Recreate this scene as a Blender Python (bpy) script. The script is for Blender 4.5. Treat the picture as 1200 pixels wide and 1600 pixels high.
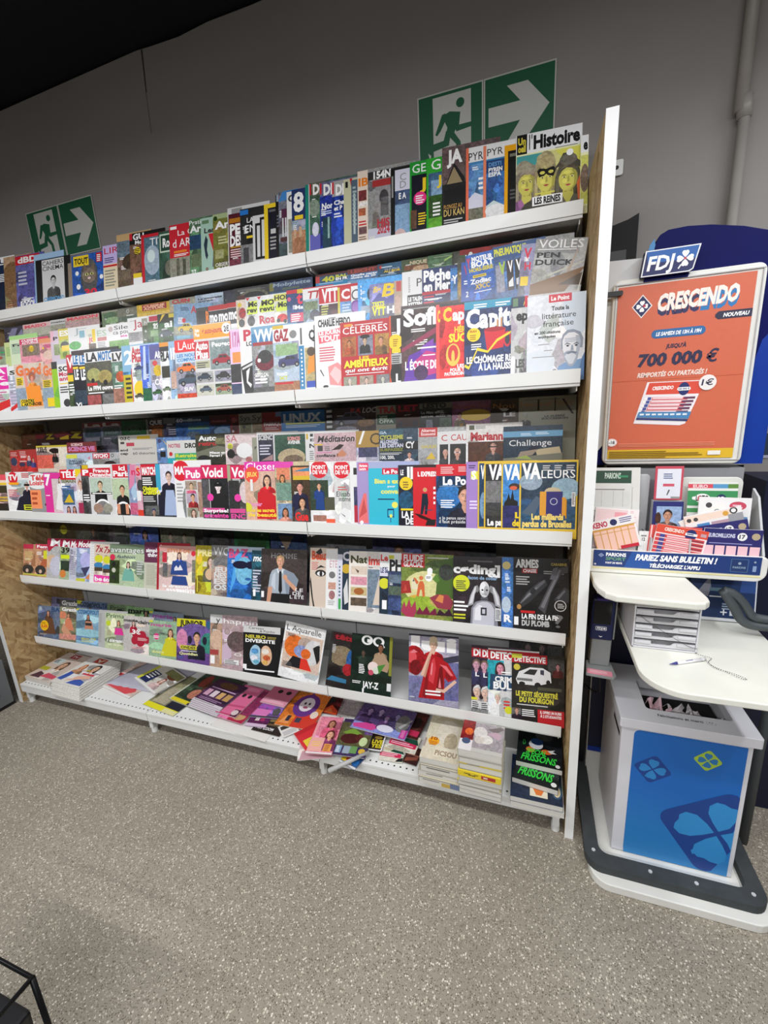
import bpy, bmesh, math, random
from mathutils import Vector, Matrix, Euler
for o in list(bpy.data.objects): bpy.data.objects.remove(o, do_unlink=True)
SC = bpy.context.scene
COL = SC.collection
PI = math.pi
# ------------------------------------------------------------------ camera
cam = bpy.data.cameras.new('camera'); camo = bpy.data.objects.new('camera', cam); COL.objects.link(camo)
YAW, PIT, ROL = -0.336841, 0.237245, -0.055147
_f = Vector((math.sin(YAW)*math.cos(PIT), math.cos(YAW)*math.cos(PIT), -math.sin(PIT)))
_r = Vector((math.cos(YAW), -math.sin(YAW), 0)); _u = _r.cross(_f)
_r2 = math.cos(ROL)*_r + math.sin(ROL)*_u; _u2 = -math.sin(ROL)*_r + math.cos(ROL)*_u
camo.matrix_world = Matrix(((_r2.x, _u2.x, -_f.x, -0.141650), (_r2.y, _u2.y, -_f.y, -1.894355), (_r2.z, _u2.z, -_f.z, 1.602737), (0, 0, 0, 1)))
cam.sensor_fit = 'HORIZONTAL'; cam.sensor_width = 36.0; cam.lens = 668.043876*36.0/1200.0
cam.clip_start = 0.02; cam.clip_end = 60
SC.camera = camo
# ------------------------------------------------------------------ light
SC.view_settings.view_transform = 'Standard'; SC.view_settings.look = 'None'
SC.view_settings.gamma = 1.0; SC.view_settings.use_curve_mapping = False
SC.view_settings.exposure = 0.0
w = bpy.data.worlds.new('world'); SC.world = w; w.use_nodes = True
w.node_tree.nodes['Background'].inputs[0].default_value = (0.95, 0.97, 1.0, 1)
w.node_tree.nodes['Background'].inputs[1].default_value = 0.045
def area(name, loc, sx, sy, power, rot=(0, 0, 0), col=(0.99, 0.99, 1.0), spread=PI):
    l = bpy.data.lights.new(name, 'AREA'); l.shape = 'RECTANGLE'; l.size = sx; l.size_y = sy
    l.energy = power; l.color = col; l.spread = spread
    o = bpy.data.objects.new(name, l); o.location = loc; o.rotation_euler = rot; COL.objects.link(o); return o
# rows of LED battens hung below the dark ceiling, out of frame
area('ceiling_batten_light', (-1.5, -1.75, 2.74), 5.4, 0.10, 60, (math.radians(14), 0, 0), spread=math.radians(165))
area('ceiling_batten_light', (-0.8, -3.7, 2.74), 5.4, 0.10, 86, (math.radians(20), 0, 0), spread=math.radians(165))
area('ceiling_batten_light', (1.1, -1.1, 2.74), 0.10, 1.6, 20, (0, 0, 0), (0.95, 0.97, 1.0), spread=math.radians(165))
# ------------------------------------------------------------------ colours and materials
PAL = dict(W='fff', K='141414', R='cf2030', Y='f5d428', B='2a66b8', N='16294a', C='4ab8e0', G='2fa048', L='9acc22', O='f08424', P='f49abc',
           M='e02a9c', U='64388c', V='b8aadc', S='e8b898', H='44281a', T='c8a878', E='f5efdf', A='999999', D='444444', F='dcdcdc', Q='2aa8a8', X='701838', Z='24402c', I='99994a')
def lin(c): return c/12.92 if c <= 0.04045 else ((c+0.055)/1.055)**2.4
_cc = {}
def colr(s):
    if s in _cc: return _cc[s]
    q = s; a = 0.03
    if q.endswith('~'): a = 0.75; q = q[:-1]
    if q.startswith('.'): q = q[1:]
    else: q = PAL.get(q, q)
    if len(q) == 4: q = q[:3]
    if len(q) == 5: q = q[:3]
    if len(q) == 3: q = ''.join(c*2 for c in q)
    if len(q) > 6: q = q[:6]
    r = tuple(lin(int(q[i:i+2], 16)/255) for i in (0, 2, 4)) + (a,)
    
    if a > .5:
        lm = .3*r[0]+.6*r[1]+.1*r[2]; r = r[:3]+(a*(1-.72*min(1, max(0, lm-.12)/.5)),)
    _cc[s] = r; return r
def nodes(name):
    m = bpy.data.materials.new(name); m.use_nodes = True
    nt = m.node_tree; b = nt.nodes['Principled BSDF']; return m, nt, b
def N(nt, t, **k):
    n = nt.nodes.new(t)
    for a, v in k.items(): setattr(n, a, v)
    return n
MATS = {}
def mat(name, col, rough=0.5, metal=0.0, var=0.06, scale=14.0, bump=0.0, spec=0.5):
    """procedural paint: colour broken by soft noise, rough surface varied a little"""
    if name in MATS: return MATS[name]
    m, nt, b = nodes(name); c = colr(col) if isinstance(col, str) else tuple(col)+(1,)
    tc = N(nt, 'ShaderNodeTexCoord'); no = N(nt, 'ShaderNodeTexNoise'); no.inputs['Scale'].default_value = scale; no.inputs['Detail'].default_value = 5
    nt.links.new(tc.outputs['Object'], no.inputs['Vector'])
    mr = N(nt, 'ShaderNodeMapRange'); mr.inputs['To Min'].default_value = 1-var; mr.inputs['To Max'].default_value = 1+var
    mr.inputs['From Min'].default_value = 0.3; mr.inputs['From Max'].default_value = 0.7
    nt.links.new(no.outputs['Fac'], mr.inputs['Value'])
    mx = N(nt, 'ShaderNodeMix', data_type='RGBA', blend_type='MULTIPLY'); mx.inputs['Factor'].default_value = 1
    mx.inputs['A'].default_value = c[:3]+(1,)
    nt.links.new(mr.outputs['Result'], mx.inputs['B']); nt.links.new(mx.outputs['Result'], b.inputs['Base Color'])
    b.inputs['Roughness'].default_value = rough; b.inputs['Metallic'].default_value = metal; b.inputs['Specular IOR Level'].default_value = spec
    if bump:
        bp_ = N(nt, 'ShaderNodeBump'); bp_.inputs['Strength'].default_value = bump; bp_.inputs['Distance'].default_value = 0.004
        nt.links.new(no.outputs['Fac'], bp_.inputs['Height']); nt.links.new(bp_.outputs['Normal'], b.inputs['Normal'])
    MATS[name] = m; return m
def print_mat(name, rough, coat=0.0):
    """printed paper: ink colour from the artwork, halftone-photo grain where the artwork marks a photo"""
    m, nt, b = nodes(name)
    at = N(nt, 'ShaderNodeAttribute', attribute_name='ink'); tc = N(nt, 'ShaderNodeTexCoord')
    oi = N(nt, 'ShaderNodeObjectInfo'); ad = N(nt, 'ShaderNodeVectorMath', operation='ADD')
    sc_ = N(nt, 'ShaderNodeVectorMath', operation='SCALE'); sc_.inputs['Scale'].default_value = 7.0
    cb = N(nt, 'ShaderNodeCombineXYZ')
    for i in range(3): nt.links.new(oi.outputs['Random'], cb.inputs[i])
    nt.links.new(cb.outputs[0], sc_.inputs[0]); nt.links.new(tc.outputs['Object'], ad.inputs[0]); nt.links.new(sc_.outputs[0], ad.inputs[1])
    def noise(sc, det, dist):
        n = N(nt, 'ShaderNodeTexNoise'); n.inputs['Scale'].default_value = sc; n.inputs['Detail'].default_value = det; n.inputs['Roughness'].default_value = 0.62; n.inputs['Distortion'].default_value = dist
        nt.links.new(ad.outputs[0], n.inputs['Vector']); return n
    n1 = noise(36, 6, 1.8); n2 = noise(150, 4, 0.4); n3 = noise(22, 2, 0.8)
    av = N(nt, 'ShaderNodeMath', operation='MULTIPLY_ADD'); av.inputs[1].default_value = 0.6; nt.links.new(n1.outputs['Fac'], av.inputs[0])
    h2 = N(nt, 'ShaderNodeMath', operation='MULTIPLY'); h2.inputs[1].default_value = 0.4; nt.links.new(n2.outputs['Fac'], h2.inputs[0]); nt.links.new(h2.outputs[0], av.inputs[2])
    mr = N(nt, 'ShaderNodeMapRange'); mr.inputs['From Min'].default_value = 0.36; mr.inputs['From Max'].default_value = 0.64; mr.inputs['To Min'].default_value = 0.25; mr.inputs['To Max'].default_value = 1.75
    nt.links.new(av.outputs[0], mr.inputs['Value'])
    mu = N(nt, 'ShaderNodeMix', data_type='RGBA', blend_type='MULTIPLY'); mu.clamp_result = True
    nt.links.new(at.outputs['Alpha'], mu.inputs['Factor']); nt.links.new(at.outputs['Color'], mu.inputs['A']); nt.links.new(mr.outputs['Result'], mu.inputs['B'])
    bc = N(nt, 'ShaderNodeHueSaturation'); bc.inputs['Saturation'].default_value = 0.9; nt.links.new(n3.outputs['Color'], bc.inputs['Color'])
    sf = N(nt, 'ShaderNodeMath', operation='MULTIPLY'); sf.inputs[1].default_value = 0.38; nt.links.new(at.outputs['Alpha'], sf.inputs[0])
    hs = N(nt, 'ShaderNodeMix', data_type='RGBA', blend_type='SOFT_LIGHT')
    nt.links.new(sf.outputs[0], hs.inputs['Factor']); nt.links.new(mu.outputs['Result'], hs.inputs['A']); nt.links.new(bc.outputs['Color'], hs.inputs['B'])
    nt.links.new(hs.outputs['Result'], b.inputs['Base Color'])
    b.inputs['Roughness'].default_value = rough; b.inputs['Coat Weight'].default_value = coat; b.inputs['Coat Roughness'].default_value = 0.12
    MATS[name] = m; return m
INK = print_mat('glossy_printed_paper', 0.38, 0.15)
INKM = print_mat('matt_print', 0.5)
PAPER = mat('page_paper', '.d4d2cb', 0.8, var=0.12, scale=60)
_nt = PAPER.node_tree; _nz = [n for n in _nt.nodes if n.type == 'TEX_NOISE'][0]; _tc = [n for n in _nt.nodes if n.type == 'TEX_COORD'][0]
_mp = N(_nt, 'ShaderNodeMapping'); _mp.inputs['Scale'].default_value = (0.06, 18, 0.06); _nt.links.new(_tc.outputs['Object'], _mp.inputs['Vector']); _nt.links.new(_mp.outputs['Vector'], _nz.inputs['Vector'])
WHITE = mat('white_enamel', '.e9eae8', 0.35, var=0.03, scale=5)
LIP = mat('white_shelf_lip', '.eeefed', 0.35, var=0.03, scale=6)
GREYP = mat('grey_back_panel', '.a9aaaa', 0.5, var=0.05, scale=4)
# ------------------------------------------------------------------ mesh helpers
def mk(name, me, m, parent=None, loc=None, rot=None):
    o = bpy.data.objects.new(name, me); COL.objects.link(o)
    if m:
        for x in (m if isinstance(m, (list, tuple)) else [m]): me.materials.append(x)
    if loc is not None: o.location = loc
    if rot is not None: o.rotation_euler = rot
    if parent: o.parent = parent
    return o
class MB:
    def __init__(s): s.v = []; s.f = []; s.mi = []; s.cur = 0
    def add(s, vs, fs):
        n = len(s.v); s.v += [tuple(x) for x in vs]; s.f += [tuple(i+n for i in f) for f in fs]; s.mi += [s.cur]*len(fs); return s
    def box(s, x0, x1, y0, y1, z0, z1):
        return s.add([(x0,y0,z0),(x1,y0,z0),(x1,y1,z0),(x0,y1,z0),(x0,y0,z1),(x1,y0,z1),(x1,y1,z1),(x0,y1,z1)],
                     [(0,3,2,1),(4,5,6,7),(0,1,5,4),(1,2,6,5),(2,3,7,6),(3,0,4,7)])
    def prism(s, pts, a0, a1, axis='z'):
        """pts polygon (2D, CCW) extruded from a0 to a1 along an axis"""
        n = len(pts)
        def P(p, a): return {'z': (p[0], p[1], a), 'y': (p[0], a, p[1]), 'x': (a, p[0], p[1])}[axis]
        vs = [P(p, a0) for p in pts]+[P(p, a1) for p in pts]
        fs = [tuple(range(n-1, -1, -1)), tuple(range(n, 2*n))]+[(i, (i+1) % n, n+(i+1) % n, n+i) for i in range(n)]
        return s.add(vs, fs)
    def tube(s, pts, r, n=10, closed=False, caps=True):
        pts = [Vector(p) for p in pts]; rings = []; up = Vector((0, 0, 1)); N_ = len(pts)
        for i, p in enumerate(pts):
            a = pts[i-1] if (i or closed) else p; b = pts[(i+1) % N_] if (i < N_-1 or closed) else p
            d = (b-a).normalized(); x = d.cross(up)
            if x.length < 1e-3: x = d.cross(Vector((1, 0, 0)))
            x.normalize(); y = x.cross(d); rr = r[i] if isinstance(r, (list, tuple)) else r
            rings.append([p+rr*(math.cos(2*PI*k/n)*x+math.sin(2*PI*k/n)*y) for k in range(n)])
        b0 = len(s.v); s.v += [tuple(v) for R_ in rings for v in R_]
        for i in range(N_ if closed else N_-1):
            for k in range(n):
                j = (i+1) % N_
                s.f.append((b0+i*n+k, b0+i*n+(k+1) % n, b0+j*n+(k+1) % n, b0+j*n+k)); s.mi.append(s.cur)
        if caps and not closed:
            s.f.append(tuple(b0+k for k in range(n-1, -1, -1))); s.f.append(tuple(b0+(N_-1)*n+k for k in range(n))); s.mi += [s.cur]*2
        return s
    def build(s, name, m, parent=None, loc=None, rot=None, bevel=0, smooth=False, seg=2):
        me = bpy.data.meshes.new(name); me.from_pydata(s.v, [], s.f); me.update()
        bm = bmesh.new(); bm.from_mesh(me); bmesh.ops.recalc_face_normals(bm, faces=bm.faces); bm.to_mesh(me); bm.free()
        o = mk(name, me, m, parent, loc, rot)
        if any(s.mi): me.polygons.foreach_set('material_index', s.mi)
        if smooth: me.polygons.foreach_set('use_smooth', [True]*len(me.polygons))
        if bevel:
            md = o.modifiers.new('edge', 'BEVEL'); md.width = bevel; md.segments = seg; md.limit_method = 'ANGLE'; md.angle_limit = math.radians(40)
        return o
def box(name, x0, x1, y0, y1, z0, z1, m, parent=None, bevel=0.0, seg=2):
    return MB().box(x0, x1, y0, y1, z0, z1).build(name, m, parent, bevel=bevel, seg=seg)
def rrect(x0, z0, x1, z1, r, n=6):
    rs = r if isinstance(r, (tuple, list)) else (r,)*4        # bl, br, tr, tl
    P = []
    for (cx, cz, a, q) in ((x0+rs[0], z0+rs[0], PI, rs[0]), (x1-rs[1], z0+rs[1], 1.5*PI, rs[1]), (x1-rs[2], z1-rs[2], 0, rs[2]), (x0+rs[3], z1-rs[3], PI/2, rs[3])):
        for i in range(n+1):
            t = a+PI/2*i/n; P.append((cx+q*math.cos(t), cz+q*math.sin(t)))
    return P
def empty(name, loc=(0, 0, 0), rot=(0, 0, 0), parent=None):
    o = bpy.data.objects.new(name, None); COL.objects.link(o); o.location = loc; o.rotation_euler = rot; o.empty_display_size = 0.05
    if parent: o.parent = parent
    return o
def tag(o, label, cat, group=None, kind=None):
    o['label'] = label; o['category'] = cat
    if group: o['group'] = group
    if kind: o['kind'] = kind
    return o
def struct(o, label=None): 
    o['kind'] = 'structure'
    if label: o['label'] = label
    return o
# ------------------------------------------------------------------ lettering
_tc = {}
def glyphs(text, bold):
    k = (text, bold)
    if k in _tc: return _tc[k]
    cu = bpy.data.curves.new('t', 'FONT'); cu.body = text; cu.size = 1; cu.resolution_u = 2; cu.fill_mode = 'FRONT' if hasattr(cu, 'fill_mode') else cu.fill_mode
    cu.offset = bold
    ob = bpy.data.objects.new('t', cu); COL.objects.link(ob)
    dg = bpy.context.evaluated_depsgraph_get(); me = bpy.data.meshes.new_from_object(ob.evaluated_get(dg))
    vs = [(v.co.x, v.co.y) for v in me.vertices]; fs = [tuple(p.vertices) for p in me.polygons]
    bpy.data.objects.remove(ob); bpy.data.curves.remove(cu); bpy.data.meshes.remove(me)
    if vs:
        x0 = min(v[0] for v in vs); x1 = max(v[0] for v in vs)
        vs = [(v[0]-x0, v[1]/CAP) for v in vs]; r = (vs, fs, x1-x0)
    else: r = ([], [], 1.0)
    _tc[k] = r; return r
CAP = 1.0
_h = glyphs('H', 0.0); CAP = max(v[1] for v in _h[0]); _tc.clear()
# ------------------------------------------------------------------ flat artwork on a panel (ink on paper)
class Art:
    """artwork of a cover or sign: polygons in panel metres (x right, z up), each layer printed over the last"""
    def __init__(s, W_, H_, S=None, eps=0.00003, y0=0.0): s.W = W_; s.H = H_; s.S = S or W_; s.eps = eps; s.y0 = y0; s.k = 0; s.vf = 1.0; s.zo = 0.0; s.v = []; s.f = []; s.c = []
    def poly(s, pts, c, fs=None, clip=True):
        s.k += 1; y = s.y0-s.eps*s.k; n = len(s.v); e = 0.0
        if s.zo: pts = [(p[0], p[1]+(s.zo if p[1] > 1e-6 else 0.0)) for p in pts]
        if clip: pts = [(min(max(p[0], e), s.W-e), min(max(p[1], e), s.H-e)) for p in pts]
        s.v += [(p[0], y, p[1]) for p in pts]
        if fs is None: fs = [tuple(range(len(pts)))]
        s.f += [tuple(i+n for i in f) for f in fs]; s.c += [colr(c)]*len(fs)
    def ell(s, cx, cz, rx, rz, c, n=18):
        s.poly([(cx+rx*math.cos(2*PI*i/n), cz+rz*math.sin(2*PI*i/n)) for i in range(n)], c)
    def text(s, x, z, h, wid, c, txt, bold=0.0, ital=0.0, rot=0.0):
        vs, fs, wd = glyphs(txt, bold)
        if not vs: return
        sx = (wid/wd) if wid else h/CAP
        P = [(v[0]*sx+ital*v[1]*h, v[1]*h) for v in vs]
        if rot:
            ca, sa = math.cos(rot), math.sin(rot); P = [(p[0]*ca-p[1]*sa, p[0]*sa+p[1]*ca) for p in P]
        s.poly([(x+p[0], z+p[1]) for p in P], c, fs)
    def head(s, cx, cz, h, hair, skin, cloth, fem):
        wd = 0.37*h
        def shade(c, k):
            r, g, b_, al = colr(c); f = lambda v: max(0, min(255, int(round(255*(1.055*max(v*k, 0)**(1/2.4)-0.055 if v*k > 0.0031308 else 12.92*v*k)))))
            return '.%02x%02x%02x' % (f(r), f(g), f(b_))
        hn = hair.rstrip('~')+'~'; cn = cloth.rstrip('~')+'~'; hl = shade(hair, 1.9); sd = shade(skin, .62); sl_ = shade(skin, 1.25)
        X = lambda L: [(cx+p[0]*h, cz+p[1]*h) for p in L]
        if fem:
            s.poly(X([(-.44, -1.0), (-.5, -.4), (-.46, .1), (-.34, .46), (0, .62), (.34, .46), (.46, .1), (.5, -.4), (.46, -1.0), (.2, -.8), (-.2, -.8)]), hn)
            for q in (-.42, -.36, .37, .43): s.poly(X([(q, -.85), (q*.95-.02, .0), (q*.7, .4), (q*.95+.025, -.05), (q+.03, -.85)]), hl)
        s.poly(X([(-1.0, -2.2), (-.95, -1.1), (-.8, -.86), (-.5, -.72), (-.2, -.62), (.2, -.62), (.5, -.72), (.8, -.86), (.95, -1.1), (1.0, -2.2)]), cn)
        s.poly(X([(.25, -2.2), (.2, -.95), (.5, -.74), (.8, -.86), (.95, -1.1), (1.0, -2.2)]), shade(cloth, .6)+'~')
        s.poly(X([(-.2, -.64), (-.16, -.25), (.16, -.25), (.2, -.64), (.05, -.92), (-.05, -.92)]), skin)
        s.poly(X([(-.16, -.42), (.16, -.42), (.17, -.56), (0, -.5), (-.1, -.54)]), sd)
        s.poly(X([(-.22, -.62), (-.05, -.92), (-.3, -.98), (-.36, -.7)]), shade(cloth, 1.5)); s.poly(X([(.22, -.62), (.05, -.92), (.3, -.98), (.36, -.7)]), shade(cloth, 1.3))
        s.ell(cx, cz+h*.12, wd*1.1, h*.49, hn)
        if not fem:
            for q in (-1, 1): s.ell(cx+q*wd*.95, cz-h*.04, wd*.14, h*.1, sd, 10)
        s.poly(X([(-.33, .14), (-.345, -.08), (-.3, -.28), (-.2, -.43), (-.07, -.5), (.07, -.5), (.2, -.43), (.3, -.28), (.345, -.08), (.33, .14), (.26, .34), (0, .42), (-.26, .34)]), skin)
        s.poly(X([(.12, .3), (.26, .34), (.33, .14), (.345, -.08), (.3, -.28), (.2, -.43), (.07, -.5), (.2, -.32), (.22, -.1), (.2, .1)]), sd)
        s.ell(cx-h*.12, cz-h*.12, h*.1, h*.08, sl_, 10); s.ell(cx-h*.04, cz+h*.2, h*.14, h*.07, sl_, 10)
        s.poly(X([(-.36, .02), (-.37, .2), (-.3, .44), (0, .6), (.3, .44), (.37, .2), (.36, .02), (.28, .22), (.14, .34), (-.06, .38), (-.22, .28), (-.3, .14)]), hn)
        s.poly(X([(-.28, .34), (-.1, .5), (.1, .54), (.0, .46), (-.16, .38)]), hl)
        for q in (-1, 1):
            s.poly(X([(q*.07, .1), (q*.14, .13), (q*.23, .1), (q*.23, .08), (q*.14, .105), (q*.07, .08)]), shade(hair, .6))
            s.poly(X([(q*.08, .03), (q*.14, .06), (q*.21, .03), (q*.14, .005)]), '.e8e0d8'); s.ell(cx+q*.14*h, cz+.032*h, .028*h, .028*h, '.2a1c18', 8)
        s.poly(X([(-.015, .06), (.03, .05), (.06, -.13), (.02, -.16), (-.05, -.14), (-.02, -.1)]), sd)
        s.poly(X([(-.11, -.26), (-.03, -.235), (.03, -.235), (.11, -.26), (.03, -.31), (-.03, -.31)]), '.b0484a' if fem else shade(skin, .45))
        s.poly(X([(-.1, -.262), (.1, -.262), (.0, -.272)]), shade(skin, .25))
    def car(s, cx, cz, wd, c):
        a = wd/2; q = lambda L: [(cx+p[0]*a, cz+p[1]*a) for p in L]
        s.poly(q([(-1, -.18), (-1, .12), (-.8, .22), (-.5, .26), (-.3, .52), (.35, .54), (.65, .26), (.95, .16), (1, -.18)]), c)
        s.poly(q([(-.42, .26), (-.26, .46), (.02, .46), (.02, .26)]), '.333'); s.poly(q([(.08, .26), (.08, .46), (.31, .46), (.5, .26)]), '.333')
        for t in (-.58, .6): s.ell(cx+t*a, cz-.16*a, .2*a, .2*a, '.181818', 12); s.ell(cx+t*a, cz-.16*a, .1*a, .1*a, '.aaa', 10)
        s.poly(q([(.82, .02), (.98, .02), (.98, .1), (.82, .12)]), '.f4f0d8')
    def run(s, ops):
        S, H = s.S, s.H*s.vf; s.zo = s.H*(1-s.vf)
        for op in ops.split('|'):
            if not op: continue
            a = op.split(' '); k = a[0]; fl = lambda i: float(a[i])
            if k == 'r': s.poly([(fl(1)*S, fl(2)*H), (fl(3)*S, fl(2)*H), (fl(3)*S, fl(4)*H), (fl(1)*S, fl(4)*H)], a[5])
            elif k == 'e': s.ell(fl(1)*S, fl(2)*H, fl(3)*S, fl(4)*H, a[5])
            elif k == 'o': s.ell(fl(1)*S, fl(2)*H, fl(3)*H, fl(3)*H, a[4])
            elif k == 'p': s.poly([(float(a[i])*S, float(a[i+1])*H) for i in range(2, len(a), 2)], a[1])
            elif k == 'l':
                n = int(a[4]); st = fl(5)*H; rnd = random.Random(op)
                for j in range(n):
                    z = fl(2)*H-j*st; wl = fl(3)*S*(0.72+.28*rnd.random())
                    s.k -= 1 if j else 0
                    s.poly([(fl(1)*S, z-st*.5), (fl(1)*S+wl, z-st*.5), (fl(1)*S+wl, z), (fl(1)*S, z)], a[6])
            elif k == 'y':
                n = len(s.v); s.k += 1; zz = -0.0002-0.00003*s.k
                s.v += [(fl(1)*s.W, fl(2)*s.T, zz), (fl(3)*s.W, fl(2)*s.T, zz), (fl(3)*s.W, fl(4)*s.T, zz), (fl(1)*s.W, fl(4)*s.T, zz)]; s.f.append((n, n+1, n+2, n+3)); s.c.append(colr(a[5]))
            elif k == 'h': s.head(fl(1)*S, fl(2)*H, fl(3)*H*.8, a[4], a[5], a[6], len(a) > 7)
            elif k == 'c': s.car(fl(1)*S, fl(2)*H, fl(3)*S, a[4])
            elif k[0] == 't':
                b = {'t': 0.004, 'tb': 0.036, 'tn': 0.046, 'ti': 0.03, 'tx': 0.028}[k]
                s.text(fl(1)*S, fl(2)*H, fl(4)*H, fl(3)*S, a[5], ' '.join(a[6:]), b, 0.22 if k in ('ti', 'tx') else 0)
        return s
    def emit(s, me_name):
        me = bpy.data.meshes.new(me_name); me.from_pydata(s.v, [], s.f); me.update()
        at = me.color_attributes.new('ink', 'FLOAT_COLOR', 'CORNER'); buf = []
        for p, c in zip(s.f, s.c): buf += list(c)*len(p)
        at.data.foreach_set('color', buf); me.materials.append(INK); return me
def cover_mesh(W_, H_, t, S, bg, ops, vf=1.0):
    a = Art(W_, H_, S, 0.000012); a.vf = vf; a.T = t
    c = colr(bg)
    for q in ([(0, 0, 0), (W_, 0, 0), (W_, 0, H_), (0, 0, H_)], [(0, t, 0), (0, 0, 0), (0, 0, H_), (0, t, H_)], [(W_, t, 0), (0, t, 0), (0, t, H_), (W_, t, H_)]):
        n = len(a.v); a.v += q; a.f.append((n, n+1, n+2, n+3)); a.c.append(c)
    if bg.endswith('~') and S > .02:
        rd = random.Random(bg+ops[:40]); r, g, b_, _ = c; lm = .3*r+.6*g+.1*b_
        for i in range(6):
            k = rd.choice((.45, .6, .75, 1.35, 1.7)); q = [min(1, v*k*rd.uniform(.85, 1.15)) for v in (r, g, b_)]
            hx = '.%02x%02x%02x~' % tuple(int(255*(1.055*max(v, 1e-4)**(1/2.4)-.055)) if v > .0032 else 8 for v in q)
            cx, cz, rx, rz = rd.uniform(0, S), rd.uniform(.1, .8)*H_, rd.uniform(.12, .4)*S, rd.uniform(.04, .16)*H_; ph = rd.uniform(0, 6); n_ = 14
            a.poly([(cx+rx*math.cos(2*PI*j/n_)*(1+.25*math.sin(3*2*PI*j/n_+ph)), cz+rz*math.sin(2*PI*j/n_)*(1+.25*math.cos(2*2*PI*j/n_+ph))) for j in range(n_)], hx)
        for i in range(2 if (W_ != S and ops.count('|t')+ops.startswith('t') < 3) else 0):
            u, v, ww, n_ = rd.uniform(.05, .5), rd.uniform(.2, .78), rd.uniform(.25, .45), rd.randint(2, 4)
            a.run('l %.3f %.3f %.3f %d .026 %s' % (u, v, ww, n_, 'W' if lm < .4 else '.333'))
    a.run(ops); return a.emit('magazine')
_pb = {}
def pages_mesh(W_, H_, t):
    k = (round(W_, 3), round(H_, 3), round(t, 4))
    if k not in _pb:
        m = MB().box(0.0008, W_-0.0012, 0.0003, t-0.0003, 0.001, H_-0.001)
        me = bpy.data.meshes.new('page_block'); me.from_pydata(m.v, [], m.f); me.update(); me.materials.append(PAPER); _pb[k] = me
    return _pb[k]
def magazine(x, y, z, W_, S, H_, t, yaw, tilt, roll, bg, ops, label, group, name='magazine', cat='magazine', vf=1.0):
    o = bpy.data.objects.new(name, cover_mesh(W_, H_, t, S, bg, ops, vf)); COL.objects.link(o)
    o.matrix_world = Matrix.Translation((x, y, z)) @ Matrix.Rotation(yaw, 4, 'Z') @ Matrix.Rotation(-tilt, 4, 'X') @ Matrix.Rotation(roll, 4, 'Y')
    p = bpy.data.objects.new('page_block', pages_mesh(W_, H_, t)); COL.objects.link(p); p.parent = o
    tag(o, label, cat, group); return o
def panel(name, W_, H_, bg, ops, parent=None, t=0.002, m=None, loc=(0, 0, 0), rot=(0, 0, 0), outline=None, eps=0.00005):
    """a printed board of real thickness: paper body plus its ink"""
    a = Art(W_, H_, None, eps)
    c = colr(bg); P = outline or [(0, 0), (W_, 0), (W_, H_), (0, H_)]; n = len(P)
    a.v += [(p[0], 0, p[1]) for p in P]+[(p[0], t, p[1]) for p in P]
    a.f += [tuple(range(n)), tuple(range(2*n-1, n-1, -1))]+[(i, n+i, n+(i+1) % n, (i+1) % n) for i in range(n)]; a.c += [c]*(n+2)
    a.run(ops); me = a.emit(name); me.materials.clear(); me.materials.append(m or INKM)
    o = bpy.data.objects.new(name, me); COL.objects.link(o); o.location = loc; o.rotation_euler = rot
    if parent: o.parent = parent
    return o
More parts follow.
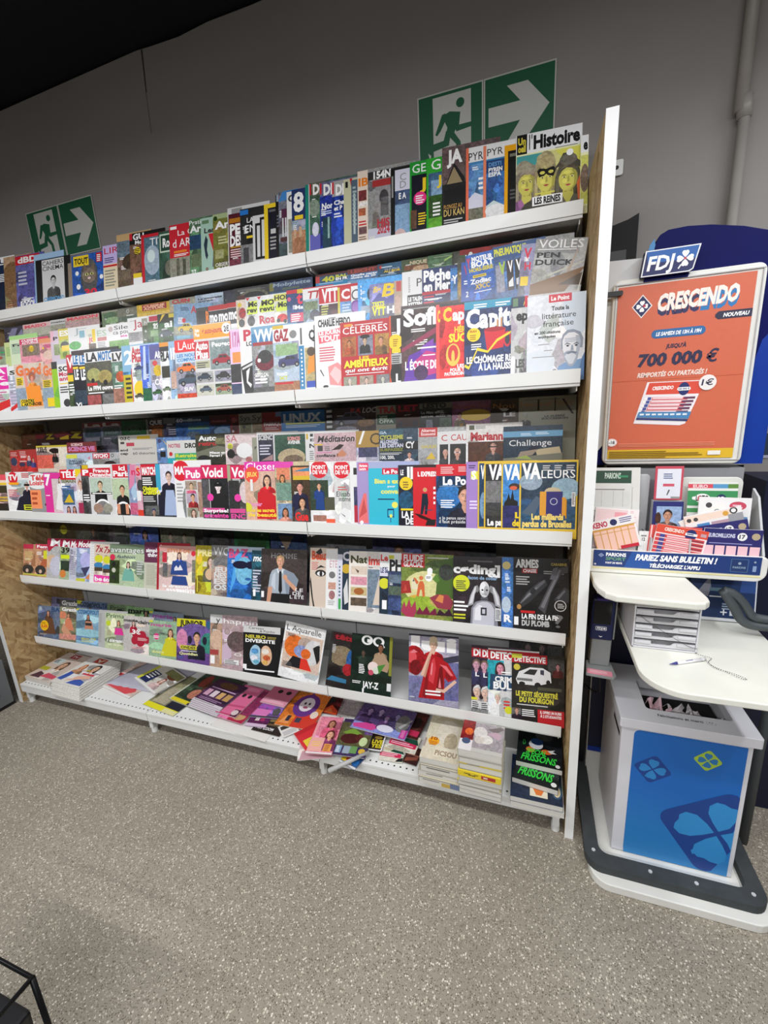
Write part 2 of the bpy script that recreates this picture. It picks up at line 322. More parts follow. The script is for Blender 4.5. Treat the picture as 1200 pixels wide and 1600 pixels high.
# ------------------------------------------------------------------ room shell
def floor_mat():
    m, nt, b = nodes('speckled_vinyl'); tc = N(nt, 'ShaderNodeTexCoord')
    base = N(nt, 'ShaderNodeTexNoise'); base.inputs['Scale'].default_value = 2.2; base.inputs['Detail'].default_value = 6
    nt.links.new(tc.outputs['Object'], base.inputs['Vector'])
    cr = N(nt, 'ShaderNodeValToRGB'); cr.color_ramp.elements[0].position = .3; cr.color_ramp.elements[1].position = .7
    cr.color_ramp.elements[0].color = colr('.918a7c')[:3]+(1,); cr.color_ramp.elements[1].color = colr('.9d9588')[:3]+(1,)
    nt.links.new(base.outputs['Fac'], cr.inputs['Fac']); prev = cr.outputs['Color']
    for scale, th, col, off in ((190, 0.24, '.beb6a6', 0), (220, 0.24, '.5e564b', 5), (140, 0.12, '.ccc4b4', 11), (260, 0.2, '.80776a', 17), (300, 0.2, '.746a5e', 3), (170, 0.045, '.e0d9cc', 7)):
        mp = N(nt, 'ShaderNodeMapping'); mp.inputs['Location'].default_value = (off, off*.7, 0)
        vo = N(nt, 'ShaderNodeTexVoronoi'); vo.inputs['Scale'].default_value = scale
        nt.links.new(tc.outputs['Object'], mp.inputs['Vector']); nt.links.new(mp.outputs['Vector'], vo.inputs['Vector'])
        sp = N(nt, 'ShaderNodeSeparateColor'); nt.links.new(vo.outputs['Color'], sp.inputs['Color'])
        lt = N(nt, 'ShaderNodeMath', operation='LESS_THAN'); lt.inputs[1].default_value = th; nt.links.new(sp.outputs[0], lt.inputs[0])
        d = N(nt, 'ShaderNodeMath', operation='LESS_THAN'); d.inputs[1].default_value = 0.42; nt.links.new(vo.outputs['Distance'], d.inputs[0])
        mu = N(nt, 'ShaderNodeMath', operation='MULTIPLY'); nt.links.new(lt.outputs[0], mu.inputs[0]); nt.links.new(d.outputs[0], mu.inputs[1])
        mx = N(nt, 'ShaderNodeMix', data_type='RGBA'); mx.inputs['B'].default_value = colr(col)[:3]+(1,)
        nt.links.new(mu.outputs[0], mx.inputs['Factor']); nt.links.new(prev, mx.inputs['A']); prev = mx.outputs['Result']
    nt.links.new(prev, b.inputs['Base Color']); b.inputs['Roughness'].default_value = 0.55; b.inputs['Specular IOR Level'].default_value = 0.3
    bu = N(nt, 'ShaderNodeBump'); bu.inputs['Strength'].default_value = .15; bu.inputs['Distance'].default_value = .002
    n2 = N(nt, 'ShaderNodeTexNoise'); n2.inputs['Scale'].default_value = 160; nt.links.new(tc.outputs['Object'], n2.inputs['Vector'])
    nt.links.new(n2.outputs['Fac'], bu.inputs['Height']); nt.links.new(bu.outputs['Normal'], b.inputs['Normal'])
    return m
def osb_mat():
    m, nt, b = nodes('osb_board'); tc = N(nt, 'ShaderNodeTexCoord'); prev = None
    base = N(nt, 'ShaderNodeRGB'); base.outputs[0].default_value = colr('.c4a272')[:3]+(1,); prev = base.outputs[0]
    for i, (rx, s1, s2) in enumerate(((0.35, .07, .014), (1.45, .06, .012), (2.4, .065, .016))):
        mp = N(nt, 'ShaderNodeMapping', vector_type='TEXTURE'); mp.inputs['Rotation'].default_value = (rx, 0, 0); mp.inputs['Scale'].default_value = (1, s1, s2); mp.inputs['Location'].default_value = (i*3.1, i*1.7, i)
        nz = N(nt, 'ShaderNodeTexNoise'); nz.inputs['Scale'].default_value = 9; nz.inputs['Detail'].default_value = 2
        va = N(nt, 'ShaderNodeMix', data_type='VECTOR'); va.inputs[0].default_value = 0.03
        nt.links.new(tc.outputs['Object'], nz.inputs['Vector']); nt.links.new(tc.outputs['Object'], va.inputs[4]); nt.links.new(nz.outputs['Color'], va.inputs[5])
        nt.links.new(va.outputs[1], mp.inputs['Vector'])
        vo = N(nt, 'ShaderNodeTexVoronoi'); vo.inputs['Scale'].default_value = 1.0; nt.links.new(mp.outputs['Vector'], vo.inputs['Vector'])
        sp = N(nt, 'ShaderNodeSeparateColor'); nt.links.new(vo.outputs['Color'], sp.inputs['Color'])
        cr = N(nt, 'ShaderNodeValToRGB'); e = cr.color_ramp.elements
        e[0].color = colr('.8a6436')[:3]+(1,); e[1].color = colr('.dcc08e')[:3]+(1,); nt.links.new(sp.outputs[1], cr.inputs['Fac'])
        gt = N(nt, 'ShaderNodeMath', operation='GREATER_THAN'); gt.inputs[1].default_value = 0.45; nt.links.new(sp.outputs[0], gt.inputs[0])
        mu = N(nt, 'ShaderNodeMath', operation='MULTIPLY'); mu.inputs[1].default_value = 0.7; nt.links.new(gt.outputs[0], mu.inputs[0])
        mx = N(nt, 'ShaderNodeMix', data_type='RGBA'); nt.links.new(mu.outputs[0], mx.inputs['Factor']); nt.links.new(prev, mx.inputs['A']); nt.links.new(cr.outputs['Color'], mx.inputs['B']); prev = mx.outputs['Result']
    nt.links.new(prev, b.inputs['Base Color']); b.inputs['Roughness'].default_value = 0.65; return m
OSB = osb_mat()
WALL = mat('grey_painted_wall', '.938f8c', 0.8, var=0.035, scale=3, bump=0.05)
struct(box('floor', -7, 3, -6, 0.06, -0.05, 0.0, floor_mat()))
# back wall, its upper edge slightly uneven where it meets the dark ceiling
pts = [(-7, 0), (3, 0), (3, 3.245), (-1.1, 3.25), (-1.28, 3.247), (-1.5, 3.252), (-1.66, 3.243), (-1.82, 3.25), (-1.9, 3.256), (-2.9, 3.243), (-7, 3.25)]
struct(MB().prism(pts, 0.05, 0.15, 'y').build('wall_back', WALL))
struct(box('ceiling', -7, 3, -6, 0.2, 3.262, 3.32, mat('dark_ceiling', '.0b0f18', 0.8, var=0.4, scale=0.6)))
# a short torn seam in the wall lining below the ceiling
DARKG = mat('seam_dark_grey', '.3a3734', 0.9)  # dark grey of the seam line and the plate screw
struct(MB().prism([(-1.905, 3.25), (-1.895, 3.06), (-1.885, 2.93), (-1.8815, 3.06), (-1.872, 3.25)], 0.046, 0.05, 'y').build('trim_1', WALL, bevel=0))
struct(MB().prism([(-1.869, 3.25), (-1.878, 3.09), (-1.8775, 3.09), (-1.866, 3.25)], 0.047, 0.05, 'y').build('trim_2', DARKG))
# wall pipe right of the rack
pp = empty('wall_pipe', (0.475, 0.022, 2.0)); tag(pp, 'grey vertical pipe clipped to the wall above the blue lottery board', 'pipe')
GP = mat('grey_pipe_paint', '.98948f', 0.45)
MB().tube([(0, 0, -1.9), (0, 0, 0.5)], 0.0155, 14).build('lower_pipe', GP, pp, smooth=True)
MB().tube([(-0.012, 0.0, 0.46), (-0.012, 0.0, 1.24)], 0.0185, 14).build('upper_pipe', GP, pp, smooth=True)
MB().tube([(0, 0, 0.44), (-0.004, 0, 0.50)], 0.0205, 14).build('pipe_joint', GP, pp, smooth=True)
# ------------------------------------------------------------------ exit signs
MAN = ('r 0 0 1 1 .c4c4be|r .02 .02 .98 .98 .0b5a38|r .21 .1 .82 .94 .c9c9c4')
def exit_sign(x, label):
    r = empty('exit_sign', (x, 0.046, 2.508)); tag(r, label, 'exit sign', None)
    G_ = '.0b5a38'
    man = MAN + ('|o .66 .8 .062 %s|p %s .38 .68 .5 .72 .66 .68 .6 .5 .56 .42 .44 .44 .46 .52|p %s .38 .7 .43 .71 .46 .66 .36 .5 .3 .44 .27 .46'
        '|p %s .58 .68 .66 .68 .64 .52 .82 .52 .82 .46 .6 .44 .57 .5|p %s .44 .48 .56 .44 .66 .3 .68 .02 .6 .02 .59 .28 .5 .38 .48 .28 .2 .24 .17 .3 .2 .34 .4 .36'
        '|r .24 .05 .21 .94 %s|p .c9c9c4 .15 .24 .2 .2 .21 .1 .16 .04 .21 .04') % ((G_,)*6)
    arr = 'r 0 0 1 1 .c4c4be|r .02 .02 .98 .98 .0b5a38|p .c9c9c4 .07 .38 .52 .38 .34 .14 .62 .14 .92 .5 .62 .84 .33 .84 .52 .62 .07 .62'
    panel('running_man_panel', 0.25, 0.25, '.c4c4be', man, r, 0.003)
    panel('arrow_panel', 0.25, 0.25, '.c4c4be', arr, r, 0.003, loc=(0.252, 0, 0))
exit_sign(-0.592, 'green running man exit sign on the wall, the right one near the side panel')
exit_sign(-2.83, 'green running man exit sign on the wall, the left one by the cat magazine')
# ------------------------------------------------------------------ magazine rack
rack = empty('magazine_rack', (-1.5, -0.25, 0))
tag(rack, 'long white wall rack of magazine shelves between raw wood board side panels', 'magazine rack')
def rel(o): o.location = o.location - rack.location; return o
FR = {1: (-0.2055, 2.217), 2: (-0.398, 1.690), 3: (-0.404, 1.169), 4: (-0.356, 0.766), 5: (-0.366, 0.374)}
UNDER = mat('white_shelf_steel', '.d9dad9', 0.4, var=0.04, scale=5)
for r_, (yf, zt) in FR.items():
    for b in range(3):
        x1 = -b*1.0-0.002; x0 = -(b+1)*1.0+0.002
        if b == 0: x1 = -0.003
        if b == 2: x0 = -2.972
        sh = rel(box('shelf', x0, x1, yf+0.004, -0.028, zt-0.052 if r_ < 4 else zt-0.05, zt-0.034, UNDER, rack))
        lip = MB().box(x0, x1, yf-0.0, yf+0.004, zt-0.042, zt); lip.box(x0, x1, yf+0.004, yf+0.03, zt-0.0345, zt-0.034)
        lo = lip.build('front_lip', LIP, sh, bevel=0.001)
        for bx in (x0+0.004, x1-0.009):
            pts = [(yf+0.012, zt-0.05), (yf+0.016, zt-0.066), (yf+0.05, zt-0.069), (-0.028, zt-0.069), (-0.028, zt-0.05)]
            MB().prism(pts, bx, bx+0.003, 'x').build('bracket', WHITE, sh)
# stepped risers carrying the rear rows of the two deepest shelves
for (nm, y0, y1, z0, z1) in (('middle_step', -0.308, -0.03, 1.656, 1.787), ('rear_step', -0.208, -0.03, 1.787, 1.882), ('middle_step', -0.313, -0.03, 1.135, 1.232), ('rear_step', -0.213, -0.03, 1.232, 1.352)):
    for b in range(3):
        rel(box(nm, -(b+1)+0.006 if b < 2 else -2.965, -b-0.006, y0, y1, z0+0.0015, z1-0.001, GREYP, rack))
# perforated base shelf
DOT = mat('perforation_dark', '.2a2a2a', 0.9)
for b in range(3):
    x1 = -b-0.002 if b else -0.003; x0 = -(b+1)+0.002 if b < 2 else -2.975
    d = MB().box(x0, x1, -0.5, -0.03, 0.118, 0.133); o = rel(d.build('base_shelf', WHITE, rack, bevel=0.0015))
    rel(box('base_front_rail', x0, x1, -0.498, -0.494, 0.083, 0.1185, LIP, rack))
    pf = MB(); n = int((x1-x0)/0.027)
    for i in range(n):
        cx = x0+0.02+i*0.027
        for cy in (-0.478,):
            k = len(pf.v); pf.v += [(cx+0.0042*math.cos(2*PI*j/10), cy+0.0042*math.sin(2*PI*j/10), 0.13315) for j in range(10)]; pf.f.append(tuple(range(k, k+10))); pf.mi.append(0)
    hp = pf.build('perforations', DOT, o); hp['kind'] = 'stuff'
    rel(box('plinth', x0, x1, -0.40, -0.38, 0.0, 0.083, mat('dark_plinth', '.3d3c3a', 0.8), rack))
for x in (-0.016, -1.0, -2.0, -2.955):
    rel(box('upright', x-0.014, x+0.014, -0.03, -0.004, 0.0, 2.25, GREYP, rack))
    f = rel(box('base_foot', x-0.012, x+0.012, -0.485, -0.03, 0.03, 0.082, WHITE, rack))
    MB().tube([(x, -0.468, 0.001), (x, -0.468, 0.03)], 0.016, 14).build('levelling_foot', WHITE, f)
for b in range(3):
    for z0, z1 in ((0.13, 0.43), (0.432, 0.80), (0.802, 1.22), (1.222, 1.75), (1.752, 2.2)):
        rel(box('back_panel', -(b+1)+0.015 if b < 2 else -2.94, -b-0.015 if b else -0.03, -0.022, -0.012, z0, z1, GREYP, rack))
for nm, x0, x1 in (('side_panel', 0.0155, 0.0445), ('side_panel', -3.03, -3.0)):
    sp_ = rel(box(nm, x0, x1, -0.494, 0.03, 0.0, 2.30, OSB, rack))
    e_ = box('front_edge_strip', x0-0.0005, x1+0.0005, -0.4965, -0.494, 0.0, 2.3005, mat('white_edge_band', '.f2f3f2', 0.35, var=0.02), sp_)
wb = empty('wall_socket_plate', (0.112, 0.047, 2.382)); tag(wb, 'small pale plate on the wall behind the tall white panel edge', 'wall plate')
MB().prism(rrect(-0.028, -0.024, 0.028, 0.024, 0.006), -0.008, 0.001, 'y').build('plate', WHITE, wb)
MB().tube([(0.008, -0.008, 0), (0.008, -0.0105, 0)], 0.006, 12).build('screw', DARKG, wb)
# ------------------------------------------------------------------ lottery stand right of the rack
NAVY = mat('navy_panel', '.0a1054', 0.55, var=0.05, spec=0.12); ROYAL = mat('royal_blue_panel', '.173a98', 0.4, var=0.04, spec=0.25)
KWHITE = mat('kiosk_white', '.e6e6e0', 0.4, var=0.03); KDESK = mat('worn_white_laminate', '.e4e4da', 0.4, var=0.05, scale=9)
KGREY = mat('pale_grey_plastic', '.c9cacb', 0.45, var=0.04); RUB = mat('dark_rubber', '.3c4042', 0.8, var=0.15, scale=30, bump=0.2)
BLK = mat('black_plastic', '.121214', 0.45, var=0.1); DNAVY = mat('very_dark_navy', '.0c1230', 0.5, var=0.08)
st = empty('lottery_stand', (0.33, -0.3, 0)); tag(st, 'white and blue lottery counter stand standing right of the magazine rack', 'lottery stand')
def kr(o): o.location = o.location-st.location; return o
# base plate with dark bumper
bp_ = kr(MB().prism(rrect(0.086, -0.655, 0.60, 0.02, (0.06, 0.06, 0.02, 0.02)), 0.001, 0.032, 'z').build('base_plate', KWHITE, st, bevel=0.003))
o_ = rrect(0.074, -0.622, 0.592, 0.0, (0.05, 0.05, 0.01, 0.01)); i_ = rrect(0.120, -0.572, 0.546, 0.0, (0.03, 0.03, 0.005, 0.005))
bm_ = MB(); n_ = len(o_)
bm_.v = [(p[0], p[1], 0.0325) for p in o_]+[(p[0], p[1], 0.0325) for p in i_]+[(p[0], p[1], 0.062) for p in o_]+[(p[0], p[1], 0.062) for p in i_]
for i in range(n_):
    j = (i+1) % n_
    bm_.f += [(2*n_+i, 2*n_+j, 3*n_+j, 3*n_+i), (i, n_+i, n_+j, j), (i, j, 2*n_+j, 2*n_+i), (n_+j, n_+i, 3*n_+i, 3*n_+j)]
bm_.mi = [0]*len(bm_.f)
bum = bm_.build('rubber_bumper', RUB, bp_, bevel=0.006)
for sx, sy in ((0.102, -0.57), (0.27, -0.597), (0.40, -0.597), (0.555, -0.585)):
    MB().tube([(sx, sy, 0.062), (sx, sy, 0.0645)], 0.006, 10).build('screw', KGREY, bum)
# column behind the bin
col_ = kr(box('column', 0.115, 0.525, -0.19, -0.02, 0.032, 1.36, KWHITE, st, bevel=0.004))
box('column_front_panel', 0.118, 0.522, -0.195, -0.19, 0.17, 1.36, DNAVY, col_); box('column_blue_strip', 0.118, 0.522, -0.1965, -0.195, 0.15, 0.172, ROYAL, col_)
kr(box('column_side_board', 0.046, 0.11, -0.17, -0.02, 0.0, 1.36, BLK, st))
# navy backboard with a raised rounded header
hd = [(0.072, 1.372), (0.546, 1.372), (0.546, 2.01), (0.48, 2.035), (0.42, 2.055), (0.34, 2.072), (0.28, 2.078), (0.232, 2.076), (0.212, 2.066), (0.202, 2.05), (0.19, 2.0), (0.158, 1.93), (0.10, 1.72)]
bb = kr(MB().prism(hd, -0.25, -0.225, 'y').build('backboard', NAVY, st, bevel=0.002))
MB().prism([(0.47, 1.372), (0.5462, 1.372), (0.5462, 1.80), (0.50, 1.74), (0.47, 1.6)], -0.2515, -0.25, 'y').build('backboard_side_flash', ROYAL, bb)
MB().prism([(0.168, 1.95), (0.185, 2.04), (0.196, 2.056), (0.20, 2.04), (0.19, 1.98)], -0.252, -0.25, 'y').build('header_edge', mat('sky_blue_edge', '.2f86c4', 0.4), bb)
wb_ = kr(MB().prism([(0.052, 1.42), (0.062, 1.40), (0.105, 1.46), (0.105, 1.72), (0.16, 1.92), (0.19, 1.985), (0.2, 2.006), (0.052, 2.012)], -0.256, -0.25, 'y').build('outer_board', KGREY, st))
MB().prism(rrect(0.05, 1.902, 0.115, 1.916, 0.004), -0.292, -0.2795, 'y').build('clip_bar', BLK, wb_)
# poster frame with rounded corners
fr_o = rrect(0.0905, 1.376, 0.4815, 1.949, 0.022); fm = MB()
fm.prism(fr_o, -0.274, -0.252, 'y'); pf_ = kr(fm.build('poster_frame', KWHITE, st, bevel=0.004))
lip_ = MB()
for (x0, x1, z0, z1) in ((0.096, 0.476, 1.932, 1.936), (0.096, 0.476, 1.388, 1.391), (0.0975, 0.1005, 1.391, 1.932), (0.4705, 0.4735, 1.391, 1.932)): lip_.box(x0, x1, -0.279, -0.274, z0, z1)
lip_.build('frame_snap_edge', KGREY, pf_, bevel=0.001)
# FDJ badge
def clover(cx, cz, r, c, c2=None):
    s = ''
    for k in range(4):
        a = PI/4+k*PI/2+0.0; dx, dz = math.cos(a+PI/4), math.sin(a+PI/4)
        P = []
        for (u, v) in ((0.1, 0), (0.45, .32), (.75, .46), (1.0, .36), (1.06, .14), (.98, 0), (1.06, -.14), (1.0, -.36), (.75, -.46), (.45, -.32)):
            P.append((cx+r*(u*dx-v*dz), cz+r*(u*dz+v*dx)))
        s += '|P '+c+' '+' '.join('%.4f %.4f' % p for p in P)
    return s
def abs_ops(art, s):
    for op in s.split('|'):
        if not op: continue
        a = op.split(' ')
        if a[0] == 'P': art.poly([(float(a[i]), float(a[i+1])) for i in range(2, len(a), 2)], a[1], clip=False)
def art_board(name, W_, H_, bg, fn, parent, loc, rot=(0, 0, 0), t=0.002, outline=None, m=None):
    a = Art(W_, H_, None, 0.00005); P = outline or [(0, 0), (W_, 0), (W_, H_), (0, H_)]; n = len(P); c = colr(bg)
    a.v += [(p[0], 0, p[1]) for p in P]+[(p[0], t, p[1]) for p in P]
    a.f += [tuple(range(n)), tuple(range(2*n-1, n-1, -1))]+[(i, n+i, n+(i+1) % n, (i+1) % n) for i in range(n)]; a.c += [c]*(n+2)
    fn(a); me = a.emit(name); me.materials.clear(); me.materials.append(m or INKM)
    o = bpy.data.objects.new(name, me); COL.objects.link(o); o.location = loc; o.rotation_euler = rot
    if parent: o.parent = parent
    return o
def badge(a):
    a.poly([(0.004, 0.0), (0.128, 0.0), (0.138, 0.006), (0.152, 0.070), (0.012, 0.070)], '.f2f4f6', clip=False)
    a.poly([(0.0075, 0.003), (0.126, 0.003), (0.1355, 0.008), (0.148, 0.067), (0.0155, 0.067)], '.16205c', clip=False)
    a.poly([(0.02, 0.035), (0.141, 0.035), (0.148, 0.067), (0.0155, 0.067)], '.1d5fae', clip=False)
    a.text(0.018, 0.016, 0.036, 0.066, 'W', 'FDJ', 0.03, 0.15)
    abs_ops(a, clover(0.115, 0.037, 0.020, 'W'))
    a.poly([(0.112, 0.034), (0.118, 0.034), (0.118, 0.040), (0.112, 0.040)], '.c0304a', clip=False)
    a.poly([(0.098, 0.012), (0.101, 0.010), (0.107, 0.020), (0.104, 0.022)], 'W', clip=False)
bd = art_board('lottery_logo_badge', 0.152, 0.07, '.16205c', badge, st, Vector((0.155, -0.296, 1.944))-st.location, t=0.03, outline=[(0.004, 0.0), (0.128, 0.0), (0.138, 0.006), (0.152, 0.070), (0.012, 0.070)])
kr(MB().prism([(0.17, 1.933), (0.285, 1.933), (0.29, 1.944), (0.172, 1.944)], -0.28, -0.255, 'y').build('badge_foot', NAVY, st))
# desk, upper shelf
desk = kr(MB().prism(rrect(0.162, -0.752, 0.562, -0.02, (0.10, 0.03, 0.005, 0.005), 10), 0.831, 0.85, 'z').build('writing_desk', KDESK, st, bevel=0.003))
ush = kr(MB().prism([(0.056, -0.30), (0.056, -0.50), (0.062, -0.545), (0.078, -0.582), (0.105, -0.60), (0.30, -0.611), (0.322, -0.605), (0.337, -0.586), (0.340, -0.565), (0.318, -0.30)], 1.018, 1.04, 'z').build('upper_shelf', KDESK, st, bevel=0.005))
kr(box('shelf_support', 0.12, 0.30, -0.325, -0.19, 0.98, 1.018, KWHITE, st)); kr(box('desk_support', 0.24, 0.48, -0.62, -0.19, 0.79, 0.831, KWHITE, st))
kr(box('desk_back_plate', 0.17, 0.50, -0.26, -0.195, 0.85, 1.36, mat('grey_back_plate', '.8f9094', 0.5), st))
# poster
def poster(a):
    W_, H_ = a.W, a.H
    a.poly([(0, 0.028), (W_, 0.028), (W_, H_), (0, H_)], '.d46a4c')
    a.poly([(0, 0), (W_, 0), (W_, 0.030), (0, 0.030)], '.e4b92e')
    a.text(0.108, 0.440, 0.043, 0.11, '.2c2c5a', 'CRESC', 0.05, 0.12, 0.03); a.text(0.222, 0.4435, 0.043, 0.092, '.2a7ab8', 'ENDO', 0.05, 0.12, 0.03)
    a.text(0.108, 0.453, 0.043, 0.206, '.f8efe6', 'CRESCENDO', 0.05, 0.12, 0.03)
    a.poly([(0.068, 0.436), (0.096, 0.470), (0.068, 0.504), (0.040, 0.470)], '.f4f0ee'); a.poly([(0.068, 0.440), (0.0925, 0.470), (0.068, 0.500), (0.0435, 0.470)], '.22245c')
    abs_ops(a, clover(0.068, 0.470, 0.015, 'W')); a.ell(0.074, 0.471, 0.004, 0.004, '.c0304a')
    a.poly([(0.262, 0.418), (0.27, 0.411), (W_, 0.411), (W_, 0.433), (0.27, 0.433), (0.262, 0.426)], '.2c2c48'); a.text(0.282, 0.4165, 0.010, 0.062, 'W', 'NOUVEAU', 0.04, 0.15)
    a.poly(rrect(0.10, 0.373, 0.242, 0.398, 0.012), '.2a6aa4'); a.text(0.112, 0.380, 0.010, 0.118, 'W', 'LE SAMEDI DE 13H À 19H', 0.04, 0.15)
    a.text(0.142, 0.342, 0.011, 0.054, '.2c2a4c', 'JUSQU\'À', 0.04, 0.15)
    a.text(0.250, 0.293, 0.034, 0.029, '.2c2a4c', '€', 0.022, 0.12); a.text(0.067, 0.293, 0.034, 0.172, '.2c2a4c', '700 000', 0.045, 0.12)
    a.text(0.070, 0.259, 0.013, 0.186, '.f8e4da', 'REMPORTÉS OU PARTAGÉS !', 0.04, 0.18)
    a.poly([(0, 0.2495), (W_, 0.2495), (W_, 0.2503), (0, 0.2503)], '.c85a34')
    # picture of the play slip
    a.poly([(0.07, 0.115), (0.20, 0.105), (0.215, 0.11), (0.235, 0.17), (0.255, 0.24), (0.10, 0.243)], '.f4eef2')
    a.poly([(0.098, 0.205), (0.246, 0.20), (0.2535, 0.2375), (0.106, 0.2405)], '.e0503c')
    a.text(0.115, 0.218, 0.010, 0.058, 'W', 'CRESCENDO', 0.04, 0.15); a.ell(0.202, 0.217, 0.015, 0.020, '.24306c'); a.poly(rrect(0.184, 0.212, 0.22, 0.222, 0.005), 'W'); a.text(0.187, 0.2145, 0.005, 0.03, '.24306c', '100 000 €', 0.03)
    for k in range(5):
        z = 0.196-k*0.0105; x = 0.096-k*0.004
        a.poly([(x, z-0.007), (x+0.006, z-0.007), (x+0.007, z), (x+0.001, z)], 'W'); a.poly([(x+0.008, z-0.0085), (x+0.018, z-0.0085), (x+0.0195, z+.0005), (x+0.0095, z+.0005)], '.4a58a0')
        a.poly([(x+0.02, z-0.0085), (x+0.118, z-0.0125), (x+0.12, z-0.004), (x+0.0215, z)], '.d8505a'); a.poly([(x+0.022, z-0.006), (x+0.105, z-0.0095), (x+0.1065, z-0.0035), (x+0.0235, z-.0008)], '.f8d8dc'); a.poly([(x+0.108, z-0.0095), (x+0.138, z-0.0105), (x+0.139, z-0.004), (x+0.109, z-0.0035)], '.6a3a5a')
    a.poly([(0.078, 0.135), (0.222, 0.125), (0.228, 0.146), (0.083, 0.152)], '.4a88bc')
    for k in range(8): a.poly(rrect(0.086+k*0.017, 0.1405-k*0.0006, 0.098+k*0.017, 0.146-k*0.0006, 0.001), '.e8f0f6')
    a.poly([(0.076, 0.1275), (0.219, 0.1175), (0.2205, 0.1235), (0.0775, 0.1335)], '.2c3a74')
    a.ell(0.262, 0.232, 0.023, 0.023, '.f2ecea'); a.text(0.246, 0.224, 0.017, 0.03, '.2c2a4c', '1€', 0.022, 0.12)
    for k in range(3): a.poly([(0.03, 0.049-k*0.0045), (0.30, 0.049-k*0.0045), (0.30, 0.0505-k*0.0045), (0.03, 0.0505-k*0.0045)], '.f0a080')
    a.ell(0.010, 0.055, 0.016, 0.013, 'W'); a.ell(0.010, 0.055, 0.0145, 0.0115, '.d46a4c'); a.ell(0.010, 0.055, 0.0135, 0.0105, 'W'); a.text(0.001, 0.050, 0.010, 0.018, '.333', '-18', 0.03)
    for k in range(4): a.poly([(0.004, 0.022-k*0.006), (0.17+0.09*(k == 1)+.1*(k == 2), 0.022-k*0.006), (0.17+0.09*(k == 1)+.1*(k == 2), 0.0245-k*0.006), (0.004, 0.0245-k*0.006)], '.7a6018')
    a.poly(rrect(0.284, 0.010, 0.318, 0.023, 0.001), '.f2f0e8')
po = art_board('lottery_poster', 0.352, 0.531, '.d46a4c', poster, None, (0.1045, -0.2775, 1.3955), t=0.0015)
tag(po, 'orange poster with 700 000 € in dark figures, held in the white rounded frame', 'poster')
# ------------------------------------------------------------------ betting slip tray on the upper shelf
TR = mat('clear_grey_acrylic', '.c4c6c8', 0.25, var=0.03)
tr = empty('slip_tray', (0.29, -0.36, 1.041)); tag(tr, 'pale plastic betting slip tray on the upper shelf with a blue banner', 'slip tray')
def tl(o): o.location = o.location-tr.location; return o
tl(MB().prism(rrect(0.052, 1.0415, 0.527, 1.118, (0.006, 0.03, 0.012, 0.006)), -0.424, -0.408, 'y').build('tray_front', KWHITE, tr, bevel=0.003))
tl(MB().prism([(-0.408, 1.042), (-0.29, 1.042), (-0.29, 1.30), (-0.33, 1.28), (-0.408, 1.12)], 0.516, 0.522, 'x').build('tray_side', TR, tr))
tl(MB().prism([(-0.408, 1.042), (-0.29, 1.042), (-0.29, 1.30), (-0.33, 1.28), (-0.408, 1.12)], 0.052, 0.057, 'x').build('tray_side', TR, tr))
tl(box('tray_floor', 0.057, 0.516, -0.408, -0.285, 1.042, 1.047, KWHITE, tr))
tl(MB().prism(rrect(0.318, 1.047, 0.49, 1.335, (0.004, 0.004, 0.02, 0.02)), -0.292, -0.285, 'y').build('back_plate', KWHITE, tr, bevel=0.002))
tl(MB().prism(rrect(0.058, 1.047, 0.235, 1.345, (0.004, 0.004, 0.012, 0.004)), -0.292, -0.285, 'y').build('back_plate', TR, tr, bevel=0.002))
for i, (x0, x1) in enumerate(((0.225, 0.229), (0.33, 0.334))): tl(box('divider', x0, x1, -0.408, -0.292, 1.047, 1.16, TR, tr))
def banner(a):
    a.poly([(0, 0), (0.447, 0), (0.447, 0.055), (0, 0.055)], '.1e3a78'); a.poly([(0.09, 0), (0.16, 0), (0.18, 0.055), (0.11, 0.055)], '.24529c')
    a.text(0.036, 0.036, 0.011, 0.058, 'W', 'PARIONS', 0.04); a.text(0.036, 0.022, 0.010, 0.058, '.6a9a7a', 'SPORT', 0.04); a.text(0.036, 0.010, 0.006, 0.048, 'W', 'POINT DE VENTE', 0.03)
    a.poly([(0.014, 0.038), (0.022, 0.045), (0.03, 0.038), (0.022, 0.031)], '.d8e0f0'); abs_ops(a, clover(0.022, 0.038, 0.005, '.24529c'))
    a.text(0.120, 0.028, 0.018, 0.215, 'W', 'PARIEZ SANS BULLETIN !', 0.05, 0.2); a.text(0.160, 0.006, 0.011, 0.135, 'W', 'TÉLÉCHARGEZ L\'APPLI', 0.045, 0.2)
    a.poly(rrect(0.372, 0.006, 0.416, 0.048, 0.003), '.4a6a94'); a.poly(rrect(0.374, 0.008, 0.414, 0.046, 0.002), '.20386a'); a.text(0.378, 0.018, 0.006, 0.032, '.8aa4b8', 'PARIONS', 0.03); a.ell(0.394, 0.034, 0.004, 0.004, '.9ab')
    a.ell(0.431, 0.040, 0.003, 0.003, '.9ab'); a.poly(rrect(0.427, 0.01, 0.436, 0.028, 0.001), '.8aa0c8'); a.ell(0.006, 0.007, 0.003, 0.003, '.ddd')
tl(art_board('blue_banner', 0.447, 0.055, '.1e3a78', banner, tr, (0.062, -0.4262, 1.064), t=0.0015))
tl(box('yellow_price_rail', 0.06, 0.512, -0.4255, -0.424, 1.056, 1.0595, mat('pale_yellow_strip', '.e8dfa0', 0.5), tr))
def slip(x, y, z, W_, H_, rz, tilt, bg, ops, label, name='betting_slip', grp='betting slips in the tray', t=0.004, yaw=0.0, cat='betting slip'):
    o = panel(name, W_, H_, bg, ops, None, t, INKM)
    o.matrix_world = Matrix.Translation((x, y, z)) @ Matrix.Rotation(yaw, 4, 'Z') @ Matrix.Rotation(-tilt, 4, 'X') @ Matrix.Rotation(-rz, 4, 'Y')
    tag(o, label, cat, grp); return o
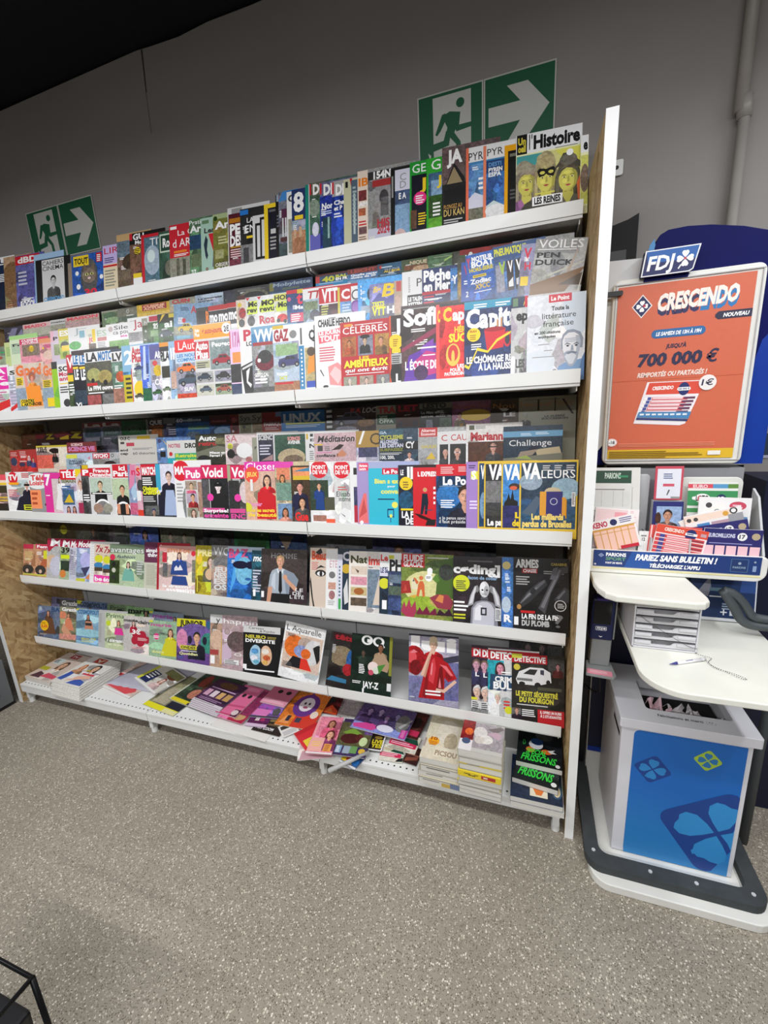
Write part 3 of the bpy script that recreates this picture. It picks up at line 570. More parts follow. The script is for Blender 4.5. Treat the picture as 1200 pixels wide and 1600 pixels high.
SPORT = 'r 0 .84 .82 .97 .18402c|tb .26 .89 .34 .055 .c8d8cc PARIONS|r .55 .9 .75 .92 .2a8a5a|l .02 .78 .75 1 .02 .777|r 0 .6 .8 .76 .d4d6d2|r .05 .6 .06 .76 .888|r .2 .6 .205 .76 .888|r .45 .6 .455 .76 .888|r .65 .6 .655 .76 .888|l .02 .56 .78 1 .02 .999|r .84 .02 .85 .8 .aaa|l .02 .5 .78 6 .05 .c4b8b8'
slip(0.060, -0.372, 1.052, 0.142, 0.325, 0.0, 0.22, '.dcdcd8', SPORT, 'tall white slip with a dark green header standing at the tray\'s left')
slip(0.062, -0.383, 1.1145, 0.128, 0.135, -0.06, 0.22, '.f0e8e8', 'l .02 .95 .96 30 .032 .e8b8bc|r .45 .5 .72 .9 .e8a0a8|r .05 .05 .4 .6 .f0ccd0|r .75 .0 .8 1 .f4f0f0', 'fan of pink-ruled slips in front of the green-headed slip', t=0.008)
slip(0.062, -0.391, 1.052, 0.13, 0.105, 0.0, 0.2, '.cfcfcd', 'l .05 .9 .8 6 .12 .aaa|r .6 .3 .9 .8 .bdbdbd', 'grey-printed slip standing just behind the orange grid slip')
slip(0.078, -0.4035, 1.100, 0.128, 0.105, 0.27, 0.10, '.f2eeee', 'tn .03 .78 .35 .16 .c02848 KENO|o .52 .86 .1 .2a3060|l .66 .95 .28 3 .06 .6a6a9a|r 0 .0 1 .7 .f4c8b8|r 0 .66 1 .72 .d8a048|r 0 .55 1 .57 .d8a048|r .0 .0 .02 .7 .d8a048|r .16 0 .18 .7 .d8a048|r .32 0 .34 .7 .d8a048|r .48 0 .5 .7 .d8a048|r .64 0 .66 .7 .d8a048|r .8 0 .82 .7 .d8a048|r .96 0 1 .7 .f2eeee|r .55 .0 .96 .1 .c8283c', 'orange grid slip with a red and purple title, tilted at the tray\'s left')
slip(0.195, -0.398, 1.052, 0.03, 0.125, 0.0, 0.08, '.ececea', 'l .2 .9 .6 1 .08 .888|r .48 0 .5 1 .bbb|tb .3 .75 .3 .08 .555 12', 'narrow white slip between the orange grid slip and the red one')
CR = 'r 0 .74 1 1 .e0503c|tb .16 .82 .38 .1 .f8efe6 CRESCENDO|e .68 .8 .11 .18 .26306c|r .57 .78 .8 .86 .f4f0f0|l .6 .84 .17 1 .06 .26306c|r .86 .8 .97 .9 .c8a0a8|'+'|'.join('r .02 %.2f .96 %.2f .d84a4a|r .24 %.3f .7 %.3f .f6c4c8|r .1 %.2f .2 %.2f .4a4a90|r .72 %.3f .95 %.3f .8a3a4a' % (z, z+.1, z+.02, z+.075, z, z+.1, z+.02, z+.06) for z in (.6, .47, .34, .21, .08))
slip(0.226, -0.4045, 1.108, 0.14, 0.10, -0.16, 0.06, '.f4e4e4', CR, 'red slip with white rows and a navy shield, leaning at the tray\'s middle')
slip(0.219, -0.397, 1.10, 0.14, 0.10, -0.05, 0.06, '.d8504a', 'r .02 .0 .05 1 .f4d0d0', 'plain red slip edge showing behind the red rowed slip')
slip(0.337, -0.350, 1.06, 0.132, 0.265, 0.0, 0.14, '.e8eae4', 'r 0 .93 .5 .98 .d84a5a|r .5 .93 .8 .98 .5a9ac8|r .8 .93 1 .98 .5a8a3a|tb .1 .935 .3 .035 .f4d8dc EURO|r 0 .72 1 .9 .3a9058|o .13 .81 .02 .eee|e .3 .81 .16 .055 .f4f4f0|tn .17 .78 .26 .06 .222 LOTO|e .24 .81 .035 .03 .c83048|o .68 .81 .05 .1c2c5c|tb .62 .795 .12 .035 W 13|e .88 .79 .08 .035 .c84a5a|r 0 .64 1 .69 .4a9a5a|r 0 .3 .2 .6 .e8a8b4', 'tall green-headed lotto slip standing at the tray\'s right')
slip(0.355, -0.372, 1.12, 0.135, 0.165, -0.02, 0.12, '.eceaea', 'e .75 .85 .16 .08 .c84a60|l .65 .87 .2 2 .04 .f0d0d8|o .2 .85 .05 .444|r .7 .3 .95 .65 .5a90c0|r .1 .4 .6 .7 .d8c0c8', 'white slip with a red oval seal behind the fanned ones')
slip(0.322, -0.380, 1.172, 0.13, 0.04, 0.50, 0.12, '.efece6', 'o .8 .6 .2 .555|o .8 .6 .14 .eee|o .5 .4 .12 .d8a040|o .3 .4 .1 .b08060', 'pale slip slanting up steeply at the back of the fan')
slip(0.330, -0.3865, 1.165, 0.15, 0.062, 0.26, 0.12, '.ece8e8', 'r 0 .62 .9 .95 .f0d8c8|o .08 .75 .1 .444|o .2 .75 .1 .444|o .72 .78 .12 .d8a040|o .86 .85 .16 .333|o .86 .85 .1 .eee|r .2 .05 .42 .5 .4a88c0|r .45 .05 .9 .5 .b898a4|r .75 .3 1 .7 .9a9aa0', 'slip with blue and mauve boxes slanting across the fan')
EU = 'r 0 0 1 1 .2c2a6a|tb .08 .72 .46 .12 .d8d8f0 EUROMILLIONS|o .66 .76 .13 .f0f0f0|tb .61 .7 .1 .12 .333 17|o .89 .78 .11 .b8a888|l .1 .54 .9 1 .05 .9a9ad0|r .02 .03 .185 .45 .f0c4cc|r .215 .03 .38 .45 .f0c4cc|r .41 .03 .58 .45 .f0c4cc|r .61 .03 .775 .45 .f0c4cc|r .81 .03 .98 .45 .f0c4cc'
slip(0.355, -0.3945, 1.105, 0.145, 0.09, 0.22, 0.10, '.2c2a6a', EU, 'navy slip with a white 17 disc, the tilted one behind')
slip(0.366, -0.4045, 1.102, 0.146, 0.095, -0.015, 0.06, '.f0eef4', EU, 'navy slip with a white 17 disc, the level one in front at right')
lf = slip(0.241, -0.33, 1.268, 0.078, 0.108, 0.0, 0.10, '.c84a5c', 'r .08 .04 .92 .92 .e4e6f0|l .3 .78 .4 3 .06 .4a5a8a|r .3 .4 .7 .48 .d0566a|p .555 .5 .3 .56 .3 .48 .14 .44 .14|r .6 .04 .92 .1 .999', 'small red-framed leaflet standing above the portrait card', 'leaflet', None, 0.003, cat='leaflet')
lf2 = slip(0.239, -0.35, 1.165, 0.084, 0.10, 0.0, 0.12, '.262a70', 'r .12 .0 .95 .84 .9ab4d8~|h .5 .55 .4 .2a1c18 .c89478 .5a4a48|e .18 .45 .1 .2 .4a2c20~|p .c88a70 .12 0 .2 .3 .4 .2 .5 .0|p .b8785a .6 0 .7 .25 .85 .1 .9 0', 'navy-framed card with a smiling man, standing below the red leaflet', 'leaflet', None, 0.003, cat='leaflet')
for a_, b_, c_ in ((0.24, -0.326, 1.25), (0.238, -0.345, 1.15)): tl(box('leaflet_holder', a_, a_+0.08, b_, b_+0.02, 1.047, c_+0.014, TR, tr))
# blue sign behind the desk
sg = panel('counter_sign', 0.185, 0.20, '.17305e', 'r 0 .97 1 1 .d8dce4|r .98 0 1 1 .d8dce4|r 0 0 1 .05 .e4e6ea|tb .16 .8 .38 .09 .b8c4d4 PARIONS|r .58 .8 .7 .9 .7a8a6a|l .4 .74 .3 1 .03 .9ab|p .2a4a8a .75 .5 .98 .5 .98 .95 .8 .95|p .8a8a98 .1 .45 .3 .75 .32 .55 .28 .4|r .3 .5 .5 .56 .5a7a8a|l .3 .42 .55 1 .04 .e8ecf0|l .5 .3 .3 3 .04 .a8b8c8|p .e8ecf0 .48 .14 .58 .14 .58 .16 .48 .16|p .e8ecf0 .52 .1 .54 .1 .54 .2 .52 .2|r .62 .1 .74 .2 .d8e0e8', None, 0.012)
sg.matrix_world = Matrix.Translation((0.382, -0.312, 0.8532)) @ Matrix.Rotation(-0.16, 4, 'X'); tag(sg, 'dark blue white-edged sign leaning behind the drawer box on the desk', 'sign')
# letter drawers
dr = empty('drawer_organizer', (0.255, -0.44, 0.851)); tag(dr, 'grey stack of small letter drawers on the white desk under the upper shelf', 'drawer box')
def dl(o): o.location = o.location-dr.location; return o
GD = mat('pale_grey_drawer', '.d3d2d6', 0.45, var=0.03)
cs = MB(); cs.box(0.167, 0.1715, -0.545, -0.33, 0.8515, 1.015); cs.box(0.332, 0.3365, -0.545, -0.33, 0.8515, 1.015); cs.box(0.1715, 0.332, -0.335, -0.33, 0.8515, 1.015); cs.box(0.167, 0.3365, -0.545, -0.33, 1.010, 1.0145); cs.box(0.167, 0.3365, -0.545, -0.33, 0.8512, 0.8560)
dl(cs.build('case', GD, dr, bevel=0.0008))
nd = 6
for k in range(nd):
    z0 = 0.8585+k*0.0253; z1 = z0+0.0245; zm = z0+0.0075
    pr = [(0.1725, z0), (0.331, z0), (0.331, z1-0.007), (0.283, z1-0.007), (0.276, z1-0.009), (0.270, zm+.002), (0.262, zm), (0.222, zm), (0.2185, zm+0.001), (0.2175, z1-0.007), (0.1725, z1-0.007)]
    d = MB().prism(pr, -0.5435, -0.5405, 'y'); d.box(0.1730, 0.1745, -0.5405, -0.345, z0, z1-0.008); d.box(0.3290, 0.3305, -0.5405, -0.345, z0, z1-0.008); d.box(0.1730, 0.3305, -0.5405, -0.345, z0, z0+0.0015)
    do = dl(d.build('drawer', GD, dr))
    l1 = MB().box(0.1735, 0.2165, -0.5475, -0.5435, z1-0.0155, z1-0.0075).box(0.285, 0.330, -0.5475, -0.5435, z1-0.0155, z1-0.0075); l1.build('label_ledge', GD, do, bevel=0.001)
# pen and its bead chain
PEN = mat('white_pen_barrel', '.eceaf0', 0.3, var=0.02); PENC = mat('violet_ink_plastic', '.3a3a86', 0.35)
pn = empty('ballpoint_pen', (0.30, -0.60, 0.8555)); tag(pn, 'white ballpoint pen with a dark blue tip on the desk', 'pen')
pa, pb = Vector((0.2455, -0.6285, 0.0)), Vector((0.342, -0.580, 0.0)); c0 = Vector((0.30, -0.60, 0))
def pt(t): return pa.lerp(pb, t)-c0
MB().tube([pt(.22), pt(.96)], 0.0042, 12).build('barrel', PEN, pn, smooth=True); MB().tube([pt(0), pt(.05), pt(.2), pt(.23)], [0.0005, 0.0014, 0.0042, 0.0042], 12).build('tip', PENC, pn, smooth=True)
MB().tube([pt(.95), pt(1.05)], 0.005, 12).build('end_cap', KGREY, pn, smooth=True); MB().tube([pt(.48)+Vector((0, -.001, .0034)), pt(.68)+Vector((0, -.001, .0034))], 0.0013, 6).build('print_line', PENC, pn)
ch = empty('bead_chain', (0.36, -0.58, 0.852)); tag(ch, 'thin dark metal bead chain looping over the desk from drawers to pen', 'chain')
def cat_pts(P, n=14):
    P = [Vector(p) for p in P]; Q = []
    for i in range(len(P)-1):
        a, b, c, d = P[max(i-1, 0)], P[i], P[i+1], P[min(i+2, len(P)-1)]
        for k in range(n):
            t = k/n; Q.append(0.5*((2*b)+(c-a)*t+(2*a-5*b+4*c-d)*t*t+(3*b-a-3*c+d)*t**3))
    return Q+[P[-1]]
CHM = mat('dull_steel_beads', '.55534e', 0.4, metal=0.7)
path = cat_pts([(0.3395, -0.530, 0.858), (0.336, -0.548, 0.854), (0.350, -0.556, 0.8535), (0.366, -0.566, 0.8535), (0.352, -0.588, 0.8535), (0.354, -0.606, 0.8535), (0.366, -0.622, 0.8535), (0.385, -0.628, 0.8535), (0.404, -0.640, 0.8535), (0.417, -0.652, 0.8535), (0.408, -0.655, 0.8535), (0.392, -0.642, 0.8535), (0.372, -0.622, 0.8535), (0.356, -0.606, 0.8535), (0.345, -0.583, 0.856)])
cb_ = MB(); acc = 0; last = path[0]
for p in path:
    acc += (p-last).length; last = p
    if acc > 0.0042:
        acc = 0; q = p-Vector((0.36, -0.58, 0.852)); n0 = len(cb_.v); rr = 0.0015
        cb_.add([(q.x+rr, q.y, q.z), (q.x-rr, q.y, q.z), (q.x, q.y+rr, q.z), (q.x, q.y-rr, q.z), (q.x, q.y, q.z+rr), (q.x, q.y, q.z-rr)], [(0, 2, 4), (2, 1, 4), (1, 3, 4), (3, 0, 4), (2, 0, 5), (1, 2, 5), (3, 1, 5), (0, 3, 5)])
cb_.build('beads', CHM, ch, smooth=True)
MB().tube([Vector(p)-Vector((0.36, -0.58, 0.852)) for p in cat_pts([(0.178, -0.549, 0.964), (0.20, -0.5495, 0.945), (0.26, -0.5495, 0.905), (0.31, -0.5495, 0.876), (0.334, -0.548, 0.869), (0.3395, -0.530, 0.862)], 8)], 0.0007, 6).build('cord', CHM, ch)
# ticket checker
tc = empty('ticket_checker', (0.11, -0.40, 0.83)); tag(tc, 'dark blue ticket checker with a black screen on a grey holder left of drawers', 'ticket checker')
def cl(o): o.location = o.location-tc.location; return o
GH = mat('dull_grey_plastic', '.8e9292', 0.5, var=0.05)
sl = lambda z: -0.435-(z-0.70)*(-0.10)      # the face leans back towards the top
def slab(name, x0, x1, z0, z1, d0, d1, m, parent, top=None, bev=0.004):
    dx = (z1-z0)*0.045
    v = [(x0, sl(z0)-d0, z0), (x1, sl(z0)-d0, z0), (x1, sl(z0)+d1, z0), (x0, sl(z0)+d1, z0), (x0+dx, sl(z1)-d0, z1), (x1+dx, sl(z1)-d0, z1), (x1+dx, sl(z1)+d1, z1), (x0+dx, sl(z1)+d1, z1)]
    return MB().add(v, [(0, 3, 2, 1), (4, 5, 6, 7), (0, 1, 5, 4), (1, 2, 6, 5), (2, 3, 7, 6), (3, 0, 4, 7)]).build(name, m, parent, bevel=bev)
body = cl(slab('body', 0.066, 0.136, 0.795, 0.94, 0.0, 0.045, mat('dark_blue_plastic', '.1d2550', 0.35), tc, bev=0.006))
slab('screen', 0.0735, 0.128, 0.853, 0.932, 0.002, 0.0, mat('black_screen_glass', '.0a0c12', 0.12), body, bev=0.001)
slab('top_light_bar', 0.085, 0.118, 0.936, 0.942, 0.002, 0.01, mat('violet_bar', '.4a3a90', 0.3), body, bev=0.001)
def chk(a):
    a.poly(rrect(0, 0.026, 0.034, 0.040, 0.003), 'W'); a.poly(rrect(0.0012, 0.0272, 0.0328, 0.0388, 0.002), '.2a3468'); a.text(0.004, 0.029, 0.008, 0.017, 'W', 'FDJ', 0.04, 0.12); a.ell(0.0272, 0.033, 0.004, 0.004, 'W')
    a.poly([(0.010, 0.006), (0.0165, 0.001), (0.023, 0.006), (0.020, 0.006), (0.0165, 0.0045), (0.013, 0.006)], 'W')
lg = Art(0.034, 0.04, None, 0.00005); chk(lg); me_ = lg.emit('white_logo'); lo_ = bpy.data.objects.new('white_logo', me_); COL.objects.link(lo_); lo_.location = (0.083, sl(0.805)-0.001, 0.805); lo_.rotation_euler = (-0.10, 0, 0); lo_.parent = body
cl(slab('holder', 0.070, 0.132, 0.70, 0.80, -0.006, 0.05, GH, tc)); cl(slab('back_cover', 0.1375, 0.142, 0.80, 0.94, -0.004, 0.05, GH, tc, bev=0.001))
sc_ = cl(MB().prism([(0.054, -0.482), (0.138, -0.490), (0.148, -0.478), (0.141, -0.40), (0.062, -0.40)], 0.688, 0.700, 'z').build('ticket_scoop', GH, tc, bevel=0.003))
sk = panel('pink_sticker', 0.076, 0.030, '.e894a4', 'l .1 .75 .8 2 .25 .f6c8d0', sc_, 0.0006); sk.location = (0.058, -0.484, 0.7012); sk.rotation_euler = (-PI/2, 0, -0.07)
cl(box('mounting_arm', 0.085, 0.12, -0.40, -0.1975, 0.74, 0.78, BLK, tc))
cw = cl(MB().tube(cat_pts([(0.10, -0.40, 0.70), (0.112, -0.39, 0.62), (0.118, -0.36, 0.55), (0.10, -0.31, 0.52), (0.085, -0.25, 0.50), (0.09, -0.2, 0.45)], 8), 0.0025, 8).build('cable', BLK, tc, smooth=True))
# curved dark arm reaching in from the right of the desk
ar = empty('plastic_hook_arm', (0.53, -0.38, 0.92)); tag(ar, 'curved dark grey plastic arm with a long slot at the desk\'s right edge', 'plastic arm')
AR = mat('charcoal_plastic', '.474d50', 0.5, var=0.06)
oy = -0.40; out_ = [(0.428, 1.000), (0.445, 1.003), (0.468, 0.998), (0.495, 0.975), (0.525, 0.940), (0.60, 0.925), (0.60, 0.880), (0.535, 0.882), (0.505, 0.888), (0.488, 0.905), (0.472, 0.932), (0.452, 0.965)]
inn_ = [(0.474, 0.982), (0.488, 0.968), (0.506, 0.946), (0.517, 0.926), (0.508, 0.918), (0.497, 0.922), (0.488, 0.94), (0.478, 0.964)]
pa_ = MB(); pa_.tube([Vector((x-0.53, oy+0.38, z-0.92)) for x, z in cat_pts([(x, z, 0) for x, z in [(0.436, 0.998), (0.462, 0.99), (0.486, 0.968), (0.508, 0.935), (0.522, 0.918), (0.56, 0.912), (0.62, 0.905)]], 5) and [(v.x, v.y) for v in cat_pts([(x, z, 0) for x, z in [(0.436, 0.998), (0.462, 0.99), (0.486, 0.968), (0.508, 0.935), (0.522, 0.918), (0.56, 0.912), (0.62, 0.905)]], 5)]], 0.013, 10); pa_.build('upper_rail', AR, ar, smooth=True)
pl_ = MB(); pl_.tube([Vector((v.x-0.53, oy+0.38, v.y-0.92)) for v in cat_pts([(x, z, 0) for x, z in [(0.436, 0.998), (0.452, 0.972), (0.472, 0.940), (0.490, 0.908), (0.515, 0.892), (0.56, 0.888), (0.62, 0.886)]], 5)], 0.0145, 10); pl_.build('lower_rail', AR, ar, smooth=True)
pw_ = MB(); pw_.prism([(x-0.53, z-0.92) for x, z in [(0.436, 1.0), (0.466, 0.985), (0.474, 0.96), (0.478, 0.935), (0.458, 0.955), (0.445, 0.98)]], oy+0.376, oy+0.388, 'y'); pw_.build('web', AR, ar)
MB().tube([(0.06, -0.02, -0.02), (0.075, -0.015, -0.2), (0.085, 0.02, -0.5), (0.095, 0.04, -0.915)], 0.014, 10).build('stem', AR, ar, smooth=True)
# ------------------------------------------------------------------ paper bin under the desk
BINM = mat('white_bin_plastic', '.dcdce2', 0.4, var=0.03)
bn = empty('paper_bin', (0.35, -0.36, 0.0325)); tag(bn, 'white square paper bin with a blue clover panel under the desk', 'paper bin')
def bl(o): o.location = o.location-bn.location; return o
bt = MB(); X0, X1, Y0, Y1, Z0, Z1 = 0.166, 0.522, -0.522, -0.21, 0.033, 0.552; t_ = 0.006
bt.box(X0, X1, Y0, Y0+t_, Z0, Z1); bt.box(X0, X1, Y1-t_, Y1, Z0, Z1); bt.box(X0, X0+t_, Y0+t_, Y1-t_, Z0, Z1); bt.box(X1-t_, X1, Y0+t_, Y1-t_, Z0, Z1); bt.box(X0, X1, Y0, Y1, Z0, Z0+0.005)
bl(bt.build('body', BINM, bn, bevel=0.002))
lid = MB(); LX0, LX1, LY0, LY1 = 0.158, 0.540, -0.532, -0.205; hx0, hx1, hy0, hy1 = 0.246, 0.488, -0.462, -0.30
oo = rrect(LX0, LY0, LX1, LY1, 0.006, 3); hh = rrect(hx0, hy0, hx1, hy1, 0.012, 3); n_ = len(oo)
for (za, zb_) in ((0.550, 0.584),):
    lid.v = [(p[0], p[1], za) for p in oo]+[(p[0], p[1], za) for p in hh]+[(p[0], p[1], zb_) for p in oo]+[(p[0], p[1], zb_) for p in hh]
    for i in range(n_):
        j = (i+1) % n_
        lid.f += [(2*n_+i, 2*n_+j, 3*n_+j, 3*n_+i), (i, n_+i, n_+j, j), (i, j, 2*n_+j, 2*n_+i), (n_+j, n_+i, 3*n_+i, 3*n_+j)]
lid.mi = [0]*len(lid.f); lo2 = bl(lid.build('lid', BINM, bn, bevel=0.002))
def lidprint(a):
    a.text(0.0, 0.002, 0.011, 0.125, '.33343c', 'Félicitations et merci', 0.02)
    a.ell(0.146, 0.006, 0.0125, 0.0105, '.55565e'); a.ell(0.146, 0.0068, 0.0118, 0.0096, '.e2e2e6'); a.ell(0.1425, 0.009, 0.0018, 0.0024, '.222', 10); a.ell(0.1495, 0.009, 0.0018, 0.0024, '.222', 10); a.poly([(0.139, 0.004), (0.146, 0.0005), (0.153, 0.004), (0.146, 0.002)], '.55565e')
lp = Art(0.16, 0.02, None, 0.00005); lidprint(lp); lpo = bpy.data.objects.new('lid_print', lp.emit('lid_print')); COL.objects.link(lpo); lpo.location = (0.272, -0.4975, 0.5843); lpo.rotation_euler = (-PI/2, 0, -0.0); lpo.parent = lo2
bl(box('side_handle_slot', 0.1652, 0.166, -0.50, -0.40, 0.49, 0.505, BLK, bn))
def binart(a):
    W_, H_ = a.W, a.H; B1, B2 = '.1d72c4', '.16418f'
    P = rrect(0, 0, W_, H_, (0.018, 0.002, 0.002, 0.018)); a.poly(P, '.1668be')
    for i in range(12): a.k -= 1 if i else 0; t = i/12; a.poly([(0.001, H_*.62*(1-t)-H_*.62/12), (W_, H_*.5*(1-t)-H_*.5/12), (W_, H_*.5*(1-t)), (0.001, H_*.62*(1-t))], '.%02x%02x%02x' % (int(0x18+0x16*t), int(0x6a+0x20*t), int(0xbf+0x0c*t)))
    def rot_sq(cx, cz, r, th, c, clipx=None):
        pts = rrect(-r, -r, r, r, r*.3, 5); q = [(cx+p[0]*math.cos(th)-p[1]*math.sin(th), cz+p[0]*math.sin(th)+p[1]*math.cos(th)) for p in pts]; a.poly(q, c)
    def petals(cx, cz, r, th, c):
        for k in range(4):
            an = th+k*PI/2; d = (math.cos(an), math.sin(an)); e = (-d[1], d[0]); P = []
            for (u, v) in ((0.08, 0), (0.3, .2), (.55, .38), (.8, .42), (.98, .3), (1.0, .12), (.95, -.04), (.98, -.2), (.86, -.36), (.6, -.38), (.3, -.2)):
                P.append((cx+r*(u*d[0]+v*e[0]), cz+r*(u*d[1]+v*e[1])))
            a.poly(P, c)
        a.poly([(cx-r*.55, cz-r*.75), (cx-r*.4, cz-r*.62), (cx-r*.32, cz-r*.72), (cx-r*.5, cz-r*.88)], c)
    rot_sq(0.062, 0.365, 0.041, 0.68, B2); petals(0.062, 0.365, 0.038, 0.68+PI/4, '.2b86cc')
    rot_sq(0.208, 0.436, 0.029, 0.75, '.a8c840'); petals(0.208, 0.436, 0.0265, 0.75+PI/4, '.2a7ab8')
    rot_sq(0.262, 0.165, 0.128, 0.60, B2); petals(0.262, 0.165, 0.119, 0.60+PI/4, '.2f8fd2')
bl(art_board('blue_clover_panel', 0.305, 0.505, '.1f74c2', binart, bn, (0.203, -0.5238, 0.036), t=0.0015, outline=rrect(0, 0, 0.305, 0.505, (0.018, 0.002, 0.002, 0.018))))
# discarded slips in the bin's opening
rnd = random.Random(5)
for k, (x, y, z, s, c, lb) in enumerate(((0.298, -0.405, 0.535, 0.062, '.d8c4c8', 'crumpled pink-white slip poking up at the left of the bin opening'), (0.352, -0.40, 0.535, 0.055, '.d6d0d2', 'crumpled pale slip in the middle of the bin opening'), (0.402, -0.40, 0.525, 0.045, '.d4cfcc', 'crumpled translucent paper just right of the middle in bin'), (0.455, -0.425, 0.515, 0.045, '.d2ccc8', 'small crumpled paper at the right end of the bin opening'))):
    cm = MB(); NX = 7
    for i in range(NX+1):
        for j in range(NX+1):
            cm.v.append(((i/NX-.5)*s*1.2+rnd.uniform(-.006, .006), (j/NX-.5)*s*.7+rnd.uniform(-.006, .006), 0.022*math.sin(i*1.3+k)+rnd.uniform(-.011, .011)+0.02*math.cos(j*1.1)))
    for i in range(NX):
        for j in range(NX): a0 = i*(NX+1)+j; cm.f += [(a0, a0+1, a0+NX+2, a0+NX+1)]; cm.mi.append(0)
    o = cm.build('discarded_slip', mat('crumpled_slip_paper', c, 0.7, var=0.15, scale=50) if k else mat('pink_crumpled_paper', '.dcb8c0', 0.7, var=0.2, scale=45), loc=(x, y, z), rot=(rnd.uniform(-.3, .5), rnd.uniform(-.4, .4), rnd.uniform(0, 3)))
    sd = o.modifiers.new('thickness', 'SOLIDIFY'); sd.thickness = 0.0006
    tag(o, lb, 'crumpled paper', 'discarded slips in the bin')
inn = bl(box('paper_fill', 0.18, 0.508, -0.508, -0.225, 0.40, 0.47, mat('bin_shade_paper', '.1c1a1b', 0.9, var=0.4, scale=40), bn)); inn['kind'] = 'stuff'  # near-black colour stands in for the shade down in the bin
# navy box for shadow and next cabinet beside the stand; black board behind
dk = box('shadow_cabinet_box', 0.605, 1.5, -0.16, 0.045, 0.001, 1.30, DNAVY); tag(dk, 'dark navy box for shadow and next cabinet at the right edge behind the lottery stand', 'cabinet')
bk = empty('black_wall_screen', (0.13, 0.02, 2.0)); tag(bk, 'black slanted board on the wall between white side panel and lottery board', 'wall board')
MB().prism([(0.055-0.13, -0.30), (0.20-0.13, -0.30), (0.198-0.13, 0.222), (0.165-0.13, 0.207), (0.12-0.13, 0.196), (0.055-0.13, 0.19)], 0.0, 0.027, 'y').build('board', mat('black_board', '.101114', 0.6, spec=0.3), bk)
MB().box(0.06-0.13, 0.165-0.13, -0.004, 0.0, -0.28, 0.11).build('screen', BLK, bk)
# small wall notice right of the lottery poster
nt_ = panel('wall_notice', 0.12, 0.09, '.2a3a4c', 'r 0 0 1 .12 .aab|l .2 .6 .4 2 .2 .99a', None, 0.003, loc=(0.602, 0.0465, 1.35)); tag(nt_, 'small dark notice on the grey wall right of the lottery board', 'notice')
# ------------------------------------------------------------------ grey plastic bag on the bottom shelf
bg_ = MB(); rnd = random.Random(3); NX, NY = 16, 10
A_, B_, C_, D_ = Vector((-2.46, -0.37, 0)), Vector((-2.05, -0.36, 0)), Vector((-1.98, -0.08, 0)), Vector((-2.36, -0.10, 0))
for i in range(NX+1):
    for j in range(NY+1):
        u, v = i/NX, j/NY; p = (A_.lerp(B_, u)).lerp(D_.lerp(C_, u), v); e = min(u, 1-u, v, 1-v)*6
        bg_.v.append((p.x+rnd.uniform(-.004, .004), p.y+rnd.uniform(-.004, .004), 0.1385+min(e, 1)*(0.005+rnd.uniform(0, .0035))))
for i in range(NX):
    for j in range(NY): a0 = i*(NY+1)+j; bg_.f.append((a0, a0+1, a0+NY+2, a0+NY+1)); bg_.mi.append(0)
pb_ = bg_.build('plastic_bag', mat('grey_lilac_plastic', '.b4b4c2', 0.3, var=0.08), smooth=True); md = pb_.modifiers.new('thickness', 'SOLIDIFY'); md.thickness = 0.001
tag(pb_, 'large flat grey-lilac plastic bag lying beside the red magazine', 'plastic bag')
# rolled poster sticking out of the pile
rp = empty('rolled_poster', (-0.83, -0.52, 0.16)); tag(rp, 'thin grey rolled poster jutting over the front edge of bottom shelf', 'rolled poster')
MB().tube([(-0.075, -0.070, -0.012), (0.06, 0.055, 0.002)], [0.010, 0.008], 14).build('roll', mat('grey_rolled_paper', '.b4b4b2', 0.5), rp, smooth=True)
MB().tube([(-0.0765, -0.0715, -0.0122), (-0.075, -0.070, -0.012)], 0.0072, 12).build('inner_end', mat('light_roll_end', '.d8d8d4', 0.6), rp)
# white cards slid under the pile
for (x, y, yaw, w_, h_, lb) in ((-1.60, -0.49, -0.06, 0.33, 0.20, 'blank white sheet under the pink magazines, beside the perforated edge'),):
    o = panel('paper_sheet', w_, h_, '.e4e2de', 'l .1 .7 .4 3 .1 .c8c4c0', None, 0.001); o.matrix_world = Matrix.Translation((x, y, 0.1352)) @ Matrix.Rotation(yaw, 4, 'Z') @ Matrix.Rotation(-PI/2, 4, 'X'); tag(o, lb, 'paper sheet')
# ------------------------------------------------------------------ dark grey cabinet left of the rack
gc = empty('grey_cabinet', (-3.25, -0.95, 0)); tag(gc, 'dark grey plastic cabinet with a recessed door left of the rack', 'cabinet')
GC = mat('slate_grey_plastic', '.6c7073', 0.5, var=0.05); GC2 = mat('dark_slate_plastic', '.3a3d40', 0.5, var=0.05)
def gl(o): o.location = o.location-gc.location; return o
gl(box('body', -3.60, -3.045, -1.50, -0.525, 0.02, 1.0, GC2, gc)); gl(box('lower_side', -3.045, -3.035, -1.50, -0.518, 0.02, 0.30, GC, gc, bevel=0.004))
gl(box('foot_rail', -3.60, -3.04, -1.5, -0.51, 0.001, 0.02, BLK, gc))
rr_ = MB(); oo = rrect(-1.2, 0.06, -0.575, 0.245, 0.04, 5); ii = rrect(-1.19, 0.07, -0.585, 0.235, 0.034, 5); n_ = len(oo)
for i in range(n_):
    j = (i+1) % n_; b0 = len(rr_.v); rr_.add([(-3.0345, *oo[i]), (-3.0345, *oo[j]), (-3.0345, *ii[j]), (-3.0345, *ii[i])], [(0, 1, 2, 3)])
gl(rr_.build('recess_groove', BLK, gc))
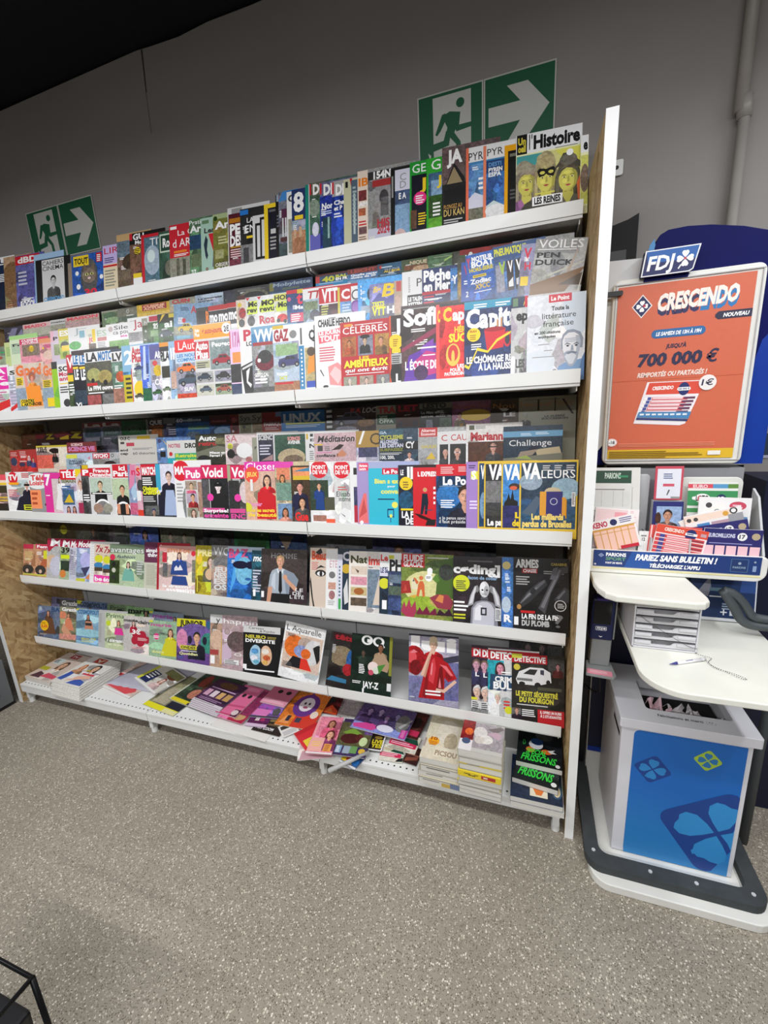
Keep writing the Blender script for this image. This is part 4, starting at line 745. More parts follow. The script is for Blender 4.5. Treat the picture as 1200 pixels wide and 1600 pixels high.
# ------------------------------------------------------------------ black wire stand near the camera
ws = empty('wire_basket_stand', (-1.4, -1.8, 0)); tag(ws, 'black wire stand with a dark basket at the photo\'s bottom left corner', 'wire stand')
def wl(o): o.location = o.location-ws.location; return o
WR = mat('black_wire', '.17181a', 0.3, metal=0.5, var=0.1); xa, xb, ya, yb, zt_ = -1.62, -1.132, -2.02, -1.53, 0.45
wl(MB().tube([(xa, ya, zt_), (xb, ya, zt_), (xb, yb, zt_), (xa, yb, zt_)], 0.006, 10, closed=True).build('top_rim', WR, ws, smooth=True))
for (x, y) in ((xa, ya), (xb, ya), (xb, yb), (xa, yb)): wl(MB().tube([(x, y, 0.001), (x, y, zt_)], 0.006, 10).build('leg', WR, ws, smooth=True))
wl(MB().tube([(xa, ya, 0.10), (xb, ya, 0.10), (xb, yb, 0.10), (xa, yb, 0.10)], 0.005, 10, closed=True).build('lower_rim', WR, ws, smooth=True))
bk_ = MB(); bk_.add([(xa+.02, ya+.02, .08), (xb-.02, ya+.02, .08), (xb-.02, yb-.02, .08), (xa+.02, yb-.02, .08), (xa+.012, ya+.012, .37), (xb-.012, ya+.012, .37), (xb-.012, yb-.012, .37), (xa+.012, yb-.012, .37)], [(0, 3, 2, 1), (0, 1, 5, 4), (1, 2, 6, 5), (2, 3, 7, 6), (3, 0, 4, 7), (4, 5, 6, 7)])
wl(bk_.build('basket', mat('black_basket_plastic', '.101114', 0.3, var=0.2), ws, bevel=0.008))
# ------------------------------------------------------------------ the magazines: tier, x, y, width, visible strip, height, thickness, sideways lean, paper, artwork, look
TIERS = {'r1': (2.1835, 11, 'magazines on the top shelf', 'top shelf', 0.91, 0.07), 'r2b': (1.884, 8, 'magazines at the back of the second shelf', 'second shelf, back', 0.3, 0.05), 'r2m': (1.789, 8, 'magazines in the middle of the second shelf', 'second shelf, middle', 0.47, 0.05), 'r2f': (1.657, 8, 'magazines at the front of the second shelf', 'second shelf, front', 0.9, 0.06), 'r3b': (1.354, 8, 'magazines at the back of the third shelf', 'third shelf, back', 0.42, 0.05), 'r3m': (1.234, 8, 'magazines in the middle of the third shelf', 'third shelf, middle', 0.46, 0.05), 'r3f': (1.136, 8, 'magazines at the front of the third shelf', 'third shelf, front', 0.9, 0.06), 'r4b': (0.733, 8, 'magazines at the back of the fourth shelf', 'fourth shelf, back', 0.5, 0.05), 'r4f': (0.733, 15, 'magazines at the front of the fourth shelf', 'fourth shelf', 0.9, 0.07), 'r5b': (0.341, 15, 'magazines at the back of the fifth shelf', 'fifth shelf, back', 1.0, 0.05), 'r5f': (0.341, 15, 'magazines at the front of the fifth shelf', 'fifth shelf', 0.91, 0.09)}
MAGS = [
('r1', -2.992, -0.18, 0.2245, 0.2245, 0.325, 0.0027, 0, 'N~', 'r 0 .86 1 1 W|tb .1 .88 .8 .08 N LU|l .1 .7 .7 5 .03 W', 'dark blue cover with white title band, cut by the photo edge'),
('r1', -2.8309, -0.18, 0.2, 0.0971, 0.3138, 0.0027, 0, '.b97~', 'e .6 .55 .8 .35 .864~|l .1 .2 .8 3 .04 .853', 'wood-brown cover showing half a face'),
('r1', -2.7388, -0.18, 0.2, 0.1676, 0.3055, 0.0027, 0, '.66a~', 'r 0 .83 1 .99 R|tb .1 .86 .8 .1 W dBD|e .6 .45 .5 .25 .559~|l .1 .7 .4 4 .07 .ccd|tn .15 .03 .8 .12 W ROGOUN|l .2 .2 .5 2 .03 W', 'purple-grey cover with a small red title box at its top left'),
('r1', -2.5954, -0.18, 0.2, 0.1517, 0.2888, 0.0027, 0, '.9bd', 'r 0 .9 2 1 .ace', 'pale blue cover peeping up from behind a black one'),
('r1', -2.5809, -0.1823, 0.2286, 0.2286, 0.2577, 0.0027, 0, 'K', 'r .18 .06 .82 .98 .ddd|t .2 .86 .6 .09 K CAHIERS|t .2 .75 .6 .09 K CINEMA|h .5 .52 .24 K .ccc .555|l .35 .27 .3 2 .03 .555|tb .2 .1 .6 .08 .6ad CREMOND', 'black cover with a white centre panel and a dark-haired portrait'),
('r1', -2.3523, -0.18, 0.2, 0.027, 0.2092, 0.0027, 0, '.987', '', 'narrow grey-brown spine showing beside the cat magazine'),
('r1', -2.3231, -0.1813, 0.2142, 0.2142, 0.2385, 0.0027, 0, '.25a~', 'e .5 .5 .25 .4 .555~|r .05 .75 .5 .98 Y|tb .08 .8 .4 .12 K TOUT|e .5 .52 .2 .17 .876~|p .765 .33 .6 .36 .8 .46 .66|p .765 .54 .66 .64 .8 .67 .6|e .43 .55 .05 .03 .dd8|e .58 .55 .05 .03 .dd8|e .43 .55 .02 .025 K|e .58 .55 .02 .025 K|e .5 .46 .05 .025 .ecc|r .72 .78 .88 .98 R|l .74 .94 .12 4 .04 W|o .85 .45 .05 W|o .15 .6 .05 W|o .18 .3 .06 W|tb .35 .08 .36 .14 .e24 30', 'blue cover with a tabby cat and a large red number'),
('r1', -2.1131, -0.18, 0.2, 0.0828, 0.2524, 0.0027, 0, '.edb', 'r 0 .62 9 1 .cbe|t .1 .83 1.4 .12 R LIRE|l .1 .75 .8 3 .04 .447|r 0 .56 1 .6 R|l .1 .5 .8 6 .06 .998', 'cream and lavender cover with a red title'),
('r1', -2.0222, -0.18, 0.2, 0.0963, 0.2869, 0.0027, 0, '.654~', 'r 0 .88 9 1 .ca7|r 0 .6 2 .88 .678~|e .9 .5 .6 .15 .432~|r 0 .2 3 .38 .765~', 'brown landscape cover with a tan top band'),
('r1', -1.9417, -0.18, 0.2, 0.0784, 0.2786, 0.0027, 0, '.754~', 'r 0 .8 3 1 K|r 0 .88 .2 1 R|tb .25 .88 .8 .1 W GU|tb .4 .8 .5 .06 W Mo|o .55 .68 .07 Y|l .35 .72 .4 4 .03 K|r .2 .2 .8 .28 Y|r .2 0 1 .2 W', 'black-topped cover with a yellow round sticker'),
('r1', -1.8711, -0.18, 0.2, 0.1068, 0.2603, 0.0027, 0, 'R', 'r .15 .03 .95 .94 .578~|t .45 .78 .7 .13 W TIT|e .55 .5 .42 .28 .abc~|e .5 .58 .2 .12 .dee|l .3 .13 .5 4 .03 W', 'red-framed cover with a pale blue moon-like globe'),
('r1', -1.768, -0.18, 0.2, 0.0631, 0.2562, 0.0027, 0, '.354~', 'r .1 .6 1.2 .95 .cdc|r .18 .63 1.3 .92 .243|tb .35 .7 .6 .16 W Ro|e .9 .3 .4 .15 .776~', 'dark green cover with white lettering in a thin frame'),
('r1', -1.7049, -0.18, 0.2, 0.1118, 0.2728, 0.0027, 0, 'R', 'r 0 0 9 .42 .998~|r .3 .1 .45 .4 .665~|r .6 .08 .75 .38 .554~|r .05 .92 .35 .97 W|t .4 .8 .9 .09 W La Ga|t .15 .6 1.1 .14 W d ART|r .2 .5 .8 .54 O|l .2 .48 .7 2 .025 W', 'red cover over a grey street photo'),
('r1', -1.5931, -0.18, 0.2, 0.063, 0.2796, 0.0027, 0, '.575~', 't .02 .9 1.2 .07 W Pratiq|tb .05 .77 1.2 .11 W Art|r 0 .48 1 .72 .246~|r .1 .18 1 .4 .675~|tb .1 .06 .4 .08 W 27', 'green-grey cover with landscape pictures'),
('r1', -1.53, -0.18, 0.2, 0.0685, 0.2705, 0.0027, 0, '.acb', 'r .1 .9 .6 .96 .686|tb .25 .74 .8 .08 .333 Len|p R .55 .72 1.2 .72 1.2 .3 .9 .4|p .234 .2 .55 .35 .7 .5 .62 .42 .45 .5 .35 .4 .28 .3 .35|p .667 .9 .45 1.1 .1 .8 .15|o .4 .12 .03 .876', 'pale aqua cover with a red triangle and a dark figure'),
('r1', -1.4649, -0.18, 0.2, 0.0835, 0.2743, 0.0027, 0, '.773~', 'r 0 .92 2 1 .ab8|o .15 .93 .04 .241|tb .1 .75 1.1 .12 W Ani|l .3 .62 .6 3 .05 .cc9|r .1 .25 .6 .4 .aa7~|t .1 .12 .9 .06 W OBSERV|tb .1 .03 .9 .07 W OISE', 'olive green cover with white animal photos and lettering'),
('r1', -1.388, -0.18, 0.2005, 0.2005, 0.2859, 0.0027, 0, 'F', 'r .1 .9 .35 .98 A|l .1 .9 .4 3 .02 A', 'plain pale grey cover edge standing behind two dark ones'),
('r1', -1.3815, -0.1829, 0.2, 0.0715, 0.2584, 0.0027, 0, '.512~', 'r .05 .84 1 .92 .b71|tn .08 .64 .85 .17 W PEI|tn .08 .44 .85 .17 W DES|r .1 .4 .9 .43 .b82|l .1 .38 .8 4 .04 .ecc|r 0 .05 1 .2 .734~', 'dark maroon cover with two lines of heavy white letters'),
('r1', -1.3228, -0.1821, 0.2, 0.0637, 0.268, 0.0027, 0, '.222~', 'r 0 .9 .6 .98 .27c|t .5 .76 .5 .08 W LA|t .35 .6 .8 .12 W EN|r .45 .5 .9 .54 Y|r 0 .02 1 .4 .888~|r .2 .1 .6 .35 .444~', 'black cover with a blue tag and grey photo below'),
('r1', -1.2623, -0.1812, 0.2, 0.0562, 0.2305, 0.0027, 0, 'F', 'r .2 .15 .9 .85 K|r .35 .2 1.2 .8 F|r .6 .15 1.5 .95 K|r .75 .2 1.7 .9 F|l .2 .12 .8 2 .03 D', 'white cover with black bracket lines'),
('r1', -1.2061, -0.1807, 0.2, 0.0581, 0.2657, 0.0027, 0, 'Y', 'r .3 .04 9 .93 .112~|r .5 .5 .9 .58 .ccc|l .45 .45 .5 4 .06 .aaa|r .4 .86 .9 .9 .666', 'black cover inside a thick yellow frame, left of the temple photo'),
('r1', -1.151, -0.1801, 0.19, 0.0211, 0.2925, 0.0027, 0, 'K', 'r .2 .9 .9 1 .9ab|l .2 .7 .6 4 .05 .667', 'narrow black spine left of the building photo'),
('r1', -1.1359, -0.1824, 0.2, 0.0625, 0.2994, 0.0027, 0, '.778~', 'p .48c 0 .86 .3 1 1.4 1 1.2 .88|r .2 .5 .85 .75 .524|r .25 .35 .35 .62 .ddd|r .45 .35 .55 .62 .ddd|r .65 .35 .75 .62 .ddd|r .1 .28 .9 .34 .533|r 0 0 1 .25 .455~', 'grey cover with a columned building'),
('r1', -1.097, -0.1831, 0.2, 0.0266, 0.2914, 0.0027, 0, '.eee', 'tb .2 .85 1.2 .1 D C|r .2 .1 1 .6 .998~', 'white-topped cover edge with a grey letter'),
('r1', -1.0734, -0.1848, 0.2, 0.0611, 0.294, 0.0027, 0, '.9ab~', 'r 0 .55 9 1 .236|tb .12 .68 .75 .26 W 8|r .2 .56 .8 .62 Y|r 0 0 9 .4 .b86~|r .1 .28 .3 .42 .ca8~|r .5 .3 .7 .45 .ca8~|r .15 .03 .9 .3 .a75~', 'navy cover with a huge white numeral over a tan temple'),
('r1', -1.0123, -0.1838, 0.19, 0.0201, 0.3008, 0.0027, 0, '.187', 'r .7 0 1 1 .ccc', 'teal green spine'),
('r1', -0.9922, -0.1858, 0.2, 0.0481, 0.3015, 0.0027, 0, '.465~', 'r 0 .84 .15 .99 R|r .2 .82 1.4 1 .665~|tn .3 .84 .75 .13 W DI|e .4 .65 .5 .12 .898~|r 0 0 9 .28 .66b|e .5 .35 .3 .1 .dde~', 'mossy green cover with a purple lower band'),
('r1', -0.9469, -0.1859, 0.2, 0.0528, 0.2943, 0.0027, 0, '.239~', 'r 0 .8 9 1 .668~|r 0 .84 .15 .99 R|tn .3 .82 .7 .14 W DI|tb .15 .62 .9 .08 W Nor|l .15 .59 .8 2 .03 .cdf|r .2 .05 .9 .5 .245~|r .6 .2 .75 .5 .9bb~', 'royal blue cover with a waterfall photo'),
('r1', -0.8941, -0.1856, 0.2, 0.049, 0.2878, 0.0027, 0, '.24a~', 'r 0 .78 9 1 .aaa|r 0 .82 .15 .99 R|tn .3 .8 .7 .14 W DI|tb .15 .66 .9 .06 W Cha|tb .15 .58 .7 .06 W et P|l .15 .54 .7 2 .04 W', 'blue cover with a grey top, third of the red-edged set'),
('r1', -0.8451, -0.1855, 0.2, 0.0348, 0.2845, 0.0027, 0, '.cca', 'p R .7 1 1 1 1 .8|tb .2 .88 .3 .08 K 1', 'beige spine with a red corner'),
('r1', -0.8129, -0.1866, 0.2, 0.0265, 0.2752, 0.0027, 0, '.567', 'r .3 .2 .6 .8 .bcc|l .2 .9 .6 10 .06 .abb', 'blue-grey spine with pale lettering'),
('r1', -0.7864, -0.1881, 0.2, 0.0393, 0.2999, 0.0027, 0, '.edc', 'tb .1 .8 1 .1 O IB|r .1 .6 .9 .74 .733~|tb .1 .53 .9 .05 W AM|r .1 .4 .8 .5 .b64~|r .1 .15 .9 .25 .755~|l .1 .33 .8 2 .04 R|l .1 .12 .8 3 .03 .865', 'cream cover with an orange letter and small photos'),
('r1', -0.7445, -0.1885, 0.2, 0.0892, 0.2977, 0.0027, 0, '.999~', 'r 0 .85 9 .96 .333|tn .25 .86 .75 .09 W 154N|r .2 .75 1 .84 .a33|e .7 .6 .2 .1 .444~|r .55 .35 .9 .6 .666~|r 0 0 9 .2 .ccd|tn .4 .22 .55 .09 .b34 HIS|tn .4 .12 .55 .09 .b34 2024|r .05 .02 .3 .1 .ddd', 'grey war photo cover with red lettering'),
('r1', -0.6553, -0.1856, 0.19, 0.0125, 0.2802, 0.0027, 0, 'K', 'r .3 .6 .8 .9 A', 'narrow black spine right of the grey war photo'),
('r1', -0.6379, -0.1878, 0.2, 0.0468, 0.2718, 0.0027, 0, '.457~', 'r 0 .7 9 1 .dde|t .4 .84 .5 .1 A C|t .4 .73 .5 .1 A D|tb .3 .58 .6 .08 W E A|r 0 0 9 .5 .8ac~|e .4 .05 .5 .1 .dbb~', 'white-topped cover with a pale blue sky'),
('r1', -0.5813, -0.1871, 0.2, 0.0624, 0.2862, 0.0027, 0, '.293', 'r .1 .04 9 .82 .112~|t .15 .85 .8 .11 W GE|tb .6 .62 .35 .14 Y J|o .6 .5 .09 .e38|l .35 .54 .5 4 .03 W|r .05 .1 .4 .35 .643~|l .5 .3 .5 5 .035 Y', 'green-framed black cover with a pink round sticker'),
('r1', -0.519, -0.1861, 0.2, 0.0562, 0.2854, 0.0027, 0, '.3a3', 'r .12 .03 9 .8 .468~|t .3 .84 .6 .13 W G|r .3 .5 1 .7 .8ac~|r .12 .2 1 .5 .352~|tb .65 .63 .3 .12 Y J|l .4 .4 .6 5 .05 W|r .12 .05 1 .2 .6a3~', 'green-framed cover with trees under blue sky'),
('r1', -0.4628, -0.1855, 0.2, 0.0841, 0.3096, 0.0027, 0, '.222~', 'r 0 .55 9 1 .655~|p .222 .1 .5 .5 .8 .95 .6 .95 .5|p .986 .2 .55 .5 .75 .85 .55|tn .2 .8 .65 .15 W JA|r .1 .2 1 .48 .1a1a1a|t .08 .25 .75 .05 .da5 PLONGEZ AU|t .08 .16 .85 .08 .ec7 DU KAN|l .08 .12 .8 4 .03 .ccc', 'black cover with a dark mountain hut photo'),
('r1', -0.3787, -0.183, 0.2, 0.0617, 0.2898, 0.0027, 0, '.69c~', 'r 0 .8 9 1 .eee|t .15 .83 .8 .1 .333 PYR|r 0 0 .15 1 .e75|r .15 .78 1 .81 .48b|p .dde .15 .35 .5 .42 1 .36 1 .2 .15 .2|r .15 .02 1 .22 .776~|l .7 .6 .3 3 .06 W', 'white-topped sky and snow cover with an orange spine, lower of the two'),
('r1', -0.3193, -0.1822, 0.2, 0.0707, 0.2842, 0.0027, 0, '.47b~', 'r 0 .82 9 1 .eee|t .18 .86 .75 .09 .333 PYR|r 0 0 .14 1 .e86|r .14 .8 9 .82 .48b|r .14 .64 9 .8 .247|tb .25 .72 .6 .05 .69c DESTI|tb .25 .65 .65 .05 W PYREN|tb .25 .59 .6 .05 W ESPA|p .cdd .14 .22 .5 .28 1 .2 1 .02 .14 .02|e .6 .15 .5 .08 .eee~', 'white-topped sky and snow cover with an orange spine, taller of the two'),
('r1', -0.2486, -0.1806, 0.2, 0.0377, 0.2694, 0.0027, 0, '.ea1', 'r .3 .04 9 .92 .111~|r .45 .84 1 .88 .776|l .5 .4 .5 3 .05 .555', 'black cover inside a yellow frame, right of the snow photos'),
('r1', -0.2109, -0.1813, 0.2059, 0.2059, 0.2914, 0.0027, 0, '.eeb', 'r 0 .76 1 1 .f2f2f2|r .01 .76 .17 1 K|tn .03 .88 .12 .08 .dc4 Un|tn .03 .79 .12 .08 .dc4 oeil|r .2 .8 .215 .985 K|r .235 .93 .25 .985 K|tn .27 .805 .7 .15 K Histoire|l .6 .77 .38 1 .018 .777|r .01 .02 .99 .74 .d8d48a~|p .4aa0a0 .01 .45 .01 .74 .42 .74 .3 .6 .2 .55|p .e0dc60 .6 .74 .99 .74 .99 .4 .8 .55|e .16 .44 .17 .22 .8a8272~|e .12 .58 .12 .1 .a49a86~|h .17 .4 .38 .857b6a .cfc760 .8a5a84 f|e .2 .56 .14 .06 .9a907c~|e .46 .58 .15 .17 .a89c74~|e .42 .66 .1 .07 .c0b488~|h .47 .42 .4 .9c9068 .d6ce62 .4a463c f|e .47 .62 .13 .08 .b4a878~|p .15130f .33 .52 .37 .55 .47 .53 .58 .55 .62 .51 .58 .43 .5 .45 .47 .47 .43 .45 .36 .44|e .41 .49 .04 .02 .d6ce62|e .54 .49 .04 .02 .d6ce62|h .8 .38 .4 .55503f .cfc85e .5a5648 f|p .4c483e .58 .5 .66 .58 .72 .68 .86 .68 .94 .58 1 .54 .98 .48 .86 .55 .72 .55|e .8 .6 .13 .07 .6a6658~|p .d86a3a .93 .3 .99 .42 .99 .1 .95 .1|o .82 .68 .04 W|r .26 .1 .72 .21 W|tn .29 .12 .4 .075 K LES REINES|l .3 .25 .4 1 .03 .e0d860', 'large cover with three yellow-tinted women, the middle one masked'),
('r1', -0.0106, -0.18, 0.0231, 0.0264, 0.2443, 0.0027, 0, '.eeb', 'r 0 .76 9 1 .eee|r .05 .03 9 .72 .cc6~|tn .3 .8 .5 .14 K e|e .5 .4 .5 .2 .765~', 'second copy of the masked women cover, mostly hidden at the right end'),
('r2b', -2.9059, -0.192, 0.2, 0.1465, 0.262, 0.0027, 0, '.445~', 'p .88a .1 .2 .4 .9 .7 .9 .5 .3|p .88a .6 .3 .9 .8 1 .3', 'dark cover with slanting pale strokes, leftmost'),
('r2b', -2.7542, -0.192, 0.2, 0.1749, 0.262, 0.0027, 0, '.a98~', 'r 0 .7 9 1 .dbb|tn .08 .74 .9 .18 .d56 MAISO|r 0 .2 9 .68 .bba~', 'pale pink cover with a red title, left of its twin'),
('r2b', -2.5405, -0.192, 0.2, 0.1139, 0.2612, 0.0027, 0, '.aaa~', 'r 0 .7 9 1 .ccc|tb .05 .8 .9 .1 .333 maiso|r 0 .2 9 .68 .998~', 'pale grey cover with small dark title letters'),
('r2b', -2.4313, -0.192, 0.226, 0.226, 0.262, 0.0027, 0, '.a97~', 'r 0 .75 9 .98 .caa|tn .06 .78 .9 .17 .d45 MAISON|r 0 .2 9 .7 .b99~', 'pale pink cover with a red title, right of its twin'),
('r2b', -2.1749, -0.192, 0.2, 0.1065, 0.262, 0.0027, 0, '.675~', 'e .5 .7 .4 .2 .464~|e .6 .4 .4 .2 .8a7~|r 0 .9 1 1 .998', 'grey-green leafy cover'),
('r2b', -2.0684, -0.192, 0.2, 0.1234, 0.2616, 0.0027, 0, '.776~', 'o .5 .78 .12 .bbb|o .5 .78 .08 .887|r 0 .2 9 .5 .565~', 'grey cover with a pale round emblem'),
('r2b', -1.945, -0.192, 0.2, 0.1766, 0.262, 0.0027, 0, '.ca2~', 'r .18 .62 .98 .98 .922|tn .22 .8 .7 .12 .eb9 CUISINE|tn .22 .66 .7 .12 .eb9 ACTUEL|r 0 .2 9 .5 .db5~', 'mustard yellow cover with a dark red title block'),
('r2b', -1.7456, -0.192, 0.2, 0.1225, 0.262, 0.0027, 0, '.998~', 'tn .12 .75 .8 .2 .b23 CUIN|r 0 .2 9 .6 .ba8~', 'grey cover with a dark red title, beside the mustard one'),
('r2b', -1.5977, -0.192, 0.2, 0.1581, 0.262, 0.0027, 0, '.9ab~', 'tb .1 .72 .8 .1 .223 La nouvelle|tb .1 .6 .5 .08 .223 sportive|e .6 .9 .4 .1 .bcd~|r 0 .2 9 .5 .89a~', 'pale blue-grey cover with small black headline'),
('r2b', -1.443, -0.192, 0.2, 0.061, 0.2613, 0.0027, 0, '.223~', 'r .2 .3 .9 .8 .334~', 'plain dark blue cover'),
('r2b', -1.3853, -0.1925, 0.2, 0.1759, 0.262, 0.0027, 0, '.333~', 'e .55 .5 .4 .35 .665~|e .55 .45 .33 .28 .222~|l .1 .9 .8 2 .05 .777|r .1 .4 .3 .6 .522', 'black cover with the grey arch of a wheel'),
('r2b', -1.2062, -0.192, 0.2, 0.198, 0.262, 0.0027, 0, '.346~', 'r 0 .55 .1 .95 .773|ti .08 .75 .88 .17 .9ab Mobylette|r .3 .55 .7 .65 .565|r 0 .2 9 .5 .357~', 'navy cover with slanted silver title'),
('r2b', -0.9878, -0.192, 0.2, 0.1393, 0.262, 0.0027, 0, '.246~', 'r 0 .9 9 1 .511|r 0 .5 .13 .9 .b33|tn .2 .6 .4 .24 .cc3 40|tn .63 .74 .37 .12 .cc4 BAL|tn .63 .6 .37 .12 W EN FR|r 0 .4 9 .58 .28b|l .1 .54 .8 1 .03 W', 'navy blue cover with a big yellow number'),
('r2b', -0.8457, -0.192, 0.2, 0.1295, 0.262, 0.0027, 0, '.47a~', 'r 0 .75 9 1 .622~|tn .1 .8 .8 .14 .a43 LEICHT|tb .1 .64 .85 .09 W Quelle carav|tb .1 .53 .8 .09 W moins de 20|r 0 .2 9 .45 .79b~', 'dark red and blue cover with two white headline lines'),
('r2b', -0.7188, -0.192, 0.2, 0.0957, 0.262, 0.0027, 0, '.257~', 'o .12 .85 .08 .b22|r .15 .8 .6 .86 .bcd|t .3 .7 .6 .06 .bcd HUS PLUS|tn .25 .58 .7 .1 .db3 AU BOR|l .1 .5 .8 2 .04 .9bd|r 0 .2 9 .4 .38b~', 'blue cover with yellow headline at the back'),
('r2b', -0.6231, -0.192, 0.2, 0.1093, 0.262, 0.0027, 0, '.453~', 'tn .3 .75 .6 .15 .cb9 NIQUE|r .1 .5 .9 .72 .742~|e .7 .55 .3 .12 .b97~', 'dark green cover with a brown animal'),
('r2b', -0.5187, -0.192, 0.2, 0.1002, 0.262, 0.0027, 0, '.464~', 'l .2 .9 .7 1 .05 .9a8|p .9b6 .2 .5 .5 .7 .9 .9 .95 .85 .5 .6|e .3 .7 .3 .12 .575~|r 0 .2 9 .5 .686~', 'bright green grassy cover at the back'),
('r2b', -0.4302, -0.192, 0.2, 0.035, 0.262, 0.0027, 0, '.332~', 'r .2 .5 .8 .9 .443~', 'dark brown cover edge beside the red-topped one'),
('r2b', -0.4022, -0.1939, 0.2, 0.1112, 0.262, 0.0027, 0, '.353~', 'r 0 .78 9 1 .811~|o .35 .78 .09 .ddd|tn .18 .6 .8 .15 W LECHASS|r .1 .3 .9 .6 .664~', 'dark red and green cover with a white hunting title'),
('r2b', -0.2933, -0.192, 0.2, 0.0786, 0.262, 0.0027, 0, '.622~', 'r .1 .6 .9 .95 .722~|r 0 .2 9 .5 .443~', 'dark red cover at the right of the back row'),
('r2b', -0.219, -0.192, 0.2, 0.1112, 0.262, 0.0027, 0, '.aaa~', 'p K .15 .9 .25 .9 .4 .5 .35 .5|p K .55 .9 .5 .9 .4 .5 .43 .5|r .62 .5 .72 .92 K|r .8 .5 .9 .92 K|p K .1 .92 .3 .92 .3 .9 .1 .9', 'grey cover with tall black serif letters'),
('r2m', -2.9286, -0.292, 0.2, 0.156, 0.2418, 0.0027, 0, '.898~', 'r 0 .6 9 1 .787~|tb .1 .7 .8 .1 .3a6 m|e .4 .5 .4 .1 .a54~', 'muted green cover cut by the photo edge'),
('r2m', -2.7726, -0.292, 0.2, 0.0505, 0.2564, 0.0027, 0, '.cd9', 'l .2 .8 .6 8 .05 .7a6', 'pale green spine edge, first of a fanned pair'),
('r2m', -2.7272, -0.2931, 0.2, 0.0941, 0.2841, 0.0027, 0, '.dec', 'r 0 .85 9 1 .ad8|l .1 .7 .8 8 .05 .8a9|tb .2 .6 .7 .08 .333 Fr', 'white and pale green cover with small print, second of a fanned pair'),
('r2m', -2.6527, -0.2927, 0.2, 0.1443, 0.2605, 0.0027, 0, '.e9a~', 'r 0 .78 9 1 .d36|tb .1 .89 .8 .08 W CUISINE|tb .1 .79 .8 .08 W ACTUELLE|r .1 .3 1 .76 .876~|o .55 .58 .13 Y|l .35 .62 .4 4 .04 .a80', 'pink cover with a yellow disc'),
('r2m', -2.5083, -0.292, 0.2, 0.0975, 0.2492, 0.0027, 0, '.eaa~', 'r 0 .82 9 1 .e96|tb .3 .6 .7 .14 .d48 Si|o .25 .6 .05 Y|e .6 .3 .4 .2 .ecb~', 'pink cover with an orange top band'),
('r2m', -2.4246, -0.292, 0.2, 0.0592, 0.2777, 0.0027, 0, '.dcd', 'r 0 .6 .4 1 .ebc|tb .3 .65 .5 .12 K P|r .3 .1 1 .5 .9a7~', 'white and pink cover edge with a black letter'),
('r2m', -2.3654, -0.2924, 0.2, 0.0714, 0.2805, 0.0027, 0, '.bc6~', 'r 0 .6 9 1 .dc4|tb .1 .75 .8 .18 W ES|e .5 .4 .4 .15 .222~|r .2 .2 .9 .4 Y', 'yellow and green garden cover'),
('r2m', -2.2985, -0.2924, 0.2, 0.13, 0.2794, 0.0027, 0, '.eee', 't .3 .75 .2 .2 .abb J|r .55 .6 .8 .85 .8bc|e .3 .35 .3 .15 .4a4~|r .5 .9 .9 .93 .ccc', 'white cover with a green plant and a blue box'),
('r2m', -2.1727, -0.292, 0.2, 0.0632, 0.2599, 0.0027, 0, '.eed', 'tb .1 .5 .7 .18 .d26 JO|r .5 .5 .8 .98 Y|r .1 .2 .8 .45 .654~|l .1 .8 .4 2 .05 A', 'white cover with pink letters and a yellow stripe'),
('r2m', -2.1137, -0.2924, 0.2, 0.0702, 0.2565, 0.0027, 0, '.eee', 't .1 .7 .8 .22 .aca ES|r .1 .52 .9 .66 .c77|l .1 .48 .8 4 .06 .999', 'white cover with pale green letters'),
('r2m', -2.0477, -0.2924, 0.2, 0.136, 0.2667, 0.0027, 0, '.f4f4f4', 'e .2 .82 .1 .1 .cbb|t .35 .78 .6 .14 K Sile|t .3 .62 .7 .14 K ca pou|tb .6 .5 .3 .08 .d4a ete|r .1 .1 1 .4 .7a5~', 'white cover with black lettering over a green garden photo'),
('r2m', -1.9117, -0.292, 0.2, 0.0887, 0.28, 0.0027, 0, '.eee', 't .35 .66 .6 .26 .b24 Ja|r 0 .2 1 .52 .999~|l .15 .48 .6 4 .06 .666|l .15 .9 .5 1 .03 A', 'white cover with a tall dark red letter'),
('r2m', -1.8268, -0.292, 0.2, 0.0416, 0.2702, 0.0027, 0, '.453~', 'r 0 .75 9 1 .998|tb .3 .78 .6 .12 .ccc N', 'dark leafy cover edge'),
('r2m', -1.7928, -0.2936, 0.2, 0.067, 0.2774, 0.0027, 0, '.463~', 'r 0 .78 9 1 .ddd|r .15 .8 .9 .97 .b24|tb .45 .6 .5 .12 W 99|r .2 .3 .9 .5 .8a7~', 'dark green cover with a red tag'),
('r2m', -1.7331, -0.294, 0.2, 0.0872, 0.2759, 0.0027, 0, '.363~', 'r 0 .7 9 1 .221|p .db3 .1 .72 .3 .98 .5 .98|r .7 .85 1.1 .98 .cb3|tb .4 .55 .5 .2 W ai|c .5 .32 .9 .345|o .2 .3 .04 .ddd', 'black-topped green cover with a dark off-road car'),
('r2m', -1.657, -0.2936, 0.2, 0.1191, 0.2944, 0.0027, 4, '.79b~', 'l .3 .9 .4 3 .04 .235|tb .75 .72 .25 .2 .b33 A|o .45 .5 .07 R|r 0 .05 9 .32 .998~|c .55 .25 .7 .db2', 'pale blue cover with a yellow car, leaning askew'),
('r2m', -1.5198, -0.292, 0.2, 0.0678, 0.2773, 0.0027, 0, '.444~', 'r .15 .4 .7 .9 .333|tb .7 .5 .3 .35 O R', 'dark grey cover with an orange letter, behind the orange banner'),
('r2m', -1.4554, -0.2921, 0.2, 0.0466, 0.2772, 0.0027, 0, '.eee', 'r 0 .85 9 1 .b22|r 0 .35 9 .84 .333~|tn .1 .5 .85 .3 W mo', 'black and white motorbike cover with a red top, leftmost of three'),
